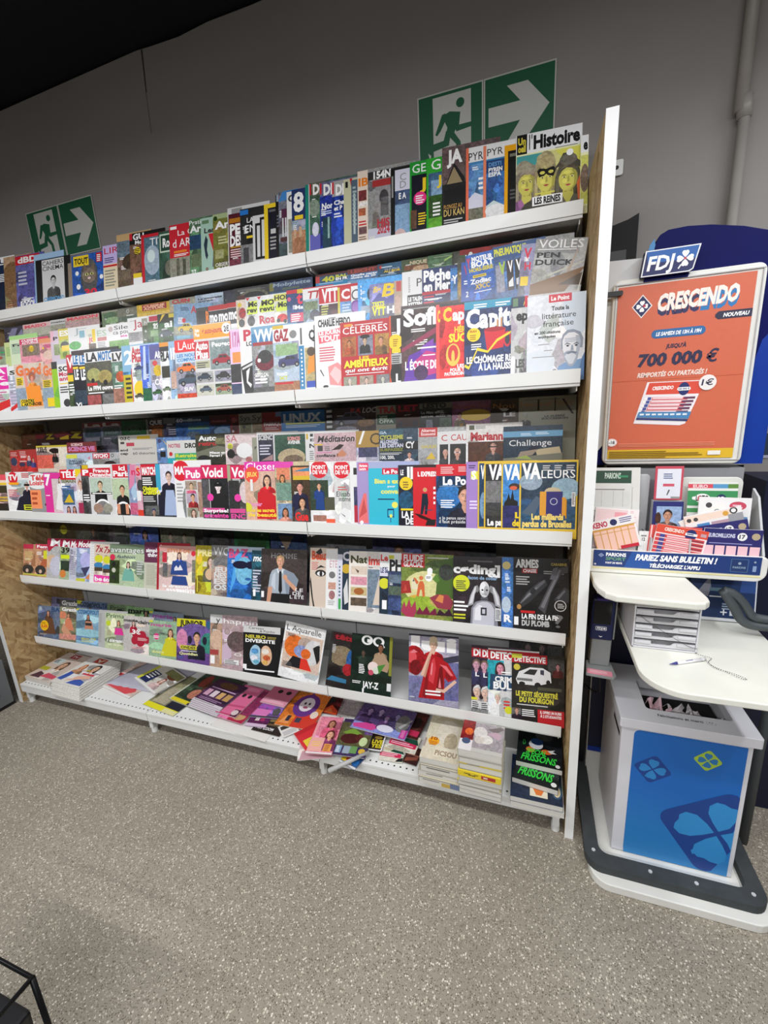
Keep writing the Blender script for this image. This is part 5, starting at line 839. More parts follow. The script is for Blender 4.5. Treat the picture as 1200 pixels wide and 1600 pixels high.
('r2m', -1.4088, -0.2931, 0.2, 0.0555, 0.2767, 0.0027, 0, '.eee', 'r 0 .85 9 1 .b22|r 0 .35 9 .84 .333~|tn .1 .5 .85 .3 W mo', 'black and white motorbike cover with a red top, middle of three'),
('r2m', -1.3565, -0.2939, 0.2, 0.0481, 0.2778, 0.0027, 0, '.eee', 'r 0 .85 9 1 .b22|r 0 .35 9 .84 .333~|tn .1 .5 .85 .3 W mc', 'black and white motorbike cover with a red top, rightmost of three'),
('r2m', -1.3116, -0.295, 0.2, 0.0474, 0.2823, 0.0027, 0, '.dcb~', 'o .35 .85 .07 .db2|e .6 .6 .35 .16 .a22~|e .5 .3 .3 .12 .333~', 'pale cover with a red motorbike rider'),
('r2m', -1.2642, -0.296, 0.2, 0.0588, 0.2864, 0.0027, 0, '.ddd~', 'p R 0 .99 .35 .99 .18 .9|p .de5 .05 .62 .3 .88 2 .88 2 .5 .1 .5|tn .2 .72 .8 .14 K Mo|tb .1 .55 .8 .14 K rev|e .4 .3 .3 .15 .444~|e .4 .18 .12 .08 K', 'white motorbike cover with a yellow hexagon title, left of its twin'),
('r2m', -1.2084, -0.2965, 0.2, 0.0786, 0.2841, 0.0027, 0, '.eee~', 'p R 0 .99 .25 .99 .12 .9|p .de5 .1 .65 .3 .88 2 .88 2 .52 .15 .52|tn .25 .72 .75 .14 K MO|tb .15 .55 .85 .14 K revu|tb .1 .2 .9 .22 .c34 Roa|r 0 .02 1 .16 .aaa~', 'white motorbike cover with a yellow hexagon title and red lettering'),
('r2m', -1.1298, -0.2959, 0.2, 0.0589, 0.2813, 0.0027, 0, '.ddc~', 'r 0 .8 9 1 .dd6|tb .05 .83 .95 .13 K HOI|p .de5 .1 .6 .35 .78 2 .78 2 .5 .2 .5|tn .3 .62 .7 .14 K Mo|e .6 .3 .4 .12 .c22~|o .3 .24 .06 K|o .8 .2 .06 K', 'yellow-topped cover with a red racing motorbike'),
('r2m', -1.0709, -0.2963, 0.2, 0.0719, 0.2881, 0.0027, 0, '.247~', 'r 0 .9 9 1 .c23|r .65 .88 1 1 .db2|o .15 .75 .06 .d58|tb .6 .6 .35 .3 .e35 t|tb .5 .45 .5 .1 W Ma|r .2 .1 1 .35 .d46|l .25 .32 .6 4 .06 W', 'navy blue cover with red and white lettering'),
('r2m', -0.999, -0.2961, 0.2, 0.0699, 0.2832, 0.0027, 0, '.abc~', 'r 0 .7 9 1 .eee|ti .25 .72 .8 .2 .b22 TT|r .1 .4 .9 .64 .786~|e .7 .25 .3 .15 .445~', 'white and sky-blue cover with a striped red title'),
('r2m', -0.9291, -0.2959, 0.2, 0.0815, 0.2785, 0.0027, 0, '.312~', 'r 0 .55 9 1 .c23|r 0 .52 9 .55 W|tn .15 .6 .8 .34 W VTT|l .1 .48 .4 4 .07 .cc6|r .6 .1 .95 .35 .522~', 'red and black cover with white slanted capital letters'),
('r2m', -0.8502, -0.2954, 0.2, 0.0582, 0.2701, 0.0027, 0, '.69c~', 'r 0 .58 9 1 .c33|r 0 0 .15 1 .dc4|tb .25 .66 .6 .26 W C|l .3 .5 .6 3 .08 .cde|r .2 .1 1 .3 .8ab~', 'red-topped blue cover with a white letter'),
('r2m', -0.7946, -0.2959, 0.2, 0.0338, 0.2672, 0.0027, 0, '.eee~', 'o .6 .75 .15 .445|o .6 .75 .11 .eee|o .6 .4 .2 .749|o .6 .4 .14 .96b', 'white cover with a purple wheel'),
('r2m', -0.766, -0.2978, 0.2, 0.0512, 0.2837, 0.0027, 0, '.5ae~', 'l .2 .85 .1 4 .1 W|e .9 .6 .2 .15 .234~|r .2 .1 1 .3 .9ab~', 'light blue sky cover with dark cyclists'),
('r2m', -0.7198, -0.2989, 0.2, 0.0947, 0.2614, 0.0027, 0, '.88b~', 'r 0 0 9 .5 .778~|p .66a .1 .5 .4 .75 .7 .55 1 .7 1 .4 .1 .4|ti .15 .76 .3 .16 Y Big|ti .5 .62 .5 .34 Y B|tn .1 .36 .5 .12 .ee2 TESTS|r .08 .34 .55 .36 Y|tn .1 .1 .55 .22 .ee2 VTT|tb .7 .12 .3 .2 W H', 'mauve mountain cover with big yellow lettering'),
('r2m', -0.6251, -0.2975, 0.2, 0.0292, 0.2617, 0.0027, 0, '.ba9', 'r .3 .7 .9 .98 .c55|r .1 .1 .8 .6 .ca9~', 'tan cover edge with a red patch'),
('r2m', -0.5935, -0.2993, 0.2, 0.076, 0.2858, 0.0027, 0, '.eee', 't .7 .6 .25 .2 .555 P|l .3 .85 .1 8 .05 .999|r .25 .02 1 .4 .333|tn .3 .24 .65 .1 W LE TALEN|tn .3 .1 .65 .1 W KITTEN', 'white cover with a black box of white capitals'),
('r2m', -0.5199, -0.2989, 0.2, 0.1052, 0.2858, 0.0027, 0, '.236~', 'tn .05 .68 .92 .26 W Pêche|tn .05 .44 .9 .22 W en Mer|r 0 .34 1 .42 .b23|r .05 .27 .4 .31 .c34|l .07 .24 .8 1 .05 W|r .05 .12 .4 .17 .c34|r 0 0 9 .1 .25a~', 'navy fishing cover with large white lettering and a red band'),
('r2m', -0.4191, -0.2972, 0.2, 0.0267, 0.2751, 0.0027, 0, '.37b~', 'tb .2 .6 .7 .2 W Y|r 0 .1 9 .4 .58b~', 'blue sky cover edge'),
('r2m', -0.3946, -0.2994, 0.2, 0.0287, 0.305, 0.0027, 0, '.763~', 'r 0 .7 9 1 .443~|e .5 .3 .5 .2 .a84~', 'golden autumn cover edge'),
('r2m', -0.3813, -0.302, 0.2, 0.0307, 0.2862, 0.0027, 0, '.35a', 'tb .3 .7 .5 .2 .c35 V|l .3 .55 .6 2 .06 W|tb .5 .15 .4 .12 W Z', 'blue boating cover peeking out left of its twin'),
('r2m', -0.3411, -0.3034, 0.2, 0.0983, 0.3057, 0.0027, -5, '.36b~', 'tb .03 .7 .12 .22 .d34 Y|tn .2 .83 .7 .1 W MOTEUR|tn .18 .7 .75 .12 W BOAT|tn .1 .6 .8 .08 .dc3 HORS-SERIE|r .2 .46 .65 .52 Y|l .23 .5 .4 1 .03 K|tb .1 .33 .7 .1 W Zodiac|tb .25 .2 .5 .11 .db3 X9CC|l .2 .14 .6 1 .03 W', 'blue boating cover with a yellow model headline'),
('r2m', -0.2548, -0.3024, 0.165, 0.1066, 0.3179, 0.0027, -4, '.469~', 'r 0 .72 9 1 .358|tn .03 .8 .95 .14 .dd4 PNEUMATIQUE|r .05 .02 .3 .6 .99a~|tb .15 .4 .2 .25 .ac3 V|r .38 .02 .58 .66 .322|tb .42 .42 .15 .22 W V|r .62 .02 .95 .66 .222|tb .66 .42 .3 .22 W Vo|p .eee .42 .2 .56 .3 .56 .1 .42 .1|p .ddd .65 .25 .95 .3 .95 .1 .65 .12', 'blue cover with yellow capitals over three photo strips'),
('r2m', -0.2057, -0.3033, 0.11, 0.0481, 0.3058, 0.0027, 4, '.99b~', 'tb .2 .7 .5 .2 .d24 V|tb .3 .45 .4 .15 .d24 H|r .1 .1 .6 .3 Y', 'lavender cover with red slanted letters, askew'),
('r2m', -0.1764, -0.3052, 0.155, 0.1684, 0.3045, 0.0027, 7, '.b9b9b9~', 'r 0 .68 .8 1 .999~|t .06 .8 .8 .17 .f4f4f4 VOILES|r .05 .76 .75 .775 W|tb .05 .6 .42 .1 K PEN|tb .04 .44 .7 .11 K DUICK|p .864 0 .02 .06 .0 .95 .36 .95 .4|p .ccb .3 .2 .9 .5 .92 .54 .3 .24|p .543 .5 .02 .95 .02 .95 .3|p .ba9 .62 .3 .68 .3 .78 .75 .76 .76|p .eed .75 .0 .8 .0 .98 .3 .98 .36', 'grey sailing cover showing a wooden spar, tilted right'),
('r2f', -2.8971, -0.38, 0.2329, 0.2329, 0.2677, 0.0027, 0, '.eee~', 'r 0 .5 9 .95 .e3a|tb .2 .82 .7 .1 W ELA|tb .2 .7 .7 .1 W ok|tb .2 .58 .8 .1 W me|l .1 .45 .8 4 .05 .c69|p .d33 0 .1 1 .3 1 .15 0 0', 'white and magenta cover cut by the photo edge'),
('r2f', -2.6544, -0.38, 0.2, 0.0676, 0.2545, 0.0027, 0, '.dde~', 'r 0 .8 9 1 .eee|tb .2 .82 .7 .08 K S|l .1 .7 .8 9 .07 .aab|p .d33 0 .1 1 .25 1 .15 0 .02', 'white cover edge left of the orange sweater one'),
('r2f', -2.6011, -0.3802, 0.2, 0.1913, 0.2595, 0.0027, 0, '.dcb~', 'tn .05 .76 .9 .2 .e73 Good|e .6 .72 .12 .1 .a65|h .6 .68 .16 .b62 .e98 .f93|p .f93 .35 .52 .85 .52 .9 .1 .4 .1|p .e98 .3 .9 .38 .9 .45 .55 .35 .5|r .05 .56 .28 .72 Y|l .07 .69 .18 4 .035 K|r 0 .02 .35 .5 .9ab~|r .12 .12 .6 .26 Y|tn .15 .19 .45 .06 K CONTRE|tn .15 .12 .7 .06 K L ARTHROSE', 'woman in orange top beside yellow labels, left of its twin'),
('r2f', -2.4098, -0.38, 0.2, 0.0762, 0.2437, 0.0027, 0, '.dba~', 'tn .2 .76 .8 .2 .e73 Go|r .1 .5 .8 .66 Y|l .15 .64 .6 4 .035 K|r 0 .02 .9 .5 .9ab~|tn .4 .18 .6 .07 K CO|tn .4 .1 .6 .07 K LA|r .35 .08 1 .27 Y', 'cover with orange masthead and yellow labels, right of its twin'),
('r2f', -2.3336, -0.38, 0.2, 0.0483, 0.2494, 0.0027, 0, '.9c2', 'p .7b4 0 .3 1 .6 1 .2|r 0 .85 9 1 .333', 'lime green cover edge'),
('r2f', -2.294, -0.381, 0.2, 0.0735, 0.2579, 0.0027, 0, '.eee', 'r 0 .9 9 1 .ccd|tb .1 .76 .9 .09 K SO|tb .1 .66 .9 .08 .c35 Mon|tb .1 .57 .9 .08 .c35 anti|r .1 .5 1 .52 Y|l .1 .45 .8 3 .05 D|e .6 .12 .3 .08 .444~', 'white cover with red and black small headlines'),
('r2f', -2.229, -0.3804, 0.2, 0.0426, 0.2728, 0.0027, 0, '.453~', 'r 0 .66 9 1 .c23|tb .1 .76 .8 .18 W V|r 0 .5 .8 .62 Y|l .1 .45 .8 3 .05 W', 'red-topped dark cover edge'),
('r2f', -2.1907, -0.3815, 0.2, 0.0421, 0.2868, 0.0027, 0, '.112~', 'r 0 .75 9 .92 .eee|r 0 .92 9 1 .322|tn .15 .77 .7 .14 .27b LE|r .05 .68 .8 .72 Y|tn .2 .5 .6 .16 W LE|r 0 .05 9 .3 .345~|tb .05 .02 .9 .06 W Vi', 'black motorbike newspaper with a white title band, first of three fanned'),
('r2f', -2.1487, -0.3823, 0.2, 0.0456, 0.2829, 0.0027, 0, '.112~', 'r 0 .75 9 .92 .eee|r 0 .92 9 1 .322|tn .15 .77 .7 .14 .27b LE|r .05 .68 .8 .72 Y|tn .2 .5 .6 .16 W LE|r 0 .05 9 .3 .345~', 'black motorbike newspaper with a white title band, second of three fanned'),
('r2f', -2.1072, -0.3832, 0.2, 0.1606, 0.2848, 0.0027, 0, '.333~', 'r 0 .77 9 .95 .eee|r 0 .95 9 1 .222|tn .07 .79 .4 .14 .222 LA|tn .5 .79 .5 .14 .17b MOTO|r 0 .25 1 .76 .554~|e .3 .55 .25 .12 .aa6~|e .7 .5 .25 .12 .a95~|o .25 .45 .04 K|o .7 .4 .05 K|r .02 .36 .4 .41 .c22|tn .05 .28 .9 .07 W La FFM ouvre|l .05 .24 .8 1 .04 W|r 0 .02 .5 .2 .a55~|r .55 .02 1 .2 .777~', 'black motorbike newspaper showing two racing bikes'),
('r2f', -1.9466, -0.38, 0.2, 0.0696, 0.2727, 0.0027, 0, '.576~', 'r 0 .77 9 .95 .eee|r 0 .95 9 1 .345|tn .1 .79 .8 .13 .222 LV|e .7 .5 .4 .1 .c52~|r 0 .02 1 .3 .a76~|l .1 .35 .7 2 .04 W', 'grey-green motorbike newspaper with an orange bike'),
('r2f', -1.8808, -0.38, 0.2, 0.0568, 0.2803, 0.0027, 0, '.48b~', 'r 0 .55 9 1 .8bd|tb .2 .68 .9 .22 W 2|r 0 0 9 .5 .cb2|l .2 .45 .6 5 .08 .332|r .8 0 1.2 .6 R', 'sky-blue cover with a yellow lower half'),
('r2f', -1.8277, -0.3802, 0.2, 0.0632, 0.2753, 0.0027, 0, '.eee~', 'tn .08 .85 .85 .12 .c23 Auto|tn .08 .72 .85 .12 .c23 Plus|c .6 .6 .8 .347|l .1 .5 .8 1 .03 A|e .6 .25 .5 .14 Y|c .5 .12 .8 .554', 'white cover with red title and a blue car'),
('r2f', -1.7719, -0.3802, 0.2, 0.0584, 0.2726, 0.0027, 0, '.46c~', 'p .cdf .1 .4 .3 .98 .5 .98 .4 .4|p .9be .6 .3 .8 .98 .95 .98 .8 .3|r 0 0 9 .25 .264~', 'blue wrapped cover with pale painted shine streaks'),  # pale streaks paint the wrapper's shine into the ink
('r2f', -1.7207, -0.3804, 0.2, 0.0645, 0.2677, 0.0027, 0, '.aab~', 'r 0 .75 9 1 .559|tn .4 .77 .6 .11 W AU|o .4 .68 .05 .d44|e .6 .55 .35 .1 .db2~|tb .3 .3 .7 .1 W CO|c .5 .16 .9 .363', 'purple-topped cover with a yellow and a green car'),
('r2f', -1.6633, -0.3803, 0.2, 0.0528, 0.2728, 0.0027, 0, '.eee~', 'r 0 .93 9 1 .e92|r 0 .85 9 .93 .222|tn .05 .7 .9 .14 .223 PLA|r .1 .4 .9 .6 .332|c .5 .2 .9 .786|r .1 .3 .7 .36 W', 'white cover with black lettering under an orange strip'),
('r2f', -1.614, -0.3807, 0.2, 0.0416, 0.2732, 0.0027, 0, '.9bd~', 'tb .2 .7 .8 .18 W IF|r .1 .2 .9 .5 .ca9~', 'pale blue cover edge with white letters'),
('r2f', -1.5793, -0.382, 0.2, 0.1215, 0.2777, 0.0027, 0, '.99a~', 'r 0 .78 9 .98 .e22|t .15 .82 .85 .13 W LAuto|tb .05 .7 .9 .06 .28c LES NOUV|tb .05 .62 .9 .06 .28c COMPACTS|r 0 .6 9 .78 .cde|tb .08 .7 .85 .05 .28c LES NOUV|tb .08 .63 .85 .05 .28c COMPACT|c .45 .5 .8 .e72|c .55 .3 .95 .456|tb .3 .14 .4 .06 W SUV|r 0 0 9 .1 .c42~', 'red-topped cover with an orange and a grey car'),
('r2f', -1.4776, -0.38, 0.1772, 0.1772, 0.325, 0.0027, 0, '.eee~', 'r 0 .8 1.05 .995 .f9a513|tb .03 .9 .13 .05 W Auto|tb .03 .84 .13 .05 W Plus|ti .22 .87 .58 .07 .c33 + auto-journal|o .89 .91 .075 W|tb .82 .87 .14 .07 K 2€|r 0 0 1 .79 .ddd|r 0 .53 .4 .77 .c23|tn .03 .66 .34 .1 W Auto|tn .03 .54 .34 .1 W Plus|r .42 .37 1 .77 .899~|tb .48 .68 .5 .06 W Peugeo|c .75 .48 .55 .a23|r .02 .4 .4 .5 .bb9|l .05 .48 .3 3 .03 .555|r 0 .2 .48 .35 .aaa~|c .24 .27 .4 .345|r .52 .2 1 .35 .99a~|c .75 .27 .4 .333|r 0 .02 .48 .17 .ccb~|c .26 .1 .35 .567|r .52 .02 1 .17 .9a8~|r .52 .13 1 .17 .342|c .75 .09 .4 .a54', 'white car cover topped by an orange banner with a price disc'),
('r2f', -1.3005, -0.38, 0.2, 0.0525, 0.287, 0.0027, 0, '.ece', 'r 0 .72 .1 .98 .d56|tn .25 .75 .7 .2 .c7a 17A|r .2 .5 1 .66 .e94|r 0 .2 9 .48 .333~|r 0 0 9 .18 .346~', 'pink and white striped cover with a dark car'),
('r2f', -1.251, -0.3804, 0.2, 0.0576, 0.2915, 0.0027, 0, '.eee', 'tb .3 .8 .6 .15 .c24 P|tb .5 .72 .5 .06 .333 LO|p .222 0 .42 1 .5 1 0 .3 0|p .eee .4 .35 .7 .4 .5 .2 .8 .15 .7 .1 .4 .18|p .ddd .1 .4 1 .48 1 .44 .1 .37', 'white cover with a bold black swirl pattern'),
('r2f', -1.1965, -0.3805, 0.2, 0.103, 0.2856, 0.0027, 0, '.999~', 'r 0 .72 9 1 .48b|r 0 .9 9 1 .7ac|tn .12 .78 .8 .17 W VW|r .05 .72 .9 .77 .a33|e .55 .48 .42 .14 .723~|e .55 .55 .3 .1 .333~|o .3 .5 .03 W|r .05 .24 .1 .25 W|tb .08 .26 .6 .05 W GESTO CAL|l .08 .23 .6 2 .05 W|r 0 .02 1 .1 .555~', 'grey cover with a dark red van and a blue title band'),
('r2f', -1.0993, -0.38, 0.2, 0.1159, 0.2798, 0.0027, 0, '.bcd~', 'r 0 .75 9 1 .f2f2f2|r 0 .95 .4 1 .db2|tn .04 .77 .55 .16 .a23 GAZ|o .75 .85 .06 .888|r .1 .55 .9 .72 .9b8~|p .557 .2 .5 .9 .56 .9 .4 .2 .38|c .6 .44 .85 .447|tb .1 .25 .4 .05 W PANHARD|tb .2 .19 .3 .05 .dd3 24CT|r 0 0 9 .16 .a75~|r .05 .12 .7 .15 R', 'white-topped cover with a purple classic car'),
('r2f', -0.9862, -0.38, 0.2, 0.0709, 0.2674, 0.0027, 0, '.eee', 'r 0 0 .3 .7 .38b|l .1 .65 .1 10 .06 W|r .1 .72 .2 .97 .555|tb .6 .78 .38 .14 K Q|r .35 .05 1 .66 .ba7~|p .e93 .45 .25 .9 .3 .95 .6 .6 .6|o .7 .6 .07 .543|r .4 .05 .9 .15 .35b', 'white cover with blue spine strip and an orange-clad figure'),
('r2f', -0.9206, -0.38, 0.19, 0.0134, 0.2648, 0.0027, 0, '.222', '', 'narrow black spine left of the white cartoon newspaper'),
('r2f', -0.9153, -0.383, 0.2, 0.1105, 0.294, 0.0027, 0, '.f2f2f2', 'l .5 .96 .3 1 .02 D|tn .13 .85 1.15 .09 K CHARLIE HEBDO|p .e67 .12 .78 1.4 .83 1.4 .68 .15 .62|tn .15 .74 1 .055 W LE JOURNAL|tn .18 .65 .9 .07 W TOUT L|l .15 .57 .65 6 .035 .d67|p .e99 .45 .3 .8 .35 1.2 .2 1 .02 .5 .05|p .fcc .5 .2 .7 .3 1 .2 .8 .05|p .222 .15 .26 .18 .27 .3 .18 .28 .17|e .35 .03 .1 .02 .222', 'white cartoon newspaper with a slanted pink headline box'),
('r2f', -0.8125, -0.3802, 0.1886, 0.1886, 0.2596, 0.0027, 0, '.c1242c', 'r .08 .93 .25 .97 .f93|t .05 .82 .9 .1 W CÉLÈBRES|l .3 .95 .6 1 .02 W|r .03 .48 .32 .78 .a63~|h .18 .68 .1 .421 .c85 .b52|r .36 .48 .66 .78 .889~|h .5 .7 .11 .211 .ca8 .222|e .5 .76 .1 .03 .111|r .7 .48 .98 .78 .b84~|h .82 .68 .12 .543 .d97 .863|tn .38 .415 .2 .05 Y LES|tn .06 .31 .9 .1 .fe3 AMBITIEUX|ti .08 .24 .86 .05 W qui ont écrit|l .1 .21 .8 1 .02 W|r .05 .02 .32 .17 .998~|h .18 .1 .1 .aaa .dcb .555|r .38 .02 .66 .17 .a98~|h .52 .1 .1 .555 .dba .444|r .72 .02 .98 .17 .888~|h .85 .1 .1 .777 .ccb .555', 'red history cover with painted portraits and yellow headline'),
('r2f', -0.624, -0.38, 0.2, 0.0449, 0.2623, 0.0027, 0, '.322~', 'r 0 0 .15 1 .d53|tb .4 .76 .5 .18 W J|o .5 .62 .11 Y|l .3 .66 .4 4 .03 .a70|r .2 .46 .9 .52 Y|r .15 .3 1 .45 .bbb|l .2 .42 .7 4 .03 .333|e .5 .15 .45 .15 .111|tn .5 .03 .4 .12 W L', 'black cover with an orange spine and a yellow disc'),
('r2f', -0.5791, -0.3807, 0.2, 0.1253, 0.2891, 0.0027, 0, '.433~', 'l .05 .96 .9 1 .03 .999|tn .06 .74 .95 .2 W Sofi|p .935 0 .4 1 .62 1 .7 0 .45|p .63a 0 0 .2 .35 1 .5 1 0|p .84b .55 .45 .9 .55 .9 .35 .55 .38|p .c38 .3 .25 .7 .4 1 .36 1 .1 .4 .05|r .45 .43 1 .45 W|l .6 .35 .35 1 .03 W|tn .1 .17 .92 .1 W L ÉCOLE DE|e .55 .12 .2 .1 .425~', 'dark grey and purple abstract cover with white title'),
('r2f', -0.456, -0.38, 0.2, 0.0956, 0.2781, 0.0027, 0, '.e33~', 'r 0 .97 9 1 .333|p .e55 0 0 .12 0 .12 1 0 1|tn .05 .78 .1 .14 Y C|tn .25 .78 .3 .16 Y C|tn .58 .78 .42 .14 W ap|tn .65 .62 .4 .07 Y HÉR|tn .45 .5 .6 .1 .fe2 SUC|e .6 .33 .25 .15 .ec5|e .6 .35 .18 .11 .d33|e .6 .3 .06 .09 .ec5|tn .75 .16 .25 .04 W LES|tn .5 .11 .5 .04 W POUR T|tn .3 .06 .7 .04 W PATRIMOIN', 'red cover with a gold necklace and yellow letters'),
('r2f', -0.3604, -0.38, 0.154, 0.154, 0.2743, 0.0027, 0, '.23386e~', 'r 0 .9 1 1 .2a9cc0|l .2 .96 .3 2 .03 W|l .65 .96 .3 2 .03 W|tn .03 .66 1.1 .23 W Capita|r .68 .58 .71 .74 .d95|r .76 .58 .79 .76 .c84|r .5 .58 .53 .78 .112|p .d23 .42 .62 .86 .62 .82 .38 .48 .35|e .64 .62 .22 .03 .a12|e .9 .48 .08 .1 .d23|e .9 .48 .05 .07 .334|o .2 .57 .09 .fd2|tb .12 .6 .14 .03 .b50 IRAN|l .12 .57 .15 3 .025 .a70|l .15 .45 .25 3 .03 W|p .fd3 .0 .16 .1 .12 .28 .36 .5 .32 .7 .46 1 .56 1 .59 .68 .49 .5 .35 .28 .4 .1 .16 .02 .19|tn .05 .2 .95 .08 W LE CHÔMAGE RE|tn .3 .1 .68 .08 W À LA HAUSS', 'navy cover with a red mug of pencils and a yellow graph line'),
('r2f', -0.2104, -0.38, 0.2, 0.051, 0.2711, 0.0027, 0, '.ccc~', 'r 0 .86 1 1 .235|r .1 .88 .4 .98 .686|p .fd3 .7 .87 .95 .97 .85 .98|tn .3 .7 .7 .12 K ep|r .8 .86 1 1 R|tn .3 .1 .55 .1 .555 LES|tn .3 .0 .7 .08 .555 L INS', 'pale grey cover with navy top strip and black letters'),
('r2f', -0.1613, -0.3804, 0.1714, 0.1714, 0.2648, 0.0027, 0, '.e4e8ef~', 'e .85 .75 .25 .3 .d4e0ee|e .2 .15 .3 .15 .dfe6ee|r .37 .9 .76 1 .d2243c|tb .41 .925 .31 .05 W Le Point|tb .42 .8 .3 .05 .222 Toute la|t .26 .7 .58 .07 .222 littérature|t .28 .6 .52 .07 .222 française|tb .13 .51 .45 .035 .333 en 200 citations|tb .2 .46 .3 .03 .333 expliquées|l .2 .38 .2 1 .02 A|l .3 .3 .2 1 .02 A|l .1 .22 .4 1 .02 A|p .7fa3cc .5 .0 .56 .08 .68 .13 .95 .16 1 .24 1 0|p .5a7fb0 .88 0 .95 .16 1 .24 1 0|p .8f99ab .6 .4 .62 .48 .7 .535 .8 .54 .92 .5 .97 .42 .96 .3 .6 .3|p .e9e9ee .62 .4 .65 .46 .72 .5 .82 .5 .9 .46 .93 .38 .91 .26 .84 .16 .76 .13 .68 .17 .63 .28|p .b4bcca .84 .46 .9 .46 .93 .38 .91 .26 .84 .16 .86 .3|p .a9b2c2 .64 .24 .7 .27 .8 .27 .9 .24 .88 .15 .8 .07 .74 .07 .67 .14|p .d8dde6 .66 .2 .72 .25 .8 .25 .86 .2 .8 .1 .74 .1|p .555f70 .66 .355 .7 .375 .755 .355 .755 .345 .7 .36 .66 .345|p .555f70 .81 .355 .86 .375 .9 .355 .9 .345 .86 .36 .81 .345|e .71 .335 .025 .013 .333b48|e .855 .335 .025 .013 .333b48|p .9aa4b5 .775 .34 .8 .34 .815 .275 .76 .272|p .7b8698 .68 .245 .78 .265 .88 .245 .84 .225 .78 .24 .72 .225|l .66 .43 .2 3 .02 .a8b2c4', 'white literary cover with a sketched bearded man'),
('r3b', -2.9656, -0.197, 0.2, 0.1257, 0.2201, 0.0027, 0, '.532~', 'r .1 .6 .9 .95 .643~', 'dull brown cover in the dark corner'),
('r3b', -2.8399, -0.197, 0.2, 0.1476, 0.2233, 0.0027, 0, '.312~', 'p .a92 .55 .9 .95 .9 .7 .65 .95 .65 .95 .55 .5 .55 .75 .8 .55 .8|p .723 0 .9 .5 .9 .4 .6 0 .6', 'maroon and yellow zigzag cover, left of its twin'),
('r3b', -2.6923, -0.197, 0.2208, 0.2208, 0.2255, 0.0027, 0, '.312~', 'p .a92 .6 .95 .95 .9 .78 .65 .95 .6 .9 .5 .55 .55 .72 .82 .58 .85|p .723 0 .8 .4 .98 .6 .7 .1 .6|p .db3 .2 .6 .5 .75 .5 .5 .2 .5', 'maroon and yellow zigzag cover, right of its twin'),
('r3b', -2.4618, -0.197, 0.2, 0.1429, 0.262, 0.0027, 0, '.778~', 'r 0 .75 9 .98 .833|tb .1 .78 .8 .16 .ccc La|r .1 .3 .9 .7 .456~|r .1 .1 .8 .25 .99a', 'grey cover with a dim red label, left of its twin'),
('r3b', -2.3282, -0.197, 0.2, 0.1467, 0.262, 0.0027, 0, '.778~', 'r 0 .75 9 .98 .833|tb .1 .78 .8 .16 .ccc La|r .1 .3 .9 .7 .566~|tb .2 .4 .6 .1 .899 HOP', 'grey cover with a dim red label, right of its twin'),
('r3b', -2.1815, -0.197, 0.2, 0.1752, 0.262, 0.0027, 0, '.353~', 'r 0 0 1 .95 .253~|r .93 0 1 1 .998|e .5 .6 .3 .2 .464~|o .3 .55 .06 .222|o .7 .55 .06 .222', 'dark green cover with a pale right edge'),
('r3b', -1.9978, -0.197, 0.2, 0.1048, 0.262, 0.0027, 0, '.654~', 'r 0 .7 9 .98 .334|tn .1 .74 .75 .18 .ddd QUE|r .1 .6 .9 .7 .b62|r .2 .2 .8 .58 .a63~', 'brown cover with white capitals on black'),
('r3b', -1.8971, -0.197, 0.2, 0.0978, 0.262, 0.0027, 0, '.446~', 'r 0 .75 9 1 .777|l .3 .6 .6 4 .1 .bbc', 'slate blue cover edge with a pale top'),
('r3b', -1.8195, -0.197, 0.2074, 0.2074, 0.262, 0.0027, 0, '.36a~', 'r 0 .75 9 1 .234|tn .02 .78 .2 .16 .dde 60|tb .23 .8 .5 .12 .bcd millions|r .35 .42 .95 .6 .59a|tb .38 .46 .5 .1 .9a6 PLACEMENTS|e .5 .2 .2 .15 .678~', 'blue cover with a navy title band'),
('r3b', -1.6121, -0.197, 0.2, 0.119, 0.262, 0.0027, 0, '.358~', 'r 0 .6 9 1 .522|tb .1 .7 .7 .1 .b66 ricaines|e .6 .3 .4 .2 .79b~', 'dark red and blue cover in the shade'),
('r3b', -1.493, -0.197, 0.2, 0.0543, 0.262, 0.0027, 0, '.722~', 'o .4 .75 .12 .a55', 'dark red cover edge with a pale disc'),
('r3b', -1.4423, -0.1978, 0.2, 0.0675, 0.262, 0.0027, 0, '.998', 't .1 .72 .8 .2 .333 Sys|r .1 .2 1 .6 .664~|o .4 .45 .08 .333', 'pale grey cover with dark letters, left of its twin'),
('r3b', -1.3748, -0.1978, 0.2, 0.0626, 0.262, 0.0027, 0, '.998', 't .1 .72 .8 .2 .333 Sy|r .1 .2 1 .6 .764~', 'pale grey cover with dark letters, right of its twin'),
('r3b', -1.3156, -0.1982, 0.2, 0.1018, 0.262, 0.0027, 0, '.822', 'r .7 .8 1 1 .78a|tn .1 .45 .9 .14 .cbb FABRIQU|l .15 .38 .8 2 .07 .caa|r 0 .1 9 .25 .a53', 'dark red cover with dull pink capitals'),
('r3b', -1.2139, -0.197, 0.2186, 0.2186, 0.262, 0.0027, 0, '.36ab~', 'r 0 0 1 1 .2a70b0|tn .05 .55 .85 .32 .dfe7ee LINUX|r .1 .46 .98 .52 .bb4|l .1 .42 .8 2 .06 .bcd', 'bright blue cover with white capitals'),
('r3b', -0.9953, -0.197, 0.2, 0.0431, 0.262, 0.0027, 0, '.222', 'r .2 .05 .8 .15 .ddd|r .2 .25 .8 .35 .ddd|r .2 .45 .8 .55 .ddd|r .2 .65 .8 .75 .ddd|r .2 .85 .8 .95 .ddd', 'black film-strip patterned edge'),
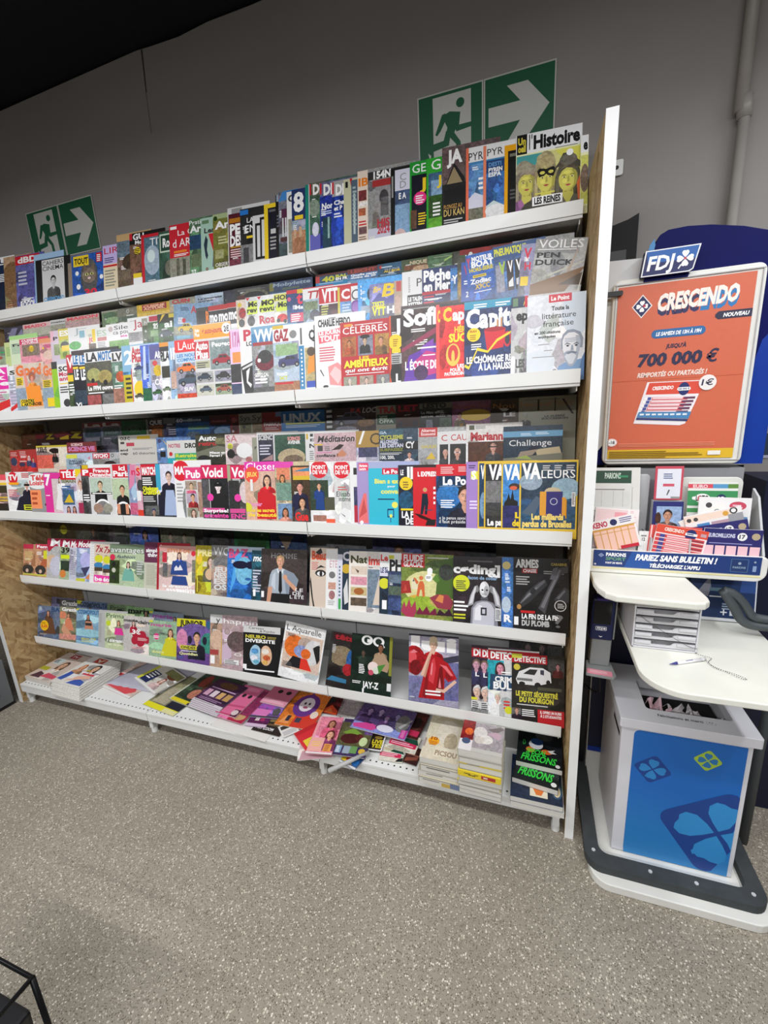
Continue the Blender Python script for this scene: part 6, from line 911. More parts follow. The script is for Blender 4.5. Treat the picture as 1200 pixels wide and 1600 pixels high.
('r3b', -0.9553, -0.1983, 0.2, 0.1977, 0.262, 0.0027, 0, '.433~', 'r 0 .75 9 1 .322|ti .4 .78 .25 .18 .b44 RA|ti .68 .78 .3 .18 .bbb LOC|c .4 .5 .7 .667|e .75 .4 .2 .15 .864~|e .3 .2 .25 .1 .99a~', 'dark car cover with slanted red and grey letters'),
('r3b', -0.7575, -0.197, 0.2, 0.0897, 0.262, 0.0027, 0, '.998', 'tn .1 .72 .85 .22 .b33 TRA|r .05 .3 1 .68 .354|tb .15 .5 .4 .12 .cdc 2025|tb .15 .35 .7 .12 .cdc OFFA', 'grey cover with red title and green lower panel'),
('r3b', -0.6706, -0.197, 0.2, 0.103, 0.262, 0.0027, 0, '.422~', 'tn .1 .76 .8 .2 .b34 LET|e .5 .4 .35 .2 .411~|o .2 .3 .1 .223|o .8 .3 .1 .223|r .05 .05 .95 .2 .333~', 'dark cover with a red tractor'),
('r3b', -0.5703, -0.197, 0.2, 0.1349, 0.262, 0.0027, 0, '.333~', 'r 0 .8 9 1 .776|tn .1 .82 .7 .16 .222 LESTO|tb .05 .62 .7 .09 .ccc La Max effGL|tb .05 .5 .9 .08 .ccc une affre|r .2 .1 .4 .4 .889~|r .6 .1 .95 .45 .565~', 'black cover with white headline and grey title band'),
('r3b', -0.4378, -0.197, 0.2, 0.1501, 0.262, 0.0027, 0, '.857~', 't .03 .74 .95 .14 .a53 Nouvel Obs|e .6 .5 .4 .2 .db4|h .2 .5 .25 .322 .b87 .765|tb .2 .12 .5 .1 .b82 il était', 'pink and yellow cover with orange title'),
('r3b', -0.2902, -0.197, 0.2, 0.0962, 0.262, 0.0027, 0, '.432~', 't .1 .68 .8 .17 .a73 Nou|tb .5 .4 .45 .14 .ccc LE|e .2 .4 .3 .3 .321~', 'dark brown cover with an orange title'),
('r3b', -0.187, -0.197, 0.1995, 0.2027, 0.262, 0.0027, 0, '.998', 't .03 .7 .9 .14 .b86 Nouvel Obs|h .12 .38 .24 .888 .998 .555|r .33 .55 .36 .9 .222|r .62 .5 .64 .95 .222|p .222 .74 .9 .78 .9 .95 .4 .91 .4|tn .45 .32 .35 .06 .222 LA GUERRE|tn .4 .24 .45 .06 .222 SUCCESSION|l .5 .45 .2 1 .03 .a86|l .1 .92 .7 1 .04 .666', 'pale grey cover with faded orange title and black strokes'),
('r3m', -2.9397, -0.297, 0.2, 0.0703, 0.2533, 0.0027, 0, '.b44~', 'r 0 .8 9 1 .a33|l .1 .9 .8 3 .07 .daa|e .4 .45 .35 .2 .346~', 'red cover with a small blue figure, left of its twin'),
('r3m', -2.8747, -0.2971, 0.2, 0.1576, 0.2555, 0.0027, 0, '.b33~', 'r 0 .75 9 1 .a33|l .1 .92 .4 3 .07 .daa|h .55 .6 .22 .ccb .d9a .346 f|h .75 .5 .2 .543 .c98 .448|e .2 .3 .15 .1 .335', 'red cover with a grey-haired couple in blue'),
('r3m', -2.7171, -0.297, 0.2389, 0.2389, 0.2732, 0.0027, 0, '.dcb~', 'r 0 .92 1 1 .cb4|tn .03 .82 .3 .1 .222 TÉLÉ|tn .03 .7 .3 .1 .222 CÂBLE|r 0 .02 .5 .6 .d65~|h .56 .66 .22 .211 .a76 .222 f|e .56 .78 .16 .1 .211|r .47 .66 .67 .71 .111|r .68 .1 1 .9 .e8e0d0~', 'cover with a woman in dark glasses and black afro hair'),
('r3m', -2.4782, -0.297, 0.2012, 0.2012, 0.2843, 0.0027, 0, '.a33', 'r 0 .8 9 1 .733|tb .15 .86 .4 .1 .ecc SCIENCE|tn .05 .66 .9 .16 .c8b SCIENCE VIE|r 0 .2 9 .6 .755~', 'red cover with pink capitals'),
('r3m', -2.4879, -0.3008, 0.2, 0.1971, 0.2272, 0.0027, 0, '.bcd~', 'r .02 .75 .4 .95 .dd5|tb .1 .58 .55 .09 .456 AIMANTS|tb .1 .46 .6 .09 .456 ÉLÉMENTS|o .82 .75 .07 .d89|l .05 .36 .6 2 .05 .c88|r 0 .2 9 .35 .9bc~', 'pale blue cover with a yellow corner box'),
('r3m', -2.2953, -0.297, 0.2, 0.1737, 0.227, 0.0027, 0, '.bbb~', 'r 0 .72 .65 .98 .c34|tn .04 .76 .55 .18 W PSYCHO|o .75 .85 .09 .333|o .75 .85 .06 .bbb|e .65 .4 .25 .2 .322~', 'grey cover with white title on red'),
('r3m', -2.1086, -0.297, 0.2459, 0.2459, 0.3097, 0.0027, 0, '.ccc8c0', 'tn .05 .84 .25 .1 .444 OUI C|r .05 .7 .15 .78 .444|r .2 .62 .4 .74 .b45|r .48 .85 .8 .96 .db3|l .35 .55 .5 2 .04 .888|t .35 .32 .55 .09 .222 60 théories|tb .03 .45 .2 .08 .333 and|tb .03 .33 .2 .08 .333 cep', 'tall cream cover with small serif headline'),
('r3m', -1.8627, -0.297, 0.2, 0.0636, 0.2928, 0.0027, 0, '.68b~', 'o .3 .88 .08 .446|p .db3 .5 .95 1 .75 1 .7|r .3 .3 .8 .5 .222', 'periwinkle blue cover with a dark emblem'),
('r3m', -1.7991, -0.2972, 0.2, 0.1724, 0.2757, 0.0027, 0, '.d8d8d4', 'tn .05 .74 .4 .13 .b67 NOTRE|tn .6 .72 .38 .16 .222 DRO|o .12 .5 .08 .c33|r .25 0 1 .52 .3a7|r 0 0 .25 .35 .3ab|tb .28 .37 .7 .12 .dd4 Retraite|tb .28 .22 .7 .1 .dd4 pension', 'white cover with green panel and yellow lettering'),
('r3m', -1.6266, -0.297, 0.2, 0.1669, 0.3005, 0.0027, 0, '.443~', 'tb .1 .78 .6 .16 .eee Auto|tb .1 .62 .6 .13 .b33 retro|r .65 .65 1 .85 .775~|p .776 0 .4 .7 .6 1 .55 1 .3 0 .2|tb .45 .34 .5 .07 W Mieux qu|tb .45 .24 .4 .07 W Ferrari ?|e .25 .2 .2 .1 .222~', 'dark classic car cover with white and red title'),
('r3m', -1.4597, -0.297, 0.2, 0.1414, 0.2952, 0.0027, 0, '.dcc~', 't .05 .74 .4 .22 .b67 SA|o .18 .6 .1 .dd3|l .1 .64 .15 4 .04 .555|e .2 .35 .15 .15 .222|e .7 .45 .3 .25 .eee|e .85 .15 .12 .1 .b77~', 'white cover with a painted pale glare and a yellow disc'),  # pale ellipse is glare painted into the cover
('r3m', -1.3149, -0.297, 0.2, 0.0301, 0.2765, 0.0027, 0, '.998', 'tb .4 .6 .4 .12 .333 r', 'grey cover edge with a black letter'),
('r3m', -1.2881, -0.299, 0.2, 0.0855, 0.298, 0.0027, 0, '.ddd', 'r .08 0 .95 .92 .334~|tn .1 .76 .8 .14 .ccc SCIENC|l .15 .6 .7 4 .09 .ccd|p .a88 .2 .1 .9 .3 .9 .1', 'black cover with a white frame and grey capitals'),
('r3m', -1.2059, -0.2982, 0.2, 0.1578, 0.2952, 0.0027, 0, '.ccc', 'r .05 0 .98 .92 .354~|tb .45 .74 .38 .1 .e99 SCIENCES|tb .45 .62 .38 .1 .eee AVENIR|e .55 .2 .42 .28 .ba8~|e .6 .1 .3 .18 .765~', 'dark green cover with a hedgehog'),
('r3m', -1.0481, -0.297, 0.2, 0.0457, 0.2926, 0.0027, 0, '.ddd', 'r .1 .76 .3 .94 .ca3|tb .5 .85 .3 .08 .333 I|tb .5 .7 .4 .08 .333 E|tb .4 .5 .6 .12 .222 N|l .4 .4 .5 5 .06 .888', 'white spine strip with black letters'),
('r3m', -1.0054, -0.2982, 0.2, 0.1927, 0.2938, 0.0027, 0, '.ddd', 'r 0 0 .98 .93 .c8aab0~|ti .08 .66 .85 .18 .333 Méditation|r 0 .56 .2 .6 .db3|r .08 .38 .2 .55 .444|l .24 .52 .14 3 .05 .666|p .322 .4 .4 .6 .58 .7 .55 .6 .42|p .c86 .55 .3 .65 .42 .75 .28 .7 .2 .5 .2|tb .05 .2 .5 .09 .222 confiance !|l .05 .34 .4 1 .03 .d5a', 'pink cover with a bird on a hand'),
('r3m', -0.8155, -0.297, 0.2, 0.0998, 0.2872, 0.0027, 0, '.aab~', 'r 0 .5 9 1 .a84|t .6 .58 .4 .34 .432 C|p .eee .1 .6 .3 1 .4 1 .2 .6|r .1 .2 .9 .5 .446~', 'shiny gold cover with a dark letter'),
('r3m', -0.7157, -0.297, 0.2, 0.1014, 0.2913, 0.0027, 0, '.234~', 'r 0 .8 9 1 .356~|tb .02 .86 .3 .07 .bcd GA|tn .03 .7 .95 .11 .bb5 CYCLISME|tn .03 .58 .75 .1 .ccd ALLONGEZ|tn .03 .46 .95 .1 .ccd LES DISTAN|tn .03 .35 .95 .08 .883 SURPASSEZ|l .03 .3 .9 2 .04 .ccc|tn .03 .12 .6 .09 .ddd 100, 200,', 'navy cycling cover with stacked headline lines'),
('r3m', -0.6143, -0.297, 0.2, 0.0595, 0.2877, 0.0027, 0, '.345~', 'r 0 .4 9 .65 .222|tb .15 .45 .6 .18 .eee CY|h .4 .25 .2 .322 .c98 .dcc', 'dark blue cover with a cyclist portrait'),
('r3m', -0.5548, -0.2974, 0.2, 0.0756, 0.2904, 0.0027, 0, '.aaa~', 'r .05 .74 1 1 .b33|tn .15 .88 .75 .08 .ecc Alternat|tn .15 .78 .75 .08 .ecc Economi|tb .15 .42 .8 .08 .cb5 GAULES|tb .3 .34 .6 .05 .eee|p .db4 .4 .1 .7 .3 .9 .1', 'grey cover with red title box'),
('r3m', -0.4792, -0.297, 0.2, 0.0443, 0.2732, 0.0027, 0, '.ddd', 't .35 .72 .5 .18 .b33 C|r .2 .02 1 .62 .333|h .7 .35 .25 .b98 .c98 .444', 'white-framed portrait cover with red letter, left twin'),
('r3m', -0.4373, -0.2983, 0.2, 0.0699, 0.2742, 0.0027, 0, '.ddd', 't .15 .72 .85 .18 .b33 CAU|r .1 .02 .95 .62 .333|h .5 .35 .3 .b98 .c98 .444|r .25 .36 .75 .38 .222|o .37 .37 .03 .dcc|o .62 .37 .03 .dcc', 'white-framed cover with a bald man in glasses'),
('r3m', -0.3697, -0.2982, 0.2, 0.1365, 0.2977, 0.0027, 0, '.d8d4d0~', 'r .08 .84 .22 .96 .554|l .25 .94 .3 3 .03 .888|tn .12 .56 .85 .2 .b2333a Mariann|r .05 0 1 .52 .532~|h .72 .35 .26 .a87 .c98 .444|r .6 .36 .85 .39 .222', 'white-topped cover with red title over a balding man'),
('r3m', -0.2355, -0.297, 0.2009, 0.2009, 0.2832, 0.0027, 0, '.234~', 'r 0 .7 1 .86 .69b|l .3 .8 .2 2 .04 .cde|l .55 .82 .25 2 .04 .cde|t .1 .46 .72 .16 .ddd Challenge|p .ba8 .55 .35 .95 .42 .98 .25 .6 .1|p .987 .3 .3 .6 .36 .5 .2 .25 .15|p .776 0 .12 1 .25 1 0 0 0|p .9a5 .2 .12 .4 .2 .5 .08', 'navy cover with an aerial photo of stadium-like buildings'),
('r3f', -2.992, -0.386, 0.2, 0.1683, 0.2271, 0.0027, 0, '.dbb~', 'r 0 .85 9 1 .e56|r 0 .72 9 .78 Y|r .2 .5 1 .7 .332|l .1 .4 .8 2 .08 .db3|r 0 .02 9 .22 .222', 'pink and black cover cut by the photo edge'),
('r3f', -2.8637, -0.386, 0.2, 0.1912, 0.2407, 0.0027, 0, '.eee~', 'o .28 .85 .16 .d23|p .fa2 .05 .74 .52 .74 .45 .68 .12 .68|tn .1 .8 .35 .13 W TV|r .6 .85 1 .98 .dcc|l .62 .96 .35 3 .04 .c44|h .78 .66 .2 .999 .da9 .223|r .68 .65 .9 .7 .111|p .223 .3 .04 .45 .35 .7 .45 1 .3 1 .02|l .05 .56 .4 4 .05 .d77|r .6 .05 .98 .18 .dd3|l .65 .16 .3 2 .06 K', 'white cover with a man in sunglasses'),
('r3f', -2.6775, -0.386, 0.2, 0.119, 0.2399, 0.0027, 0, '.999', 'e .5 .78 .7 .2 .f2f2f2|tb .1 .8 .85 .12 .d33 Télé|tb .02 .68 .95 .11 .d33 Loisirs|r 0 .1 .65 .56 .f96|l .08 .5 .4 3 .12 .b53|p .222 .8 .2 1 .3 1 .1', 'grey cover with red title in a white oval'),
('r3f', -2.5634, -0.386, 0.2, 0.1341, 0.236, 0.0027, 0, '.e4a0', 'r 0 0 .4 1 .e3399c|r .35 .85 9 1 .e3399c|tn .05 .7 .3 .25 W 7|r .4 .02 1 .85 .d9c8c8~|h .85 .82 .16 .422 .dba .eee f|p .f2eeee .5 .1 .7 .6 1 .65 1 .05|l .05 .45 .25 1 .04 W', 'magenta cover with a woman in white'),
('r3f', -2.4387, -0.386, 0.2, 0.1294, 0.252, 0.0027, 0, '.ccd~', 'r 0 .77 .95 1 .d23|tn .06 .82 .8 .13 W TÉLÉ|tn .05 .7 .95 .07 .774 SEMAINES|r .05 .2 .65 .55 .468~|p .db3 .1 .25 .4 .45 .6 .25|l .05 .63 .6 2 .05 .36a|h .3 .1 .14 .322 .c98 .a44 f|h .6 .1 .14 .322 .c98 .a44 f', 'white cover with red title and a small blue picture'),
('r3f', -2.3275, -0.386, 0.2, 0.0543, 0.2545, 0.0027, 0, '.dcc~', 'p Y 0 1 1 1 0 .8|h .5 .65 .2 .a64 .dba .eee|r .1 .02 .9 .25 .a35', 'cover edge with a yellow corner and a face'),
('r3f', -2.2868, -0.3869, 0.2, 0.0536, 0.2735, 0.0027, 0, '.555~', 'r 0 .78 9 .92 .d23|r .2 .92 .9 1 .db2|tn .2 .8 .8 .1 W P|e .4 .55 .35 .15 .333~|r 0 .3 1 .42 .222|l .1 .4 .8 3 .05 W', 'dark cover edge with a red title band'),
('r3f', -2.2331, -0.387, 0.2, 0.1516, 0.2762, 0.0027, 0, '.ddd', 'r 0 .93 9 1 .eee|r 0 .75 1 .93 .d22333|tb .2 .84 .65 .07 W France|tb .05 .76 .9 .07 W Dimanche|r .03 .4 .98 .73 .bcb~|h .45 .58 .2 .543 .db9 .222|r .05 .4 .95 .44 .222|l .1 .43 .8 1 .04 W|o .5 .1 .21 W|o .5 .08 .19 .888~|e .3 .12 .2 .1 .a87~|e .7 .12 .2 .1 .998~', 'white cover with red title and two photos of men'),
('r3f', -2.0858, -0.386, 0.2, 0.1288, 0.2747, 0.0027, 0, '.ddd', 'r .1 .74 1 1 .d22333|tb .4 .88 .3 .09 W ici|tb .13 .77 .8 .1 W Paris|r .03 .3 .85 .72 .bca~|h .5 .5 .2 .432 .da8 .222|tb .1 .31 .6 .04 .dd3 |o .5 .08 .19 W|o .5 .06 .17 .222|r .2 .02 .35 .22 .d97|r .6 .02 .75 .22 .d97', 'white cover with red title beside a framed man'),
('r3f', -1.9733, -0.386, 0.2, 0.0528, 0.2736, 0.0027, 0, '.89b~', 'p .d8a 0 .5 .3 1 1 1 .6 .6|tb .4 .8 .5 .12 .d36 n|r 0 .02 1 .25 .c68~', 'pale blue and pink cover edge'),
('r3f', -1.9245, -0.3864, 0.2, 0.0401, 0.2701, 0.0027, 0, '.dab~', 'o .4 .92 .04 Y|tb .1 .8 .6 .14 .d24 S|e .6 .6 .5 .12 .444~|r 0 .3 .6 .5 .eee|r 0 0 9 .12 .d43', 'pink cover edge with a yellow dot'),
('r3f', -1.8884, -0.3876, 0.2008, 0.2008, 0.2758, 0.0027, 0, '.333~', 'r 0 .78 .42 .99 .d2243a|tn .03 .8 .38 .13 W MATCH|r .42 .02 1 .99 .dde~|r .42 .5 .55 .99 .4ac|h .78 .75 .22 .322 .dba .223|p .abd .6 .02 .68 .5 .9 .5 1 .02|p .223 .42 .02 .45 .4 .68 .55 .6 .02|l .03 .74 .3 4 .04 W|tn .02 .5 .45 .07 .ee3 Obsèques|tn .02 .42 .5 .07 .ee3 CABRERA|l .02 .38 .35 3 .04 .ccc|r .05 .02 .45 .2 .666~|h .3 .08 .14 .236 .a87 .333', 'black cover beside a short-haired woman in striped blouse'),
('r3f', -1.6914, -0.386, 0.2, 0.0958, 0.2883, 0.0027, 0, '.eee', 'o .4 .82 .18 .d23|tn .05 .76 .75 .13 W MAT|l .1 .6 .4 6 .06 .aaa|e .7 .25 .3 .3 .888~', 'white cover with a large red disc'),
('r3f', -1.632, -0.386, 0.2, 0.0976, 0.2615, 0.0027, 0, '.ddd', 'r 0 .74 1 .98 .e6417f|tb .08 .78 .8 .14 W Pub|r .02 .55 .65 .72 .a98~|h .35 .62 .14 .543 .db9 .d88|r .05 .28 .65 .48 .bab~|h .4 .4 .15 .222 .da8 .a33|r .05 .02 .65 .2 .998~|h .4 .1 .15 .643 .dba .444 f|l .05 .53 .6 2 .03 .d48|r .7 .02 1 .7 .a87~', 'pink-topped cover with three small photos'),
('r3f', -1.538, -0.386, 0.2, 0.1425, 0.2664, 0.0027, 0, '.222~', 'r 0 .75 1 1 .d8265a|tb .05 .78 .75 .17 W Voici|r 0 .02 .3 .74 .555~|p .ddd .28 .02 .3 .02 .3 .74 .28 .74|h .6 .6 .22 .111 .edd .222|r .47 .6 .75 .66 .111|p .222 .4 .1 .45 .45 .8 .5 1 .1|o .3 .4 .07 .e4a|r 0 .12 .8 .2 .d59|tb .03 .12 .9 .06 W Surprise!|tb .03 .02 .9 .08 .e5a enceinte', 'black cover with a woman in sunglasses and pink captions'),
('r3f', -1.3956, -0.386, 0.2, 0.1033, 0.265, 0.0027, 0, '.555~', 'r 0 .75 9 1 .d8265a|r 0 .7 .15 1 .aa8|tb .2 .78 .7 .17 W Voi|r .05 .02 .55 .72 .333~|e .8 .5 .25 .2 .dcc~|o .45 .4 .07 .e4a|r .05 .12 .8 .2 .d59|tb .08 .02 .7 .08 .e5a ENC', 'dark cover with pink title, behind the red dress cover'),
('r3f', -1.3054, -0.386, 0.1723, 0.1723, 0.2779, 0.0027, 0, '.dcb5a0~', 'r 0 .84 1 1 .e63fb0|t .05 .86 .85 .12 W Closer|o .2 .78 .14 .e54|tb .05 .75 .3 .07 .fd6 JEUX|h .62 .68 .2 .322 .e5b594 .d2222c f|p .d2222c .35 .48 .55 .5 .75 .46 .95 .38 .92 .02 .3 .02|p .e5b594 .75 .46 .95 .46 1 .1 .92 .1 .9 .38|ti .05 .24 .4 .07 .e9c Dossier|tb .05 .14 .75 .06 .fd4 tous les secrets|tb .05 .06 .8 .06 .fd4 de beauté|o .05 .22 .08 .dd4|r .15 .5 .22 .7 .eee', 'cover with a woman in a red strapless dress'),
('r3f', -1.1549, -0.386, 0.2, 0.086, 0.2761, 0.0027, 0, '.cb9~', 'r 0 .9 1 1 .e64bb0|r .1 .7 .8 .9 .d86~|h .4 .72 .14 .432 .d96 .d86 f|r .05 .35 .95 .65 .798~|r .1 .02 .9 .3 .79b~|h .5 .15 .16 .432 .c86 .d98 f', 'cover with beach photos of women'),
('r3f', -1.078, -0.386, 0.2, 0.0866, 0.2594, 0.0027, 0, '.432~', 'r .1 .75 1 .97 .e96~|r .1 .75 1 .82 .db3|p .48a .1 .9 1 .97 1 .9|h .45 .62 .2 .322 .d98 .224|p .224 .05 .1 .2 .48 .7 .48 1 .1|h .55 .35 .2 .211 .da8 .555 f|tn .15 .03 .7 .14 .e33 Gue', 'dark cover with a smiling couple and a red headline'),
('r3f', -0.9913, -0.386, 0.2, 0.1151, 0.2741, 0.0027, 0, '.eee~', 'o .38 .88 .15 .d23|tb .12 .88 .5 .06 W POINT|tb .12 .8 .52 .06 W DE VUE|r 0 .2 .7 .7 .343~|h .35 .6 .12 .432 .da8 .248|p .248 .2 .22 .25 .5 .5 .5 .55 .2|p .caa .85 .5 1 .8 1 .5|tn .55 .35 .43 .06 .dd3 QUESTION|tn .55 .28 .43 .06 .dd3 MARIAGE|tn .55 .21 .43 .06 .dd3 DE DOUZ|r .55 .21 .98 .42 .554|r .1 .02 .6 .12 .a76~|r .6 0 1 .06 .e64', 'white cover with a red disc and a man in blue suit'),
('r3f', -0.8819, -0.386, 0.2, 0.0724, 0.2728, 0.0027, 0, '.d8d8d8~', 'o .45 .88 .15 .d23|tb .08 .88 .75 .06 W POINT|tb .08 .8 .78 .06 W DE VUE|l .2 .6 .6 2 .04 .c66|t .12 .44 .8 .08 .333 Elisab|t .25 .36 .7 .08 .333 intime|e .6 .15 .3 .1 .eee|p .444 .3 .18 .6 .12 .6 .1', 'pale grey cover with a red disc'),
('r3f', -0.8122, -0.386, 0.2, 0.0355, 0.272, 0.0027, 0, '.eee', 'tb .4 .8 .4 .1 .333 I|r .4 .3 1 .6 .446~|r .4 .02 1 .3 .b34', 'white cover edge with dark picture slivers'),
('r3f', -0.7821, -0.3875, 0.2, 0.0538, 0.2716, 0.0027, 0, '.a9c', 'r .15 .86 .95 .98 .e46|tb .2 .92 .6 .04 W Marianne|tb .2 .87 .5 .04 W Lecture|p .e77 .05 .02 .1 .25 .5 .5 .7 .5 .8 .02|p .c55 .1 .1 .5 .42 .7 .2|o .3 .03 .03 W', 'lavender cover with a pink arm drawing'),
('r3f', -0.7337, -0.388, 0.2, 0.1225, 0.2711, 0.0027, 0, '.38bfd8', 'r 0 .9 9 1 .a9b3d8|r .45 .8 1 .9 .d22b45|tb .5 .815 .45 .06 W Le Po|tb .2 .66 .78 .07 .f4ee66 Bien s ex|tb .62 .6 .25 .03 .eee pour|tb .4 .5 .6 .07 .f4ee66 convai|l .3 .42 .65 1 .04 .146|o .85 .32 .05 .f4ee66|e .7 .2 .12 .08 .38bfd8|p .147 .6 .24 .62 .26 .82 .26 .82 .12 .6 .12|p .38bfd8 .63 .235 .79 .235 .79 .14 .63 .14|r .68 .12 .76 .17 .f4ee66|r .7 .04 .72 .12 .147', 'cyan cover with yellow headline and small doodle'),
('r3f', -0.6137, -0.386, 0.2, 0.0604, 0.2576, 0.0027, 0, '.223~', 'tn .45 .78 .5 .18 W JI|tb .15 .84 .2 .08 W LE|o .5 .7 .11 Y|l .3 .73 .4 3 .04 .863|e .5 .42 .5 .16 .257~|r .15 .26 1 .29 .fd2|tn .2 .14 .75 .1 W LA F|tn .45 .03 .5 .1 W DE', 'black cover with a yellow disc and dark blue face'),
('r3f', -0.5558, -0.386, 0.2, 0.0904, 0.2571, 0.0027, 0, '.d8232e', 'r 0 .96 9 1 .322|tn .2 .82 .8 .07 W L EXPRESS|l .85 .65 .1 4 .08 W|o .5 .6 .035 .d98|e .5 .6 .05 .025 .ca5|p .123 .38 .54 .6 .54 .64 .4 .58 .2 .48 .2 .5 .36 .4 .2 .3 .2 .36 .42|p .311 .02 .22 .3 .2 .9 .1 .9 .06 .3 .14|p .222 .6 .12 .95 .12 .9 .02 .5 .02|l .5 .28 .4 1 .03 .446', 'red cover with a man in a dark suit striding'),
('r3f', -0.4678, -0.386, 0.2, 0.1127, 0.2586, 0.0027, 0, '.247~', 'r 0 .82 1 1 .d8232e|l .15 .96 .45 4 .03 .ecc|l .72 .96 .3 3 .03 .ecc|r .08 .02 1 .82 .135~|e .4 .5 .4 .2 .37b~|tn .22 .68 .75 .12 W Le Po|r .1 .65 .9 .66 .89a|h .95 .5 .36 .321 .d9a58a .223|l .15 .44 .5 4 .035 W|t .1 .13 .85 .05 W « Je pense savoi|t .1 .07 .85 .05 W il faut préside', 'navy cover with red band and a half-hidden face'),
('r3f', -0.3574, -0.386, 0.2, 0.041, 0.2666, 0.0027, 0, '.a8c', 'l .2 .95 .7 2 .03 .435|r .4 .74 1 .86 .ee5|tn .45 .74 .4 .12 W S|l .3 .42 .7 3 .05 .edf', 'lilac purple cover with a yellow patch'),
('r3f', -0.3165, -0.3869, 0.2, 0.0247, 0.2684, 0.0027, 0, '.e5c040', 'r .2 .03 9 .97 .246~|tn .4 .75 .6 .18 W V|e .8 .35 .5 .2 .79b~', 'yellow-framed news cover, first of four fanned'),
('r3f', -0.294, -0.3889, 0.2, 0.0618, 0.2658, 0.0027, 0, '.e5c040', 'r .08 .03 9 .97 .333~|r .2 .8 1 .95 .223|tn .25 .75 .9 .2 W VA|r .1 .4 1 .72 .777~|r .1 .2 1 .4 .444~|tn .2 .06 .8 .09 W Le pa', 'yellow-framed news cover with a grey city, second of four fanned'),
('r3f', -0.2344, -0.3887, 0.2, 0.0624, 0.2651, 0.0027, 0, '.e5c040', 'r .08 .03 9 .97 .48c~|tn .12 .75 .9 .2 W VA|e .7 .64 .3 .05 .433~|e .65 .62 .2 .03 .d64|p .222 .15 .4 .3 .45 .4 .55 .5 .45 .6 .6 .7 .45 .9 .42 .9 .36 .15 .36|r .08 .03 1 .36 .336~|tn .75 .18 .3 .08 Y L|tn .6 .06 .4 .09 Y de', 'yellow-framed news cover with a burning city skyline, third of four fanned'),
('r3f', -0.1742, -0.3884, 0.1867, 0.1875, 0.2688, 0.0027, 0, '.e8c544', 'r .03 .03 .97 .97 .357~|r .03 .45 .97 .97 .345~|e .2 .7 .2 .12 .9ab~|e .8 .6 .25 .15 .9bc~|p .567 .05 .25 .3 .5 .4 .45 .25 .2|tn .04 .75 .33 .2 W VA|t .38 .75 .57 .11 W LEURS|l .4 .93 .14 3 .03 .ccc|l .6 .93 .14 3 .03 .ccc|l .8 .93 .14 3 .03 .ccc|e .58 .56 .14 .06 .cb9|r .45 .2 .75 .56 .3b3577|r .36 .22 .47 .56 .e6a23c|r .74 .22 .8 .48 .e6a23c|r .8 .18 .82 .45 .d90|o .6 .42 .05 .ccd|o .6 .42 .04 .3b3577|tn .22 .16 .55 .08 .fee07a Les milliards|tn .06 .055 .85 .09 .fee07a perdus de Bruxelles|r .9 .35 .96 .55 .eee|l .91 .53 .04 8 .02 .333', 'yellow-framed news cover showing a glass tower'),
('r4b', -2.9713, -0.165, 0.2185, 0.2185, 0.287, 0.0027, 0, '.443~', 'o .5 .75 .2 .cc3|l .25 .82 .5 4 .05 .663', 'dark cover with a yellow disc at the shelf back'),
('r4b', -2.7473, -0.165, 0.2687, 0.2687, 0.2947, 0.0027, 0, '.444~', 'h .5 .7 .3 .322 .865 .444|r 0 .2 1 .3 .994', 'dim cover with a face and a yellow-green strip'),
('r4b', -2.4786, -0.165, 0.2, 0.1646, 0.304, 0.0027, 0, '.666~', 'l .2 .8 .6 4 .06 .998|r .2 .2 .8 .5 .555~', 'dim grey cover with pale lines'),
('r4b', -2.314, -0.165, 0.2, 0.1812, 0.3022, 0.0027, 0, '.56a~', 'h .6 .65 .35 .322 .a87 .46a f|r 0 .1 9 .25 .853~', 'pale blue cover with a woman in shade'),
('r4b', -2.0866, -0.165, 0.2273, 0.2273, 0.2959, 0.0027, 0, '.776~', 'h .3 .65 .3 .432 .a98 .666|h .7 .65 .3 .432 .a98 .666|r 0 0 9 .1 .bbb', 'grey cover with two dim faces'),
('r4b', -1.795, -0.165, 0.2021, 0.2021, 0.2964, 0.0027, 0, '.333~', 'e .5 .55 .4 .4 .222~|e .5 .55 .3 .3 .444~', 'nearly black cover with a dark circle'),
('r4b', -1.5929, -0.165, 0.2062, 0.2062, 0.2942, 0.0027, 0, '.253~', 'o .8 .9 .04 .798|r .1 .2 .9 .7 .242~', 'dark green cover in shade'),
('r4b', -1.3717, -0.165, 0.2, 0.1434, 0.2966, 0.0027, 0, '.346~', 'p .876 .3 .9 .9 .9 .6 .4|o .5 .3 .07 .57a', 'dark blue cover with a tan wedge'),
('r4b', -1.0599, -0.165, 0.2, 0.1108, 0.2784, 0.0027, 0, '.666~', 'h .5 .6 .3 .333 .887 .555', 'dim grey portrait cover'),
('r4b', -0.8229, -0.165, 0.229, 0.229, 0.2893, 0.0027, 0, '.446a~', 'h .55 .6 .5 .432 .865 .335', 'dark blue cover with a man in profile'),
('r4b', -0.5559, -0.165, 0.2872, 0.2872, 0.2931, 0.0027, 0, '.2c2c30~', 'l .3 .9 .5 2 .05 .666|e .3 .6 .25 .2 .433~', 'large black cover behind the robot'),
('r4f', -2.9909, -0.335, 0.2, 0.1114, 0.2066, 0.0027, 0, '.c97~', 'r 0 .85 .7 1 .c35|l .1 .76 .6 6 .05 .dc8|p .a75 .5 .3 .9 .85 1 .8 1 .3|e .35 .2 .4 .15 .333~|o .3 .16 .06 .dba|r 0 .02 9 .07 .cc5', 'pink-labelled food cover, leftmost'),
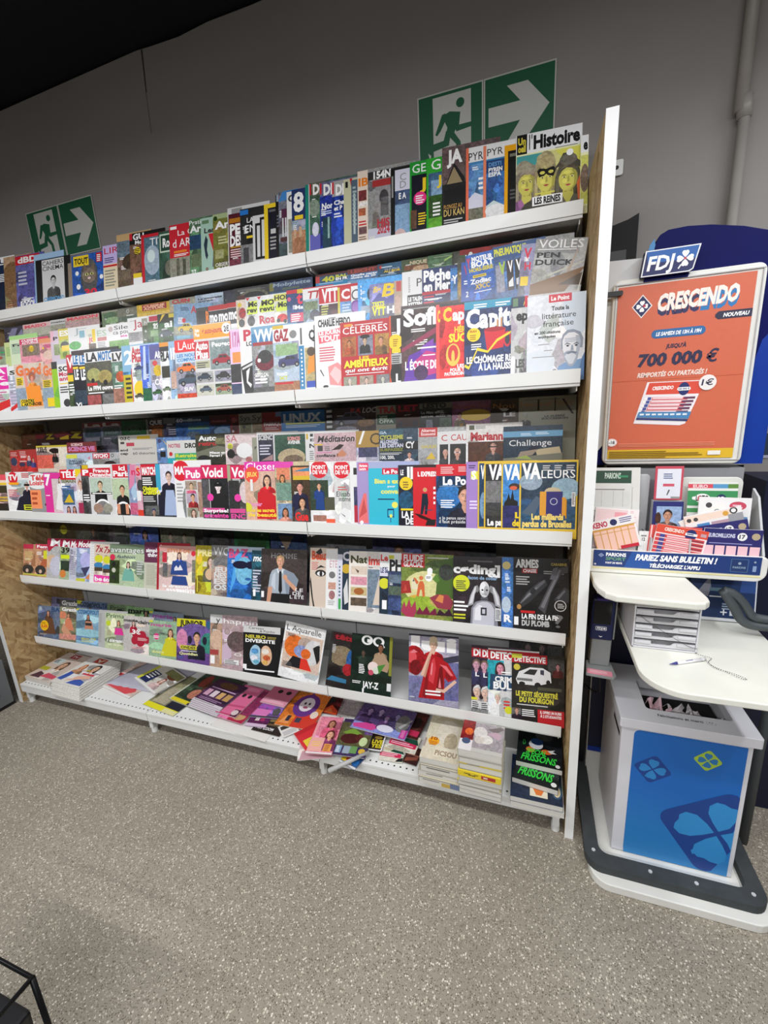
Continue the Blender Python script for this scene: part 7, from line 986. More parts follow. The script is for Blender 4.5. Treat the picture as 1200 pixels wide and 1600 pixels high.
('r4f', -2.885, -0.335, 0.2, 0.1032, 0.2119, 0.0027, 0, '.c97~', 'r 0 .85 .9 1 .c35|tb .1 .88 .8 .08 W Fem|p .b64 .3 .3 .9 .85 1 .8 1 .3|r .6 .55 1 .8 .dd3|e .4 .2 .4 .15 .333~|o .4 .16 .06 .dba|r 0 .02 9 .07 .cc5', 'pink-labelled food cover with a yellow box'),
('r4f', -2.7872, -0.335, 0.2, 0.1163, 0.2502, 0.0027, 0, '.bbb~', 'r 0 .8 9 1 .b1234a|ti .2 .8 .75 .18 W M|p .b24 0 .8 .5 .8 .1 .65|e .3 .4 .4 .18 .db9~|e .6 .3 .4 .25 .ccd~', 'glass jar photo cover with a crimson top, first of the crimson set'),
('r4f', -2.6813, -0.335, 0.2, 0.0826, 0.2513, 0.0027, 0, '.ab9~', 'r 0 .8 9 1 .b1234a|ti .2 .8 .7 .16 W M|tb .1 .66 .8 .12 .222 39|r .1 .5 .9 .6 .de2|r .1 .2 .9 .45 .343~|o .3 .12 .1 .d84', 'crimson-topped cover with a large price number'),
('r4f', -2.6038, -0.335, 0.2, 0.0659, 0.2513, 0.0027, 0, '.ccd~', 'r 0 .8 9 1 .b1234a|ti .1 .8 .8 .16 W Mo|l .1 .7 .8 12 .05 .99a', 'crimson-topped cover with columns of small print'),
('r4f', -2.548, -0.335, 0.2, 0.1092, 0.2538, 0.0027, 0, '.9ac~', 'r 0 .8 9 1 .b1234a|ti .1 .82 .8 .14 W Mode|e .6 .5 .35 .2 .bbe~|p .446 .3 .3 .9 .35 .6 .1|p .d85 .6 .05 1 .25 1 .02|r 0 0 .6 .05 .cc4', 'crimson-topped cover with a lavender beach scene'),
('r4f', -2.4437, -0.335, 0.2, 0.0438, 0.248, 0.0027, 0, '.eee', 'l .2 .95 .6 14 .06 .ddd', 'white page edge of a thick magazine'),
('r4f', -2.4095, -0.336, 0.2, 0.0673, 0.2354, 0.0027, 0, '.dcb~', 'ti .1 .8 .8 .16 .a34 7x|e .5 .62 .45 .1 .dd3|e .5 .45 .5 .08 .48b|r .05 .3 .95 .4 .543~|r 0 .02 9 .2 .e4a|tb .1 .05 .9 .1 W bel', 'cream cover with a blue pool and pink caption, left of its twin'),
('r4f', -2.347, -0.335, 0.2, 0.0615, 0.2315, 0.0027, 0, '.dcb~', 'ti .1 .8 .8 .16 .a34 7x|e .5 .62 .45 .1 .dd3|e .5 .42 .5 .08 .48b|r .05 .28 .95 .38 .543~|r 0 .02 9 .2 .e4a|tb .1 .05 .9 .1 W été', 'cream cover with a blue pool and pink caption, right of its twin'),
('r4f', -2.2948, -0.335, 0.241, 0.241, 0.2411, 0.0027, 0, '.bca~', 'r 0 .78 9 1 .676f|r 0 .78 9 1 .798b72|t .03 .8 .9 .13 .eee avantages|o .08 .67 .08 .d35|r 0 .02 .28 .6 .342~|o .12 .5 .06 .222|o .12 .35 .06 .ccb|o .12 .18 .06 .333|ti .2 .66 .5 .07 .566 fashion|h .52 .5 .16 .322 .dba .7ab8a8 f|p .7ab8a8 .4 .35 .65 .35 .7 .1 .35 .1|l .75 .6 .2 6 .06 .ccc', 'green-grey cover with a woman in an aqua top'),
('r4f', -2.0494, -0.335, 0.2, 0.0996, 0.2634, 0.0027, 0, '.ccb', 'r 0 .55 9 1 .6b3552|tb .1 .78 .85 .08 W simple|tb .2 .68 .8 .08 W things|l .15 .5 .7 14 .033 .aa9', 'cream text cover with a plum title panel'),
('r4f', -1.9627, -0.335, 0.2, 0.0383, 0.2642, 0.0027, 0, '.a23', 'tb .3 .85 .6 .1 W O|r .4 .05 1 .7 .c98~', 'red spine beside the patterned dress cover'),
('r4f', -1.9456, -0.3372, 0.2347, 0.2347, 0.2518, 0.0027, 0, '.e5c8c4~', 'r 0 .87 9 1 .d9a09a|tb .2 .85 .6 .08 .c85 STYLE DE|o .88 .84 .06 .d34|r .08 .62 .2 .85 .c34~|r .1 .3 .22 .6 .666~|r .85 .2 .98 .7 .887~|h .52 .78 .16 .422 .dba .25b f|p .2f4a8f .3 .35 .35 .66 .7 .66 .75 .35|p .e8e8f0 .4 .5 .45 .56 .5 .5 .55 .58 .6 .5 .62 .46 .4 .44|p .2f4a8f .32 .12 .36 .32 .7 .32 .76 .12|tb .1 .06 .75 .06 W la dressing|tb .2 .0 .75 .05 W accessible', 'pink cover with a woman in a blue patterned dress'),
('r4f', -1.7149, -0.335, 0.2, 0.1058, 0.2635, 0.0027, 0, '.b5a62c~', 'tn .1 .78 .8 .13 .eee4a0 PRE|p .dd4 .1 .62 .5 .68 .2 .38 .5 .42 .5 .38 .05 .36 .35 .65|p .dd4 .1 .02 .1 .32 .15 .32 .15 .02|p .dd4 .6 .02 .8 .32 .85 .32 .65 .02|h .85 .66 .24 .653 .dba .665 f|e .8 .4 .25 .12 .db9', 'olive yellow cover with a woman raising her hand'),
('r4f', -1.6168, -0.335, 0.2, 0.1027, 0.2684, 0.0027, 0, '.998880~', 'r 0 .8 9 1 .888|t .1 .8 .9 .16 .ddd WO|e .6 .65 .5 .15 .777~|e .5 .4 .5 .2 .b98~|tn .15 .46 .7 .1 .ddd JEU|tn .15 .34 .7 .1 .ddd NES|tn .15 .22 .7 .1 .ddd ES|tn .15 .1 .7 .1 .ddd OS', 'taupe cover with thin stacked white letters'),
('r4f', -1.5216, -0.335, 0.2, 0.1432, 0.267, 0.0027, 0, '.2a6fc0~', 'r 0 .9 9 1 .bcd|tn .05 .78 .75 .17 .d58 BAZ|p .5ae .1 .05 .3 .8 .6 .95 .3 .3|e .65 .52 .35 .28 .7bdf~|e .5 .64 .3 .08 .113|e .9 .64 .2 .08 .113|p .247 .7 .1 1 .3 1 .02|e .8 .36 .12 .03 .36a', 'electric blue cover with a face in dark glasses'),
('r4f', -1.382, -0.335, 0.2, 0.064, 0.2559, 0.0027, 0, '.256~', 'ti .1 .78 .8 .13 W mo|l .1 .6 .7 8 .06 .ccd|r .15 .06 .35 .2 W|r .5 .3 .9 .5 .334~', 'dark blue cover with white script letters'),
('r4f', -1.3286, -0.335, 0.2347, 0.2347, 0.2679, 0.0027, 0, '.443a38~', 't .22 .82 .56 .1 .9a9a9a HOMME|h .42 .76 .26 .b8966a .dba488 .a9b4c0|p .a9b4c0 .16 .24 .2 .5 .3 .6 .56 .6 .72 .54 .82 .42 .78 .28 .64 .34 .62 .12 .24 .12|p .8894a4 .5 .58 .56 .6 .72 .54 .82 .42 .78 .28 .64 .34 .62 .12 .56 .12|p .c8d2dc .22 .3 .26 .5 .32 .56 .32 .2|p .e8ecf0 .34 .62 .41 .56 .38 .52|p .e8ecf0 .5 .62 .43 .56 .47 .52|p .151518 .4 .57 .45 .57 .47 .2 .43 .13 .39 .2|p .d6a083 .12 .0 .16 .26 .25 .26 .23 .0|p .d6a083 .52 .46 .6 .42 .8 .26 .74 .2 .54 .38|e .53 .46 .05 .05 .d6a083|p .1a1a1c .24 .14 .64 .14 .62 .0 .2 .0|t .76 .2 .16 .06 W LE|t .7 .13 .18 .06 W DE|t .64 .06 .3 .06 W L ÉTÉ|r .01 .05 .07 .17 W', 'dark brown cover with a man in shirt and tie'),
('r4f', -1.071, -0.335, 0.2, 0.0865, 0.2844, 0.0027, 0, '.d9c8b8', 'tn .1 .8 1 .14 .d9502a Beaux|p .222 .3 .92 .6 1 .7 .92 .5 .88|l .1 .75 .4 5 .03 .c77|e .6 .56 .3 .06 .222|e .6 .55 .2 .04 .eee|e .62 .55 .08 .05 .222|p .222 .3 .62 .6 .7 .9 .66 .6 .66|p .222 .0 .4 .05 .5 .2 .1 .35 .0 .25 0 .1 .15', 'pinkish cover with an inked eye'),
('r4f', -0.9909, -0.335, 0.2, 0.0595, 0.2829, 0.0027, 0, '.eee', 't .3 .68 .6 .12 .c9a ÉTÉ|o .5 .55 .06 .777|r .2 .3 .8 .42 .c98~|e .5 .2 .25 .08 .a77~|l .2 .1 .6 3 .03 .aaa', 'white cover with a column of small pictures'),
('r4f', -0.9345, -0.335, 0.2, 0.0584, 0.2887, 0.0027, 0, '.234', 'tb .4 .8 .6 .14 .dde C|o .7 .66 .08 .ca3|r 0 0 .4 .9 .dde|r .1 0 .3 .15 .4a5|l .12 .7 .14 9 .06 .466|p .ddd .5 .3 .8 .5 .9 .1 .6 .05', 'dark cover with a white vertical text strip'),
('r4f', -0.8791, -0.335, 0.2, 0.0929, 0.2804, 0.0027, 0, '.eee8e0', 'tb .08 .8 .85 .12 .4a4a20 Nat|r .1 .6 .9 .74 .dcb~|p .543 .3 .7 .5 .66 .45 .62|r .1 .42 .9 .56 .d9a~|r .1 .24 .9 .38 .cb8~|e .5 .31 .25 .06 .a63|r .1 .06 .9 .2 .654~', 'white cover with a stack of insect photos'),
('r4f', -0.7951, -0.335, 0.2, 0.0701, 0.2823, 0.0027, 0, '.ddd8d4~', 'tb .1 .78 .9 .14 .d9372a ima|r .05 .05 .9 .7 .789~|p .dcb .4 .1 .8 .6 .9 .1|l .1 .74 .4 1 .03 .666', 'white-topped cover with a pale rocket-like photo'),
('r4f', -0.7365, -0.335, 0.2, 0.0403, 0.2828, 0.0027, 0, '.234~', 'r 0 .75 1 1 .eee|tb .1 .86 .8 .1 .d33 Le|r 0 .6 1 .74 .dde|tb .1 .66 .8 .08 .236 LE Sa|o .5 .48 .09 .dd3|r .3 .05 .8 .2 W', 'dark cover edge with white top and yellow disc'),
('r4f', -0.6991, -0.3357, 0.2, 0.065, 0.2822, 0.0027, 0, '.346~', 'r 0 .7 9 1 .eee|r .05 .9 .4 .96 .cc3|tn .1 .7 .9 .18 .222 PH|r .05 .5 1 .64 .678~|r .05 .3 1 .45 .565~|r .05 .05 1 .25 .458~', 'white-topped cover with three small landscape photos'),
('r4f', -0.6396, -0.335, 0.218, 0.218, 0.2828, 0.0027, 0, '.7a8a3c~', 'e .5 .45 .45 .28 .dcd89a~|e .75 .8 .3 .12 .556b3a~|e .95 .65 .15 .2 .3c4a30~|e .4 .2 .4 .12 .9ab83a~|e .8 .25 .25 .12 .b8a85a~|p .e8e0c0 .2 .42 .2 .6 .32 .6 .32 .42|p .444 .22 .55 .24 .6 .26 .55|p .444 .27 .55 .29 .6 .31 .55|p .a8302a 0 .34 0 .55 .16 .56 .2 .36|p .c84a40 .04 .38 .08 .5 .12 .4|p .d96a3a .3 .32 .33 .5 .36 .56 .42 .56 .45 .5 .46 .32 .42 .3 .4 .42 .37 .42 .34 .3|o .385 .61 .035 .e07a48|p .d96a3a .3 .5 .24 .6 .26 .62 .34 .54|o .55 .74 .045 W|o .53 .62 .06 W|e .55 .7 .05 .03 W|l .48 .64 .1 2 .02 .555|p .4c6a2a .66 .3 .7 .7 .78 .92 1 .96 1 .3|e .86 .72 .14 .13 .3a3f3a~|p .5f8a34 .6 .6 .68 .7 .74 .58 .68 .54|p .9b3a4a .55 .3 .7 .36 .9 .36 1 .25 .95 .12 .7 .14|p .e08a50 .66 .26 .74 .36 .82 .34 .8 .22|p .b23a5a 0 .05 .06 .22 .1 .12 .16 .26 .2 .12 .28 .24 .3 .06 .2 0|p .7a2040 .3 .02 .36 .14 .42 .06 .5 .16 .56 .05 .66 .14 .7 .02|p .3a1a2a .68 .02 .74 .12 .84 .06 .92 .14 1 .02|p .e0b040 .15 .3 .3 .34 .28 .28|r 0 .78 .45 1 .c8222c|tb .04 .88 .38 .1 .eee FLUIDE|tb .04 .79 .38 .08 .eee GLACIAL|l .5 .95 .4 1 .03 .ddd', 'green jungle cartoon cover with a red title box'),
('r4f', -0.4216, -0.335, 0.1921, 0.1921, 0.2849, 0.0027, 0, '.2a2226~', 'tn .0 .74 .95 .13 .eee cøding]|r .3 .92 .8 .94 .666|tb .3 .65 .6 .05 .8ac façon de coder|o .17 .58 .13 .d8e02a|l .06 .62 .22 5 .03 .444|p .a8a8ae .3 .22 .36 .4 .44 .54 .5 .56 .52 .52 .45 .42 .42 .26|p .dcdce0 .33 .26 .38 .4 .45 .53 .49 .54 .44 .42 .4 .28|p .a8a8ae .98 .22 .94 .4 .84 .54 .76 .56 .74 .52 .82 .42 .86 .26|p .dcdce0 .95 .26 .91 .4 .83 .53 .78 .54 .85 .42 .89 .28|p .8a8a94 .36 .0 .38 .2 .46 .3 .58 .33 .7 .33 .82 .3 .9 .2 .92 0|p .c9c9d4 .4 .0 .42 .2 .5 .28 .6 .31 .7 .31 .78 .28 .84 .2 .84 0|p .ececf2 .44 .02 .46 .2 .54 .26 .6 .24 .58 .02|p .55555e .56 .34 .58 .4 .7 .4 .72 .34|e .64 .5 .1 .125 .d6d6da|e .61 .53 .06 .08 .f2f2f4|e .68 .48 .05 .08 .b0b0b6|e .6 .49 .022 .014 .222|e .69 .49 .022 .014 .222|l .6 .43 .09 1 .015 .666|e .5 .5 .03 .05 .888|e .78 .5 .03 .05 .888|r .57 .1 .69 .22 .2a2a30|r .6 .125 .66 .195 .c9c9d4|l .02 .3 .3 3 .06 W|l .02 .1 .25 2 .05 .dd3|r .86 .03 .98 .22 .eee|l .87 .2 .1 8 .02 .333', 'black cover with a white humanoid robot'),
('r4f', -0.2319, -0.335, 0.2, 0.043, 0.291, 0.0027, 0, '.4a7fc8~', 'e .4 .3 .4 .12 .bcd~|o .4 .88 .06 .dc8|l .3 .7 .4 2 .05 .cde|tn .2 .05 .7 .1 W R', 'blue cover edge between the robot and the rifle'),
('r4f', -0.189, -0.3353, 0.2002, 0.2002, 0.2936, 0.0027, 0, '.1c1a1a~', 'tn .04 .86 .42 .11 .ddd ARMES|r .16 .78 .44 .845 .a22|tb .18 .79 .24 .045 .eee CHASSE|l .05 .73 .25 4 .035 .aaa|tb .68 .9 .28 .035 .a94 CARABINE|l .55 .82 .42 2 .03 .999|p .333336 .06 .3 .1 .24 .3 .36 .5 .52 .62 .62 .58 .7 .46 .66 .24 .5|p .5c5c62 .1 .3 .3 .44 .5 .6 .58 .66 .56 .69 .46 .63 .26 .49|p .8a8a90 .12 .33 .3 .46 .44 .57 .43 .58 .28 .48|e .11 .285 .06 .055 .26221e|e .11 .285 .04 .036 .b88a50|p .28282c .3 .5 .36 .58 .42 .54 .36 .46|p .4a4a4e .46 .28 .62 .56 .8 .86 .98 .9 .98 .82 .84 .76 .68 .5 .58 .2|p .77777c .5 .3 .64 .54 .82 .84 .86 .84 .68 .52 .56 .28|p .606066 .66 .7 .72 .86 .8 .88 .78 .7|p .3c3c40 .74 .42 .92 .6 1 .56 1 .4 .86 .3|p .6a6a70 .78 .44 .92 .56 .94 .54 .82 .42|o .85 .33 .08 .ddd|o .85 .33 .07 .222|l .8 .36 .12 3 .025 .ccc|r .02 .02 .1 .14 W|r .14 .2 .4 .235 .c22|tn .16 .12 .68 .065 W LA FIN DE LA FIN|tn .16 .02 .5 .075 .ccc DU PLOMB|t .76 .02 .14 .18 .777 ?', 'black cover with a rifle and telescopic sight'),
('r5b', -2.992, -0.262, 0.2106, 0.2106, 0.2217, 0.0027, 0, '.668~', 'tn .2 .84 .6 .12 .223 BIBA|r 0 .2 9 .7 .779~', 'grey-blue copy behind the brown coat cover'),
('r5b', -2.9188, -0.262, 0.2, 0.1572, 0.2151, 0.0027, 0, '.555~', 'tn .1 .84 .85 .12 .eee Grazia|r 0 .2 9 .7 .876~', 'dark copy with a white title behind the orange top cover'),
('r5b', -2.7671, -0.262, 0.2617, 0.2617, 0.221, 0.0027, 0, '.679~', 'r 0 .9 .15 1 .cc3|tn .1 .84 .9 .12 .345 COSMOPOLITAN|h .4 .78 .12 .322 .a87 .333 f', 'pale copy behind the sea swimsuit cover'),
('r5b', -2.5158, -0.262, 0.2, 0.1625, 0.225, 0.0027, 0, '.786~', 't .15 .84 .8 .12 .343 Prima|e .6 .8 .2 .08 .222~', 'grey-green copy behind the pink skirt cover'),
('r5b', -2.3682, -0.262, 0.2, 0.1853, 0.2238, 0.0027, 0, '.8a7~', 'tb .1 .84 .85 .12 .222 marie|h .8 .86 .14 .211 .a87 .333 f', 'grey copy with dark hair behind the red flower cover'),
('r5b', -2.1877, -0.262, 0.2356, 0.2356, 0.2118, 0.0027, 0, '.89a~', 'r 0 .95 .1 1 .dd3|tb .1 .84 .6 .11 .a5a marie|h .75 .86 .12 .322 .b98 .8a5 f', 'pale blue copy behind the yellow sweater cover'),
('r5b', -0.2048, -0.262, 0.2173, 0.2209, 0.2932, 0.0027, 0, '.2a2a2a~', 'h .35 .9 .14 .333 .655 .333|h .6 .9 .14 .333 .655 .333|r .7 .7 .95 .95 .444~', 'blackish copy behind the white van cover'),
('r5f', -2.9866, -0.345, 0.2, 0.1906, 0.205, 0.0027, 0, '.6a7a94~', 'tn .05 .84 .12 .12 .bcd B|tn .55 .83 .35 .14 .2a4a7a BA|h .42 .78 .16 .532 .d9a080 .6a4630 f|p .6a4630 .25 .1 .3 .6 .6 .62 .75 .1|p .444 .7 .15 .8 .4 .95 .3 .9 .1|o .28 .36 .17 .fac818|l .15 .46 .25 2 .03 .a70|tb .15 .3 .25 .08 .d33 3,35|l .1 .1 .3 2 .03 .cba', 'slate blue cover with a woman in a brown coat'),
('r5f', -2.796, -0.345, 0.2, 0.1451, 0.2155, 0.0027, 0, '.8a8a6a~', 'tn .1 .88 .85 .1 .eee Grazia|e .15 .75 .2 .12 .d86~|h .45 .75 .14 .643 .d9a080 .e88a66 f|p .e08866 .25 .3 .3 .62 .6 .62 .75 .3|p .d9a080 .2 .5 .1 .3 .3 .1 .7 .12 .5 .3|r 0 .02 9 .18 .d98~', 'olive cover with a woman in a salmon top'),
('r5f', -2.6562, -0.345, 0.2059, 0.2059, 0.2177, 0.0027, 0, '.8ab0c8~', 'r 0 .95 .1 1 .cc3|tn .05 .86 .92 .11 .3a6a9a COSMOPOLITAN|h .42 .78 .14 .322 .c98a70 .333 f|p .c98a70 .3 .4 .33 .65 .55 .65 .62 .4|p .333 .33 .52 .55 .52 .55 .6 .33 .6|e .5 .3 .4 .12 .9bccd8~|tb .2 .1 .5 .05 .cc4 BEAUTÉ|l .2 .08 .5 2 .03 .dd8', 'sea-blue cover with a woman in a dark swimsuit'),
('r5f', -2.4754, -0.345, 0.2, 0.0251, 0.228, 0.0027, 0, '.bbb', 'l .1 .9 .8 20 .04 .999', 'grey page edge of a stacked copy'),
('r5f', -2.4253, -0.345, 0.2, 0.1561, 0.2183, 0.0027, 0, '.c4cfa8~', 't .05 .86 .8 .12 .2a5a3a Prima|o .15 .7 .08 .cd3|h .6 .72 .16 .532 .d9a888 .8a9a7a f|p .e6409a .42 .38 .45 .58 .75 .58 .85 .38|p .999 .45 .2 .5 .38 .8 .38 .8 .2|ti .1 .17 .8 .09 W l élégance|ti .15 .07 .8 .07 .eec en vacances|l .1 .5 .2 4 .04 .a97', 'pale green cover with a woman in a pink top'),
('r5f', -2.2836, -0.345, 0.2, 0.1916, 0.2146, 0.0027, 0, '.c9c4c0~', 'tb .0 .84 .5 .08 .333 marie|tb .5 .8 .45 .09 .222 claire|h .35 .8 .16 .322 .dba .b5243c f|o .45 .5 .14 .b5243c|o .65 .45 .15 .b5243c|o .6 .3 .15 .b5243c|o .4 .32 .12 .b5243c|o .82 .35 .1 .b5243c|tb .3 .5 .3 .12 W 3€|l .5 .4 .35 3 .03 .ecc|l .3 .15 .5 2 .04 .eaa', 'pale grey cover with large red flower petals'),
('r5f', -2.0966, -0.345, 0.2, 0.1909, 0.2093, 0.0027, 0, '.9ab89a~', 'r 0 .95 .12 1 .dd3|tb .05 .84 .7 .09 .c55a9a marie|h .72 .68 .24 .532 .dfae90 .d8d030 f|p .d8d030 .4 .02 .5 .35 .68 .5 .95 .45 1 .02|o .25 .55 .09 .e4408a|l .15 .57 .2 2 .04 W|ti .1 .08 .4 .08 .ee9 douce', 'fresh green cover with a woman in a yellow sweater'),
('r5f', -1.9056, -0.345, 0.2261, 0.2261, 0.2399, 0.0027, 0, '.6a4a8a~', 'r 0 .8 .78 1 .d8d22a|tn .08 .83 .65 .13 .222 JUNIOR|r .8 .7 1 .98 .368|e .5 .55 .5 .35 .735a9a~|e .85 .45 .2 .25 .3a8a7a~|e .15 .5 .15 .25 .d58ab0~|h .55 .56 .3 .221 .dba88a .223|e .36 .5 .06 .1 .223|e .76 .5 .06 .1 .223|r .1 .26 .55 .36 .dcd640|tb .12 .28 .4 .06 .222 ONDES|l .12 .23 .45 1 .03 W|tb .08 .13 .5 .06 .eea Quotidien|r .05 .02 .2 .1 .559', 'purple cover with a youth wearing headphones'),
('r5f', -1.6876, -0.345, 0.2, 0.0843, 0.2827, 0.0027, 0, '.b99884~', 'r 0 .83 9 1 .ddd|t .4 .84 .3 .12 .333 y|e .5 .5 .5 .2 .d9b8a0~|p .d8b070 .7 .02 .8 .6 1 .7 1 .02|r 0 .2 .6 .3 .a44|r .05 .02 .35 .18 W', 'tan cover with a white title strip'),
('r5f', -1.6113, -0.345, 0.2, 0.1401, 0.2873, 0.0027, 0, '.b8a0a4~', 't .05 .84 1.9 .09 .f0f0f0 happinez|o .2 .68 .06 .876|o .2 .68 .05 .b8a0a4|p .d0b8cc 0 .4 .3 .5 .4 .2 0 .05|e .6 .5 .4 .2 .655~|r .1 .05 .7 .14 .eee|l .12 .13 .5 3 .03 .666|t .5 .22 .5 .06 .eee Oc', 'dusty mauve cover with a half-shown face'),
('r5f', -1.4826, -0.345, 0.204, 0.204, 0.2491, 0.0027, 0, '.18181a', 'r 0 .85 1 1 .d5d5d5|t .15 .93 .4 .05 .333 Cerveau|t .45 .87 .4 .05 .333 & Psycho|tb .06 .73 .55 .07 .d8cc4a NEURO|tb .06 .64 .8 .07 W DIVERSITE|l .65 .78 .25 2 .03 .a94|e .34 .37 .16 .22 .a9cbe0~|e .62 .37 .16 .22 .e0b898~|e .32 .45 .1 .06 .5a9ad0~|e .3 .3 .1 .06 .e8e8f0~|e .36 .22 .08 .05 .6ab0c8~|e .6 .46 .1 .06 .e8e0d8~|e .64 .32 .1 .06 .d0603a~|e .6 .22 .08 .05 .e0b060~|r .47 .17 .49 .58 .222|r .05 .02 .85 .05 W|r .0 .05 .1 .15 W', 'black cover with a multicoloured brain'),
('r5f', -1.277, -0.345, 0.2106, 0.2106, 0.2693, 0.0027, 9, '.f0f0f0~', 'r .04 .1 .97 .8 .d8c0b0~|t .05 .84 .85 .11 .333 L Aquarelle|e .3 .55 .25 .22 .e0702a~|e .55 .62 .18 .14 .b8a498~|e .5 .48 .2 .12 .8a9ac8~|e .75 .5 .2 .25 .d8d8d8~|e .6 .45 .12 .1 .e06a2a~|p .1c1c20 .15 .14 .3 .36 .5 .35 .55 .14|p .e0382a .5 .14 .5 .35 .65 .35 .8 .14|p .222 .75 .6 .9 .7 .95 .4 .9 .3|l .1 .78 .2 3 .02 .333|l .75 .74 .2 4 .02 .eee|l .07 .22 .25 5 .025 .555', 'white-bordered cover with orange and red watercolour faces'),
('r5f', -1.0214, -0.345, 0.2, 0.1228, 0.2538, 0.0027, 7, '.2a2422~', 'r .1 .86 9 1 .3a1216|tb .15 .87 .8 .1 .a3222c têtu|e .5 .55 .5 .2 .8a7a60~|e .85 .5 .15 .2 .2a5a9a~|e .8 .3 .2 .12 .a8222a~|p .3a7aa0 .0 .02 .2 .12 .8 .1 .8 .02|r 0 .4 .12 .8 .333|l .1 .75 .15 6 .03 .ccc', 'dark cover with a red title and blurry colours'),
('r5f', -0.8983, -0.345, 0.1911, 0.1911, 0.2723, 0.0027, 2, '.14281e~', 'e .38 .9 .14 .09 .eee|e .38 .9 .08 .055 .14281e|r .38 .86 .5 .92 .eee|e .66 .89 .14 .09 .eee|e .66 .89 .08 .055 .14281e|p .eee .68 .84 .74 .88 .82 .8 .76 .78|h .72 .78 .16 .211 .8a5a40 .a08468|p .b09478 .5 .5 .6 .65 .8 .68 .95 .5 .9 .35 .6 .4|h .3 .66 .12 .222 .5a4438 .2a3a30|e .55 .42 .13 .1 .f0dcd8|e .62 .36 .08 .06 .d8e0d0|o .5 .32 .05 .d0506a|p .4a8a3a .65 .45 .85 .5 .7 .3|l .2 .45 .15 6 .03 W|tb .15 .2 .3 .05 .eee|tb .3 .03 .4 .11 W JAY-Z|l .05 .14 .25 2 .03 .eee|r .93 .3 1 1 .8a8a30|r .9 .02 1 .16 .eee', 'dark green cover with a man and pale flowers'),
('r5f', -0.6195, -0.345, 0.2153, 0.2153, 0.308, 0.0027, 0, '.a8a4b8~', 'r 0 .97 1 1 .2a2a30|r 0 .02 .3 .35 .7a7ca8~|r .7 .02 1 .6 .6a6a9a~|p .3a3a4c .5 .62 1 .72 1 .62 .6 .55|tn .04 .76 .92 .2 W lui|e .1 .6 .24 .22 .a5121c~|e .06 .64 .1 .1 .e05058|e .14 .48 .12 .12 .7a0d16~|p .e88088 .02 .7 .1 .76 .18 .72 .08 .7|h .5 .85 .2 .c8b498 .e4bca4 .b3161f|e .5 .93 .08 .05 .cbb898|p .b3141d .2 .02 .34 .5 .42 .68 .58 .68 .8 .58 .97 .36 .8 .3 .72 .36 .72 .02|p .d9404a .4 .3 .46 .6 .52 .66 .55 .5 .5 .25|p .7a0a14 .55 .12 .62 .5 .68 .55 .7 .3 .68 .05|p .f09098 .44 .4 .47 .58 .49 .56 .47 .38|p .8a0d18 .28 .05 .36 .42 .4 .3 .36 .02|p .ea747c .62 .56 .76 .54 .9 .4 .84 .4 .72 .5|p .ee8890 .6 .2 .63 .36 .66 .2|p .8a0d18 .74 .46 .88 .36 .8 .33 .74 .38|p .e6bca6 .24 .38 .34 .34 .46 .7 .5 .76 .45 .78 .38 .66|p .c8947c .3 .36 .34 .34 .45 .68 .42 .66|p .e6bca6 .92 .34 .97 .31 .72 .13 .55 .15 .56 .19 .7 .18|l .34 .15 .32 2 .05 W|r .02 .02 .12 .03 .eee', 'cover with a woman in shiny red latex'),
('r5f', -0.3483, -0.345, 0.2, 0.0393, 0.2915, 0.0027, 0, '.3a2a3a~', 'r 0 .82 9 .96 .c0222e|tn .2 .84 .75 .1 W DI|l .2 .94 .4 1 .02 .fcc|h .5 .7 .18 .654 .c9a .335|tb .4 .52 .4 .06 W L|h .6 .28 .2 .ccc .dba .888|r 0 .02 9 .14 .ddd|l .1 .12 .7 4 .03 .333|r 0 .15 .6 .19 .dd3', 'red-topped crime weekly with a violet background, left of its twin'),
('r5f', -0.3116, -0.345, 0.2, 0.0388, 0.2908, 0.0027, 0, '.3a2a3a~', 'r 0 .82 9 .96 .c0222e|tn .2 .84 .75 .1 W DL|r .7 .2 1 .8 .3aa|h .4 .7 .18 .654 .c9a .335|tb .3 .52 .4 .06 W L|h .5 .28 .2 .ccc .dba .888|r 0 .02 9 .14 .ddd|l .1 .12 .7 4 .03 .333', 'red-topped crime weekly with a violet background, right of its twin'),
('r5f', -0.2805, -0.3456, 0.2, 0.0961, 0.2869, 0.0027, 0, '.d8d8d8~', 'r 0 .84 9 .98 .c0222e|r .05 .82 .5 .97 .b01c28|tn .1 .85 .88 .1 W DETEC|r 0 .35 .65 .82 .2ea5b5~|h .5 .7 .2 .322 .d9a .446 f|l .55 .65 .4 2 .04 W|tn .25 .48 .72 .09 W CRIM|tn .2 .36 .78 .11 W BUL|r .1 .36 1 .6 .2a4a6a|tn .28 .49 .7 .08 W CRIM|tn .22 .38 .76 .1 W BUL|h .4 .24 .14 .ccb .dba .f0f0f0|l .65 .2 .3 3 .05 .d33|o .85 .06 .06 .dd3', 'red-topped crime weekly with turquoise photo and a white-haired man'),
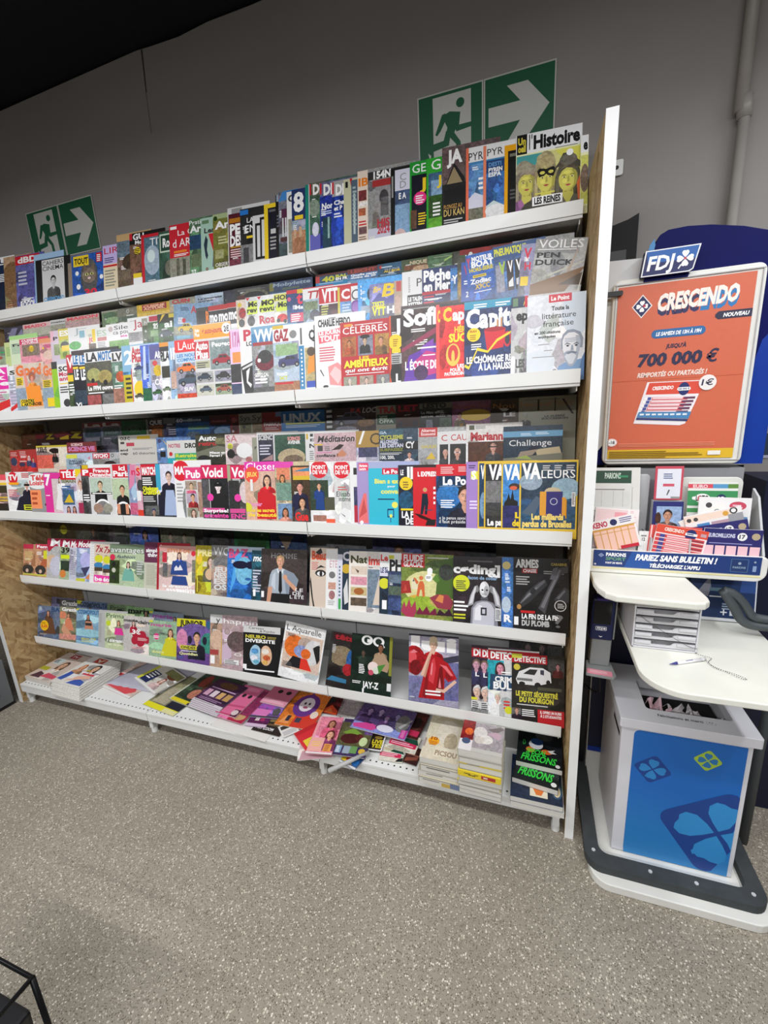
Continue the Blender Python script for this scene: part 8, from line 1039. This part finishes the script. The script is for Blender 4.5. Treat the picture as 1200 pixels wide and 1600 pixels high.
('r5f', -0.1869, -0.345, 0.1989, 0.1989, 0.2781, 0.0027, 0, '.2a2826~', 'r 0 .86 .68 1 .b8202c|tb .05 .88 .6 .085 .eee DETECTIVE|r 0 .93 .2 1 .cc4|o .1 .79 .05 .d8c84a|r .7 .7 1 .95 .444~|h .88 .84 .1 .322 .a77 .522|p .e8e8ea .08 .6 .14 .72 .35 .8 .6 .8 .74 .74 .76 .58 .5 .52 .12 .52|p .333 .22 .69 .35 .77 .5 .77 .44 .68|p .445 .55 .7 .55 .77 .62 .77 .62 .69|r .1 .58 .4 .62 .777|e .2 .535 .06 .03 .222|e .5 .525 .06 .045 .222|e .7 .58 .04 .04 .222|r .5 .45 .95 .5 .554|tn .08 .34 .8 .07 .e0d84a LE PETIT SÉQUESTRÉ|tn .15 .245 .65 .075 .e0d84a DU FOURGON|l .1 .21 .8 1 .03 .ddd|r 0 .02 .18 .14 .666~|h .1 .1 .1 .543 .c98 .323|l .2 .13 .3 4 .03 W|r .5 .0 1 .15 .c8262e|tb .55 .09 .4 .04 W IL OFFRE UN RUBIS|tb .55 .03 .4 .04 W À 2 ETUDIANTES', 'dark crime weekly with a white van'),
]
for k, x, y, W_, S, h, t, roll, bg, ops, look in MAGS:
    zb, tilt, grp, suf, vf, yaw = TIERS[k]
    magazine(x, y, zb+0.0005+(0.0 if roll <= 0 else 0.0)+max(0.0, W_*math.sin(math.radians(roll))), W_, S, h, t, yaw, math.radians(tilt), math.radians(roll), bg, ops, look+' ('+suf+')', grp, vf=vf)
# ------------------------------------------------------------------ loose and stacked magazines on the base shelf
PILES = [
(-2.9799, -0.4624, 0.141, 0.227, 0.2602, 0.007, -0.049, 'magazine', '.d8d0c8~', '', 'lowest of the low pile in the left corner of the bottom shelf', 'magazines piled on the bottom shelf'),
(-2.9791, -0.4629, 0.1485, 0.2291, 0.261, 0.007, -0.048, 'magazine', '.d8d0c8~', '', 'second from below in the low pile in the left corner of bottom shelf', 'magazines piled on the bottom shelf'),
(-2.9783, -0.4635, 0.156, 0.2313, 0.2619, 0.007, -0.046, 'magazine', '.d8d0c8~', '', 'third from below in the low pile in the left corner of bottom shelf', 'magazines piled on the bottom shelf'),
(-2.9774, -0.4641, 0.1635, 0.2334, 0.2627, 0.007, -0.044, 'magazine', '.ddd0c4~', 'r 0 .0 1 1 .d8c8bc~|r .3 .82 .6 .97 .a8202c|tb .34 .85 .22 .08 .eee TV|h .55 .55 .3 .543 .e0b090 .e8e0d8 f|r .1 .55 .35 .75 .cdd|r 0 .3 .3 .42 .b8b830|p .4a2a40 .1 .05 .2 .25 .4 .2 .45 .05|p .d8506a .4 .1 .5 .25 .9 .2 .9 .1|l .05 .7 .2 4 .03 .345', 'top of the low pile in the left corner, women and a red title box', 'magazines piled on the bottom shelf'),
(-2.6814, -0.5188, 0.1391, 0.2386, 0.2416, 0.0054, -0.035, 'magazine', '.e4e2dc~', '', 'layer one of the thick grey-edged pile beside the red magazine', 'magazines piled on the bottom shelf'),
(-2.6813, -0.5144, 0.1447, 0.2323, 0.2431, 0.0054, -0.041, 'magazine', '.e4e2dc~', '', 'layer two of the thick grey-edged pile beside the red magazine', 'magazines piled on the bottom shelf'),
(-2.6812, -0.51, 0.1503, 0.2316, 0.2446, 0.0054, -0.041, 'magazine', '.e4e2dc~', '', 'layer three of the thick grey-edged pile beside the red magazine', 'magazines piled on the bottom shelf'),
(-2.6914, -0.5082, 0.1559, 0.2354, 0.2476, 0.0054, -0.035, 'magazine', '.e4e2dc~', '', 'layer four of the thick grey-edged pile beside the red magazine', 'magazines piled on the bottom shelf'),
(-2.6914, -0.5038, 0.1615, 0.2347, 0.2492, 0.0054, -0.034, 'magazine', '.e4e2dc~', '', 'layer five of the thick grey-edged pile beside the red magazine', 'magazines piled on the bottom shelf'),
(-2.6914, -0.4993, 0.1671, 0.2283, 0.2509, 0.0054, -0.041, 'magazine', '.e4e2dc~', '', 'layer six of the thick grey-edged pile beside the red magazine', 'magazines piled on the bottom shelf'),
(-2.7017, -0.4974, 0.1727, 0.2378, 0.2539, 0.0054, -0.027, 'magazine', '.e4e2dc~', '', 'layer seven of the thick grey-edged pile beside the red magazine', 'magazines piled on the bottom shelf'),
(-2.7018, -0.4929, 0.1783, 0.2314, 0.2557, 0.0054, -0.034, 'magazine', '.e4e2dc~', '', 'layer eight of the thick grey-edged pile beside the red magazine', 'magazines piled on the bottom shelf'),
(-2.7019, -0.4883, 0.1839, 0.2307, 0.2577, 0.0054, -0.033, 'magazine', '.e4e2dc~', '', 'layer nine of the thick grey-edged pile beside the red magazine', 'magazines piled on the bottom shelf'),
(-2.7124, -0.4864, 0.1895, 0.2345, 0.2606, 0.0054, -0.027, 'magazine', '.e4e2dc~', 'r .25 .8 .6 .97 .c04a3a|tb .3 .83 .25 .1 .e8d8c8 V|h .65 .62 .28 .222 .e0b090 .ddd f|h .25 .6 .2 .a63 .e0a888 .b86 f|p .3a5ab0 .02 .12 .2 .1 .28 .35 .1 .4|p .3a5ab0 .45 .05 .95 .05 .9 .18 .6 .25|p .e8b8a0 .3 .1 .5 .3 .8 .4 .9 .3|r .5 .38 .9 .43 .d03a4a|r .25 .2 .45 .35 .eee|p .c8b040 .4 .48 .6 .5 .55 .56', 'top of the thick pile, women and blue shapes on its cover', 'magazines piled on the bottom shelf'),
(-2.4758, -0.3885, 0.1385, 0.2895, 0.2606, 0.0045, -0.166, 'magazine', '.d9c0b8~', 'r 0 .12 .9 .5 .c8303c~|p .e05058 .05 .1 .8 .05 .95 .2 .5 .35 .1 .2|tb .1 .28 .75 .1 .f0d8d8 maisons|e .5 .75 .4 .2 .a89068~|p .d87080 .2 .5 .4 .7 .8 .65 .9 .5|r .0 0 1 .05 .eee', 'red and pink cover lying alone between thick pile and grey bag', 'magazines piled on the bottom shelf'),
(-2.293, -0.3034, 0.1585, 0.2547, 0.1811, 0.008, -0.346, 'magazine', '.d8d6cc~', 'r 0 0 .1 1 .d8d84a|r .1 .1 .42 .62 .1c2a5a|l .14 .58 .24 4 .09 W|h .7 .45 .28 .843 .e8c8b8 .e0c0c0 f|e .75 .75 .2 .15 .8a5030~|r .42 .7 1 .95 .8a8a5a~|r 0 .0 1 .06 .eee', 'tilted cover with a navy box lying on the grey plastic bag', 'magazines piled on the bottom shelf'),
(-2.0721, -0.4525, 0.1375, 0.2393, 0.275, 0.003, -0.14, 'magazine', '.8a8a6a~', 'r 0 0 1 .12 .e8e020|r .55 .12 1 .3 .1c2030|r .1 .15 .5 .6 .b0a890~|r .6 0 1 .1 .e4e0a0', 'yellow-edged cover nearest the front edge, partly under others', 'magazines piled on the bottom shelf'),
(-1.9468, -0.3888, 0.142, 0.2923, 0.2754, 0.004, -0.143, 'magazine', '.3a4a3a~', 'r 0 0 1 .09 .e4d428|r 0 0 .03 1 .d8d8c8|r .2 .15 .5 .45 .1c3028~|e .35 .3 .12 .15 .b87860~|e .6 .6 .3 .2 .5a3a2a~|r .45 .0 .8 .06 .333|e .25 .7 .1 .2 .883a30~', 'lower yellow-bordered dark green cover beside the purple strip pile', 'magazines piled on the bottom shelf'),
(-1.9567, -0.3867, 0.1465, 0.2937, 0.2667, 0.004, -0.143, 'magazine', '.3a4a3a~', 'r 0 0 1 .09 .e4d428|r 0 0 .03 1 .d8d8c8|r .2 .15 .5 .45 .1c3028~|e .35 .3 .12 .15 .b87860~|e .6 .6 .3 .2 .5a3a2a~|r .45 .0 .8 .06 .333|e .25 .7 .1 .2 .883a30~', 'upper yellow-bordered dark green cover beside the purple strip pile', 'magazines piled on the bottom shelf'),
(-1.8022, -0.4168, 0.152, 0.2089, 0.1937, 0.0028, -0.139, 'magazine', '.4a2a4a~', 'r 0 0 1 .1 .d8d0d8|l .05 .07 .9 1 .03 .555|r .08 .3 .24 .55 .d8a8c0|r .3 .3 .46 .55 .e8d8e0|r .52 .3 .68 .55 .d8b070|r .74 .3 .92 .55 .c8a060|r .08 .62 .9 .66 .caca|e .5 .82 .3 .12 .6a4a30~|l .1 .22 .8 2 .05 .a8a', 'lowest of the fanned purple picture-strip pile', 'magazines piled on the bottom shelf'),
(-1.8036, -0.4079, 0.155, 0.2099, 0.194, 0.0028, -0.141, 'magazine', '.4a2a4a~', 'r 0 0 1 .1 .d8d0d8|l .05 .07 .9 1 .03 .555|r .08 .3 .24 .55 .d8a8c0|r .3 .3 .46 .55 .e8d8e0|r .52 .3 .68 .55 .d8b070|r .74 .3 .92 .55 .c8a060|r .08 .62 .9 .66 .caca|e .5 .82 .3 .12 .6a4a30~|l .1 .22 .8 2 .05 .a8a', 'second from below in the fanned purple picture-strip pile', 'magazines piled on the bottom shelf'),
(-1.8051, -0.3988, 0.158, 0.2108, 0.1942, 0.0028, -0.143, 'magazine', '.4a2a4a~', 'r 0 0 1 .1 .d8d0d8|l .05 .07 .9 1 .03 .555|r .08 .3 .24 .55 .d8a8c0|r .3 .3 .46 .55 .e8d8e0|r .52 .3 .68 .55 .d8b070|r .74 .3 .92 .55 .c8a060|r .08 .62 .9 .66 .caca|e .5 .82 .3 .12 .6a4a30~|l .1 .22 .8 2 .05 .a8a', 'middle of the fanned purple picture-strip pile', 'magazines piled on the bottom shelf'),
(-1.8065, -0.3897, 0.161, 0.2118, 0.1945, 0.0028, -0.146, 'magazine', '.4a2a4a~', 'r 0 0 1 .1 .d8d0d8|l .05 .07 .9 1 .03 .555|r .08 .3 .24 .55 .d8a8c0|r .3 .3 .46 .55 .e8d8e0|r .52 .3 .68 .55 .d8b070|r .74 .3 .92 .55 .c8a060|r .08 .62 .9 .66 .caca|e .5 .82 .3 .12 .6a4a30~|l .1 .22 .8 2 .05 .a8a', 'second from top in the fanned purple picture-strip pile', 'magazines piled on the bottom shelf'),
(-1.808, -0.3804, 0.164, 0.2129, 0.1948, 0.0028, -0.148, 'magazine', '.4a2a4a~', 'r 0 0 1 .1 .d8d0d8|l .05 .07 .9 1 .03 .555|r .08 .3 .24 .55 .d8a8c0|r .3 .3 .46 .55 .e8d8e0|r .52 .3 .68 .55 .d8b070|r .74 .3 .92 .55 .c8a060|r .08 .62 .9 .66 .caca|e .5 .82 .3 .12 .6a4a30~|l .1 .22 .8 2 .05 .a8a', 'topmost of the fanned purple picture-strip pile', 'magazines piled on the bottom shelf'),
(-1.6281, -0.4395, 0.1515, 0.1884, 0.2538, 0.004, -0.08, 'magazine', '.b84a72~', 'r 0 0 .5 .15 .e07aa8~|r .5 0 1 .2 .b02048|e .75 .15 .2 .1 .c8a070|r .05 .2 1 .95 .8a3058~', 'crimson and pink cover under the pink bag-like one', 'magazines piled on the bottom shelf'),
(-1.6207, -0.4231, 0.159, 0.1277, 0.2297, 0.006, -0.072, 'magazine', '.e0709a', 'e .45 .66 .09 .06 .222|e .75 .66 .09 .06 .222|r 0 0 1 .05 .c84a7a|p .c8507a 0 .3 1 .36 1 .3 0 .24|p .f090b4 .1 .8 .9 .85 .9 .95 .1 .95|r .7 0 1 .22 .5a2040~|e .8 .12 .15 .08 .dcc~', 'glossy pink cover with two dark holes like eyes', 'magazines piled on the bottom shelf'),
(-1.4545, -0.4, 0.149, 0.17, 0.1797, 0.003, 0.152, 'magazine', '.8a6ab8~', 'r 0 .6 1 1 .7a9ad8~|tb .1 .3 .6 .3 .b050b8 Girls|p .e080c0 .05 .1 .6 .05 .7 .3 .2 .35|e .85 .25 .12 .15 .555~|r 0 0 1 .06 .444', 'blue and violet cover under the second pink one', 'magazines piled on the bottom shelf'),
(-1.4268, -0.4495, 0.143, 0.1093, 0.1935, 0.003, 0.104, 'magazine', '.8a4a8a~', 'r 0 .1 1 .5 .5a2050~|r .3 .2 .5 .4 .dcc|r .55 .2 .75 .4 .a83060|r 0 0 1 .1 .d8c0d8', 'purple toy-picture cover at the pile front beside pink ones', 'magazines piled on the bottom shelf'),
(-1.443, -0.2947, 0.1575, 0.1493, 0.1844, 0.005, -0.044, 'magazine', '.c8708a', 'e .4 .55 .1 .08 .222|e .75 .55 .1 .08 .222|r 0 0 1 .22 .e8a0b8~|p .f0b8c8 .1 .1 .5 .18 .9 .1 .9 .05 .1 .05', 'second glossy pink cover, further right and deeper than the first', 'magazines piled on the bottom shelf'),
(-1.3812, -0.4627, 0.1385, 0.1587, 0.1383, 0.003, -0.026, 'magazine', '.2c2620~', 'r .05 .1 .75 .3 .222|tb .08 .14 .6 .12 .eee ART ZOOM|p .8a7a50 .1 .5 .9 .6 .9 .8 .2 .75|p .6a5a3a .3 .35 .95 .4 .95 .5 .4 .45', 'black and gold cover lying low by the perforated edge', 'magazines piled on the bottom shelf'),
(-1.26, -0.4177, 0.1425, 0.0834, 0.0801, 0.0015, -0.727, 'magazine', '.e8e6e2', 'r .1 .1 .4 .9 .333|r .55 .1 .9 .9 .c8c8c8', 'small black and white leaflet near the orange cover', 'magazines piled on the bottom shelf'),
(-1.2872, -0.4077, 0.1465, 0.1974, 0.3249, 0.004, 0.045, 'magazine', '.e08030~', 'r .4 0 1 .3 .d84030|e .5 .48 .34 .26 .6a3a8a|p .6a3a8a .5 .85 .45 .7 .55 .7|p .6a3a8a .12 .48 .25 .55 .25 .4|e .5 .5 .2 .16 .e8e4e8|e .44 .52 .03 .03 .222|e .56 .52 .03 .03 .222|e .5 .43 .07 .025 .a04a6a|p .f0a060 .05 .05 .2 .25 .35 .05|r .2 .1 .3 .22 .334|r .45 .1 .6 .2 .445|e .85 .3 .1 .08 .f0e0d0|tb .15 .86 .7 .1 .e8c060 MANIAC', 'orange cover with a purple sun-like flower face', 'magazines piled on the bottom shelf'),
(-1.1555, -0.4446, 0.1525, 0.1271, 0.1793, 0.004, -0.638, 'magazine', '.d83038', 'e .5 .6 .1 .12 .eee|e .35 .7 .1 .1 .eee|e .6 .75 .08 .1 .f4e8e8|r .55 .08 .95 .35 .e8d040|r .0 0 .2 1 .c02830', 'red cover with white blossoms, turned askew', 'magazines piled on the bottom shelf'),
(-1.0694, -0.5683, 0.1385, 0.1611, 0.25, 0.0035, 0.376, 'magazine', '.d8c8c8~', 'p .c8a0a8 .05 .0 .95 0 .9 .2 .1 .2|r .1 .3 .9 .9 .e0b0b8~', 'pale pink cover overhanging the front edge, lowest of its pile', 'magazines piled on the bottom shelf'),
(-1.1258, -0.2721, 0.139, 0.1137, 0.136, 0.003, 0.054, 'magazine', '.5a1c1c~', 'p .d8502a .1 .1 .5 .5 .9 .2 .9 .0|p .e88040 .3 .1 .5 .35 .7 .1|e .3 .75 .25 .2 .222', 'dark red fiery cover at the back of the pile', 'magazines piled on the bottom shelf'),
(-1.0172, -0.2698, 0.141, 0.111, 0.1499, 0.003, 0.137, 'magazine', '.9a9494~', 'r .1 .1 .9 .9 .a8a2a2~|l .2 .8 .6 2 .06 .c8c8c8', 'silvery grey wrapped cover at the back of the pile', 'magazines piled on the bottom shelf'),
(-1.0378, -0.546, 0.166, 0.118, 0.2267, 0.004, 0.177, 'magazine', '.e88aa0~', 'p .f0a8b0 0 0 .1 0 .1 1 0 1|h .62 .8 .22 .5a2a22 .c08468 .e06080 f|h .7 .5 .24 .5a2a22 .e8b090 .8a3a6a f|r .02 .05 .55 .4 .f0b0a8|r .6 .06 .9 .25 .e8a050|l .65 .22 .2 4 .04 .a8602a|l .1 .3 .4 3 .05 .f0c870|r .0 .0 1 .03 .eee', 'pink cover with two cartoon dolls', 'magazines piled on the bottom shelf'),
(-0.9311, -0.5192, 0.1615, 0.1551, 0.2208, 0.004, 0.11, 'magazine', '.3c2c58~', 'r 0 .25 1 .9 .5a5a3a~|p .7aa03a .1 .6 .4 .75 .7 .6 .5 .5|e .4 .45 .3 .14 .4a1c1a~|e .65 .5 .12 .1 .5a2420~|e .8 .4 .12 .12 .c8d8a0~|r .08 .06 .25 .25 .8ac|r .3 .06 .5 .25 .9ab|r .5 .08 .7 .26 .6a9a5a|o .85 .15 .07 .d8b040|l .1 .22 .12 4 .04 .eee|r .75 .6 1 .9 .6a4a8a~', 'dark violet cover with a green meadow picture and badges', 'magazines piled on the bottom shelf'),
(-0.7855, -0.4424, 0.1515, 0.061, 0.0913, 0.004, 0.088, 'magazine', '.2a2018~', 'tb .1 .45 .8 .22 .e8d82a LIVE|tb .1 .18 .8 .22 .e8d82a YES|r .9 0 1 1 .eee|e .5 .82 .3 .1 .8a7030~|r 0 0 1 .06 .eee', 'small dark cover with yellow lettering and a white border', 'magazines piled on the bottom shelf'),
(-0.7278, -0.4722, 0.143, 0.104, 0.0873, 0.003, 0.071, 'magazine', '.e4e0d0~', 'r 0 .25 .9 .5 .d82a5a|l .05 .45 .7 2 .1 .f4c8d4|p .1c4a3a .4 .6 .6 .95 .9 .8 1 .5 .6 .55|e .3 .75 .2 .12 .c8c0a0~|p .222 .7 0 1 .05 1 .3 .8 .2', 'pale cover with a pink band and dark leaves, lower of two', 'magazines piled on the bottom shelf'),
(-0.7125, -0.4035, 0.148, 0.1312, 0.0988, 0.003, -0.068, 'magazine', '.e4e0d0~', 'r 0 .25 .95 .55 .d82a5a|l .05 .48 .8 2 .1 .f4c8d4|p .1c4a3a .4 .6 .6 .95 .9 .8 1 .5 .6 .55|e .3 .78 .2 .12 .c8c0a0~', 'pale cover with a pink band and dark leaves, upper of two', 'magazines piled on the bottom shelf'),
(-0.6272, -0.4545, 0.139, 0.0639, 0.0946, 0.003, -0.107, 'magazine', '.3a1c18~', 'l .1 .8 .8 3 .12 .a86a50|p .8a4a3a .1 .1 .9 .3 .9 .5 .1 .3', 'dark brown cover lying beside the cream comic stack', 'magazines piled on the bottom shelf'),
(-0.6641, -0.326, 0.15, 0.0745, 0.1741, 0.003, -0.107, 'magazine', '.4a2420~', 'r .1 .1 .9 .3 .c83058|e .5 .6 .3 .2 .2a1a18~', 'dark red cover half under the violet crowd cover', 'magazines piled on the bottom shelf'),
(-0.9102, -0.3541, 0.1705, 0.2724, 0.186, 0.005, -0.061, 'magazine', '.5a4a78~', 'r .02 .0 1 .25 .8a98d8~|p .d84a98 .02 .15 .3 .3 .5 .2 .4 .05 .05 .05|h .2 .7 .25 .2a1a3a .a888b8 .443058|h .4 .75 .25 .3a2a5a .b098c0 .504070|h .55 .55 .22 .6a3a6a .a088b0 .5a3a6a|h .72 .7 .22 .3a3a5a .9a90b8 .443a60|e .85 .5 .12 .3 .7a7a78~|p .b0b0b0 .8 .35 .98 .7 .99 .65 .85 .3|r .88 .02 .99 .3 .c83a98|l .9 .28 .07 6 .04 .f0a0d0|e .6 .2 .15 .12 .e8e8f8', 'large violet comic cover with a crowd of figures', 'magazines piled on the bottom shelf'),
(-0.8925, -0.5217, 0.137, 0.0887, 0.0652, 0.003, -0.288, 'magazine', '.3a5a8a~', 'r 0 .2 .7 .9 .d8b82a~|e .4 .5 .2 .2 .c84a2a|r 0 0 1 .15 .ddd|e .75 .5 .2 .3 .2a6ab0', 'yellow and blue cover under the rolled poster', 'magazines piled on the bottom shelf'),
(-0.5359, -0.5255, 0.1618, 0.1702, 0.27, 0.028, -0.029, 'comic_book', '.c8c0a8', 'y 0 0 1 .1 .8a887c|y .1 .3 .5 .4 .77746a|y .75 .1 .98 .9 .6a7a9a|y .55 .3 .75 .9 .c8a850', 'lowest volume of the cream stack with orange price disc', 'comic books stacked at the right of the bottom shelf'),
(-0.5386, -0.5212, 0.1904, 0.1669, 0.27, 0.028, 0.013, 'comic_book', '.b8b09c', 'y 0 0 1 .1 .9a9688|y .2 .5 .6 .6 .777264', 'second volume up in the cream stack with orange price disc', 'comic books stacked at the right of the bottom shelf'),
(-0.5275, -0.5238, 0.2191, 0.1693, 0.27, 0.028, -0.021, 'comic_book', '.c8c2b0', 'y 0 0 1 .1 .8a887c|y .15 .3 .7 .45 .6a665c', 'third volume up in the cream stack with orange price disc', 'comic books stacked at the right of the bottom shelf'),
(-0.5317, -0.519, 0.2477, 0.1728, 0.27, 0.028, -0.007, 'comic_book', '.d6cdb8~', 'r .05 .03 .97 .97 .d8d0b8~|e .5 .6 .25 .25 .e0d8c8~|e .62 .4 .16 .18 .b8aa90~|o .22 .36 .085 .f4a81c|tb .14 .38 .16 .06 .a0501a 10|l .12 .35 .2 3 .03 .b8651a|l .35 .24 .45 1 .04 .998070|r .3 .08 .86 .26 .e0d8c4|tb .32 .1 .5 .09 .9a8468 PICSOU|p .c8bca0 .1 .8 .3 .95 .7 .9 .9 .95 .9 .75 .5 .85|y 0 .85 1 1 .a8a294', 'top volume of the cream stack, orange price disc on it', 'comic books stacked at the right of the bottom shelf'),
(-0.372, -0.5317, 0.1733, 0.1587, 0.16, 0.0394, -0.031, 'comic_book', '.b8b6ac', 'y 0 0 1 .06 .8a8880|y 0 .94 1 1 .8a8880|y 0 .45 1 .5 .a8a69c', 'bottom volume of the grey and yellow stack', 'comic books stacked at the right of the bottom shelf'),
(-0.3771, -0.5333, 0.1973, 0.159, 0.16, 0.0236, -0.005, 'comic_book', '.e8d02a', 'y 0 0 1 .14 .e8d028|y 0 .9 1 1 .9a988c', 'second volume up, yellow-edged, in the grey and yellow stack', 'comic books stacked at the right of the bottom shelf'),
(-0.3714, -0.5382, 0.2213, 0.1595, 0.16, 0.0236, -0.012, 'comic_book', '.c8c4ba', 'y 0 0 1 .1 .c8c0a0|y 0 .9 1 1 .a09c90|y 0 .5 1 .54 .8a8880', 'third volume up in the grey and yellow stack', 'comic books stacked at the right of the bottom shelf'),
(-0.3752, -0.5374, 0.2453, 0.16, 0.16, 0.0236, -0.035, 'comic_book', '.e8cf30', 'y 0 0 1 1 .e8cc2c|y .55 .15 .88 .8 .b03030|y .6 .35 .7 .6 .e8d8d0|y .15 .3 .3 .45 .222|y .25 .5 .42 .65 .222|y .38 .3 .48 .42 .222', 'yellow-spined volume with a red label in the middle of its stack', 'comic books stacked at the right of the bottom shelf'),
(-0.3709, -0.5312, 0.2746, 0.1597, 0.16, 0.0289, -0.027, 'comic_book', '.b8b4a8', 'y 0 0 1 .1 .d8c860|y 0 .88 1 1 .8a8880', 'grey volume lying just above the yellow-spined one', 'comic books stacked at the right of the bottom shelf'),
(-0.3712, -0.5338, 0.3039, 0.1584, 0.16, 0.0289, -0.005, 'comic_book', '.c4b888', 'y 0 0 1 .08 .8a8880|y 0 .86 1 1 .d8c440|y .2 .86 .5 1 .999', 'second volume from the top of the grey and yellow stack', 'comic books stacked at the right of the bottom shelf'),
(-0.3752, -0.534, 0.3384, 0.1619, 0.16, 0.0341, -0.019, 'comic_book', '.d8d4cc~', 'y 0 .85 1 1 .b8b4a8|r 0 0 .3 1 .8a1c1c~|r 0 0 .3 .35 .e8e4e4|e .15 .3 .1 .1 .4a5a7a|e .18 .62 .1 .12 .e87030~|r .3 .12 1 .98 .a8a0a4~|e .45 .65 .16 .2 .e0dcd8~|e .6 .45 .16 .15 .e8e4de~|e .45 .4 .12 .12 .d8d0c8~|p .7a7070 .6 .8 .9 .95 1 .9 .8 .7|p .c8a8b8 .6 .65 .8 .75 .95 .7 .9 .5|r .3 0 1 .12 .c8c6c0', 'top volume of the grey and yellow stack, a white crowd drawing', 'comic books stacked at the right of the bottom shelf'),
(-0.1813, -0.5378, 0.1555, 0.1876, 0.2, 0.022, -0.017, 'comic_book', '.b8b8b4~', '', 'grey-edged bottom volume under the navy book at the right end', 'comic books stacked at the right of the bottom shelf'),
(-0.1817, -0.5374, 0.1785, 0.183, 0.205, 0.022, 0.0, 'comic_book', '.1a2a44~', 'e .2 .45 .09 .14 .e8e4e0|e .2 .5 .05 .05 .334|r .38 .1 .72 .8 .e8e0c8|p .e07830 .4 .75 .4 .35 .5 .14 .6 .14 .7 .35 .7 .75|e .9 .3 .1 .16 .3a5a7a|e .9 .3 .07 .12 .d8c8a0~', 'navy book with an orange pocket shape, third from top at right', 'comic books stacked at the right of the bottom shelf'),
(-0.1778, -0.4743, 0.2015, 0.1645, 0.205, 0.022, -0.114, 'comic_book', '.14181c~', 'tb .1 .6 .1 .12 .2a8a3a D|e .3 .56 .1 .07 .e07a2a|e .68 .5 .12 .07 .e06a2a|o .9 .1 .05 .eee|e .48 .62 .15 .08 .ddd|tx .1 .14 .75 .18 .3ae04a FRISSONS|tx .2 .36 .45 .14 .3ae04a SPECIAL', 'second black book with green spooky lettering, lower of the pair', 'comic books stacked at the right of the bottom shelf'),
(-0.1662, -0.4131, 0.2245, 0.1707, 0.215, 0.022, -0.04, 'comic_book', '.14181c~', 'tb .12 .45 .07 .12 .2a8a3a D|e .3 .35 .1 .07 .e07a2a|e .66 .36 .12 .06 .e06a2a|e .42 .5 .16 .12 .d8d8dc|e .44 .58 .14 .09 .1c3a6a|o .9 .07 .04 .eee|p .ddd .68 .4 .85 .45 .8 .4 .88 .36 .75 .34|e .6 .75 .2 .12 .333~|tx .1 .08 .75 .15 .3ae04a FRISSONS|tx .2 .25 .45 .12 .3ae04a SPECIAL', 'black book with green spooky lettering, topmost at the right end', 'comic books stacked at the right of the bottom shelf'),
]
for x, y, z, W_, h, t, yaw, name, bg, ops, look, grp in PILES:
    magazine(x, y, z, W_, W_, h, t, yaw, PI/2, 0, bg, ops, look, grp, name, 'comic book' if name == 'comic_book' else 'magazine')
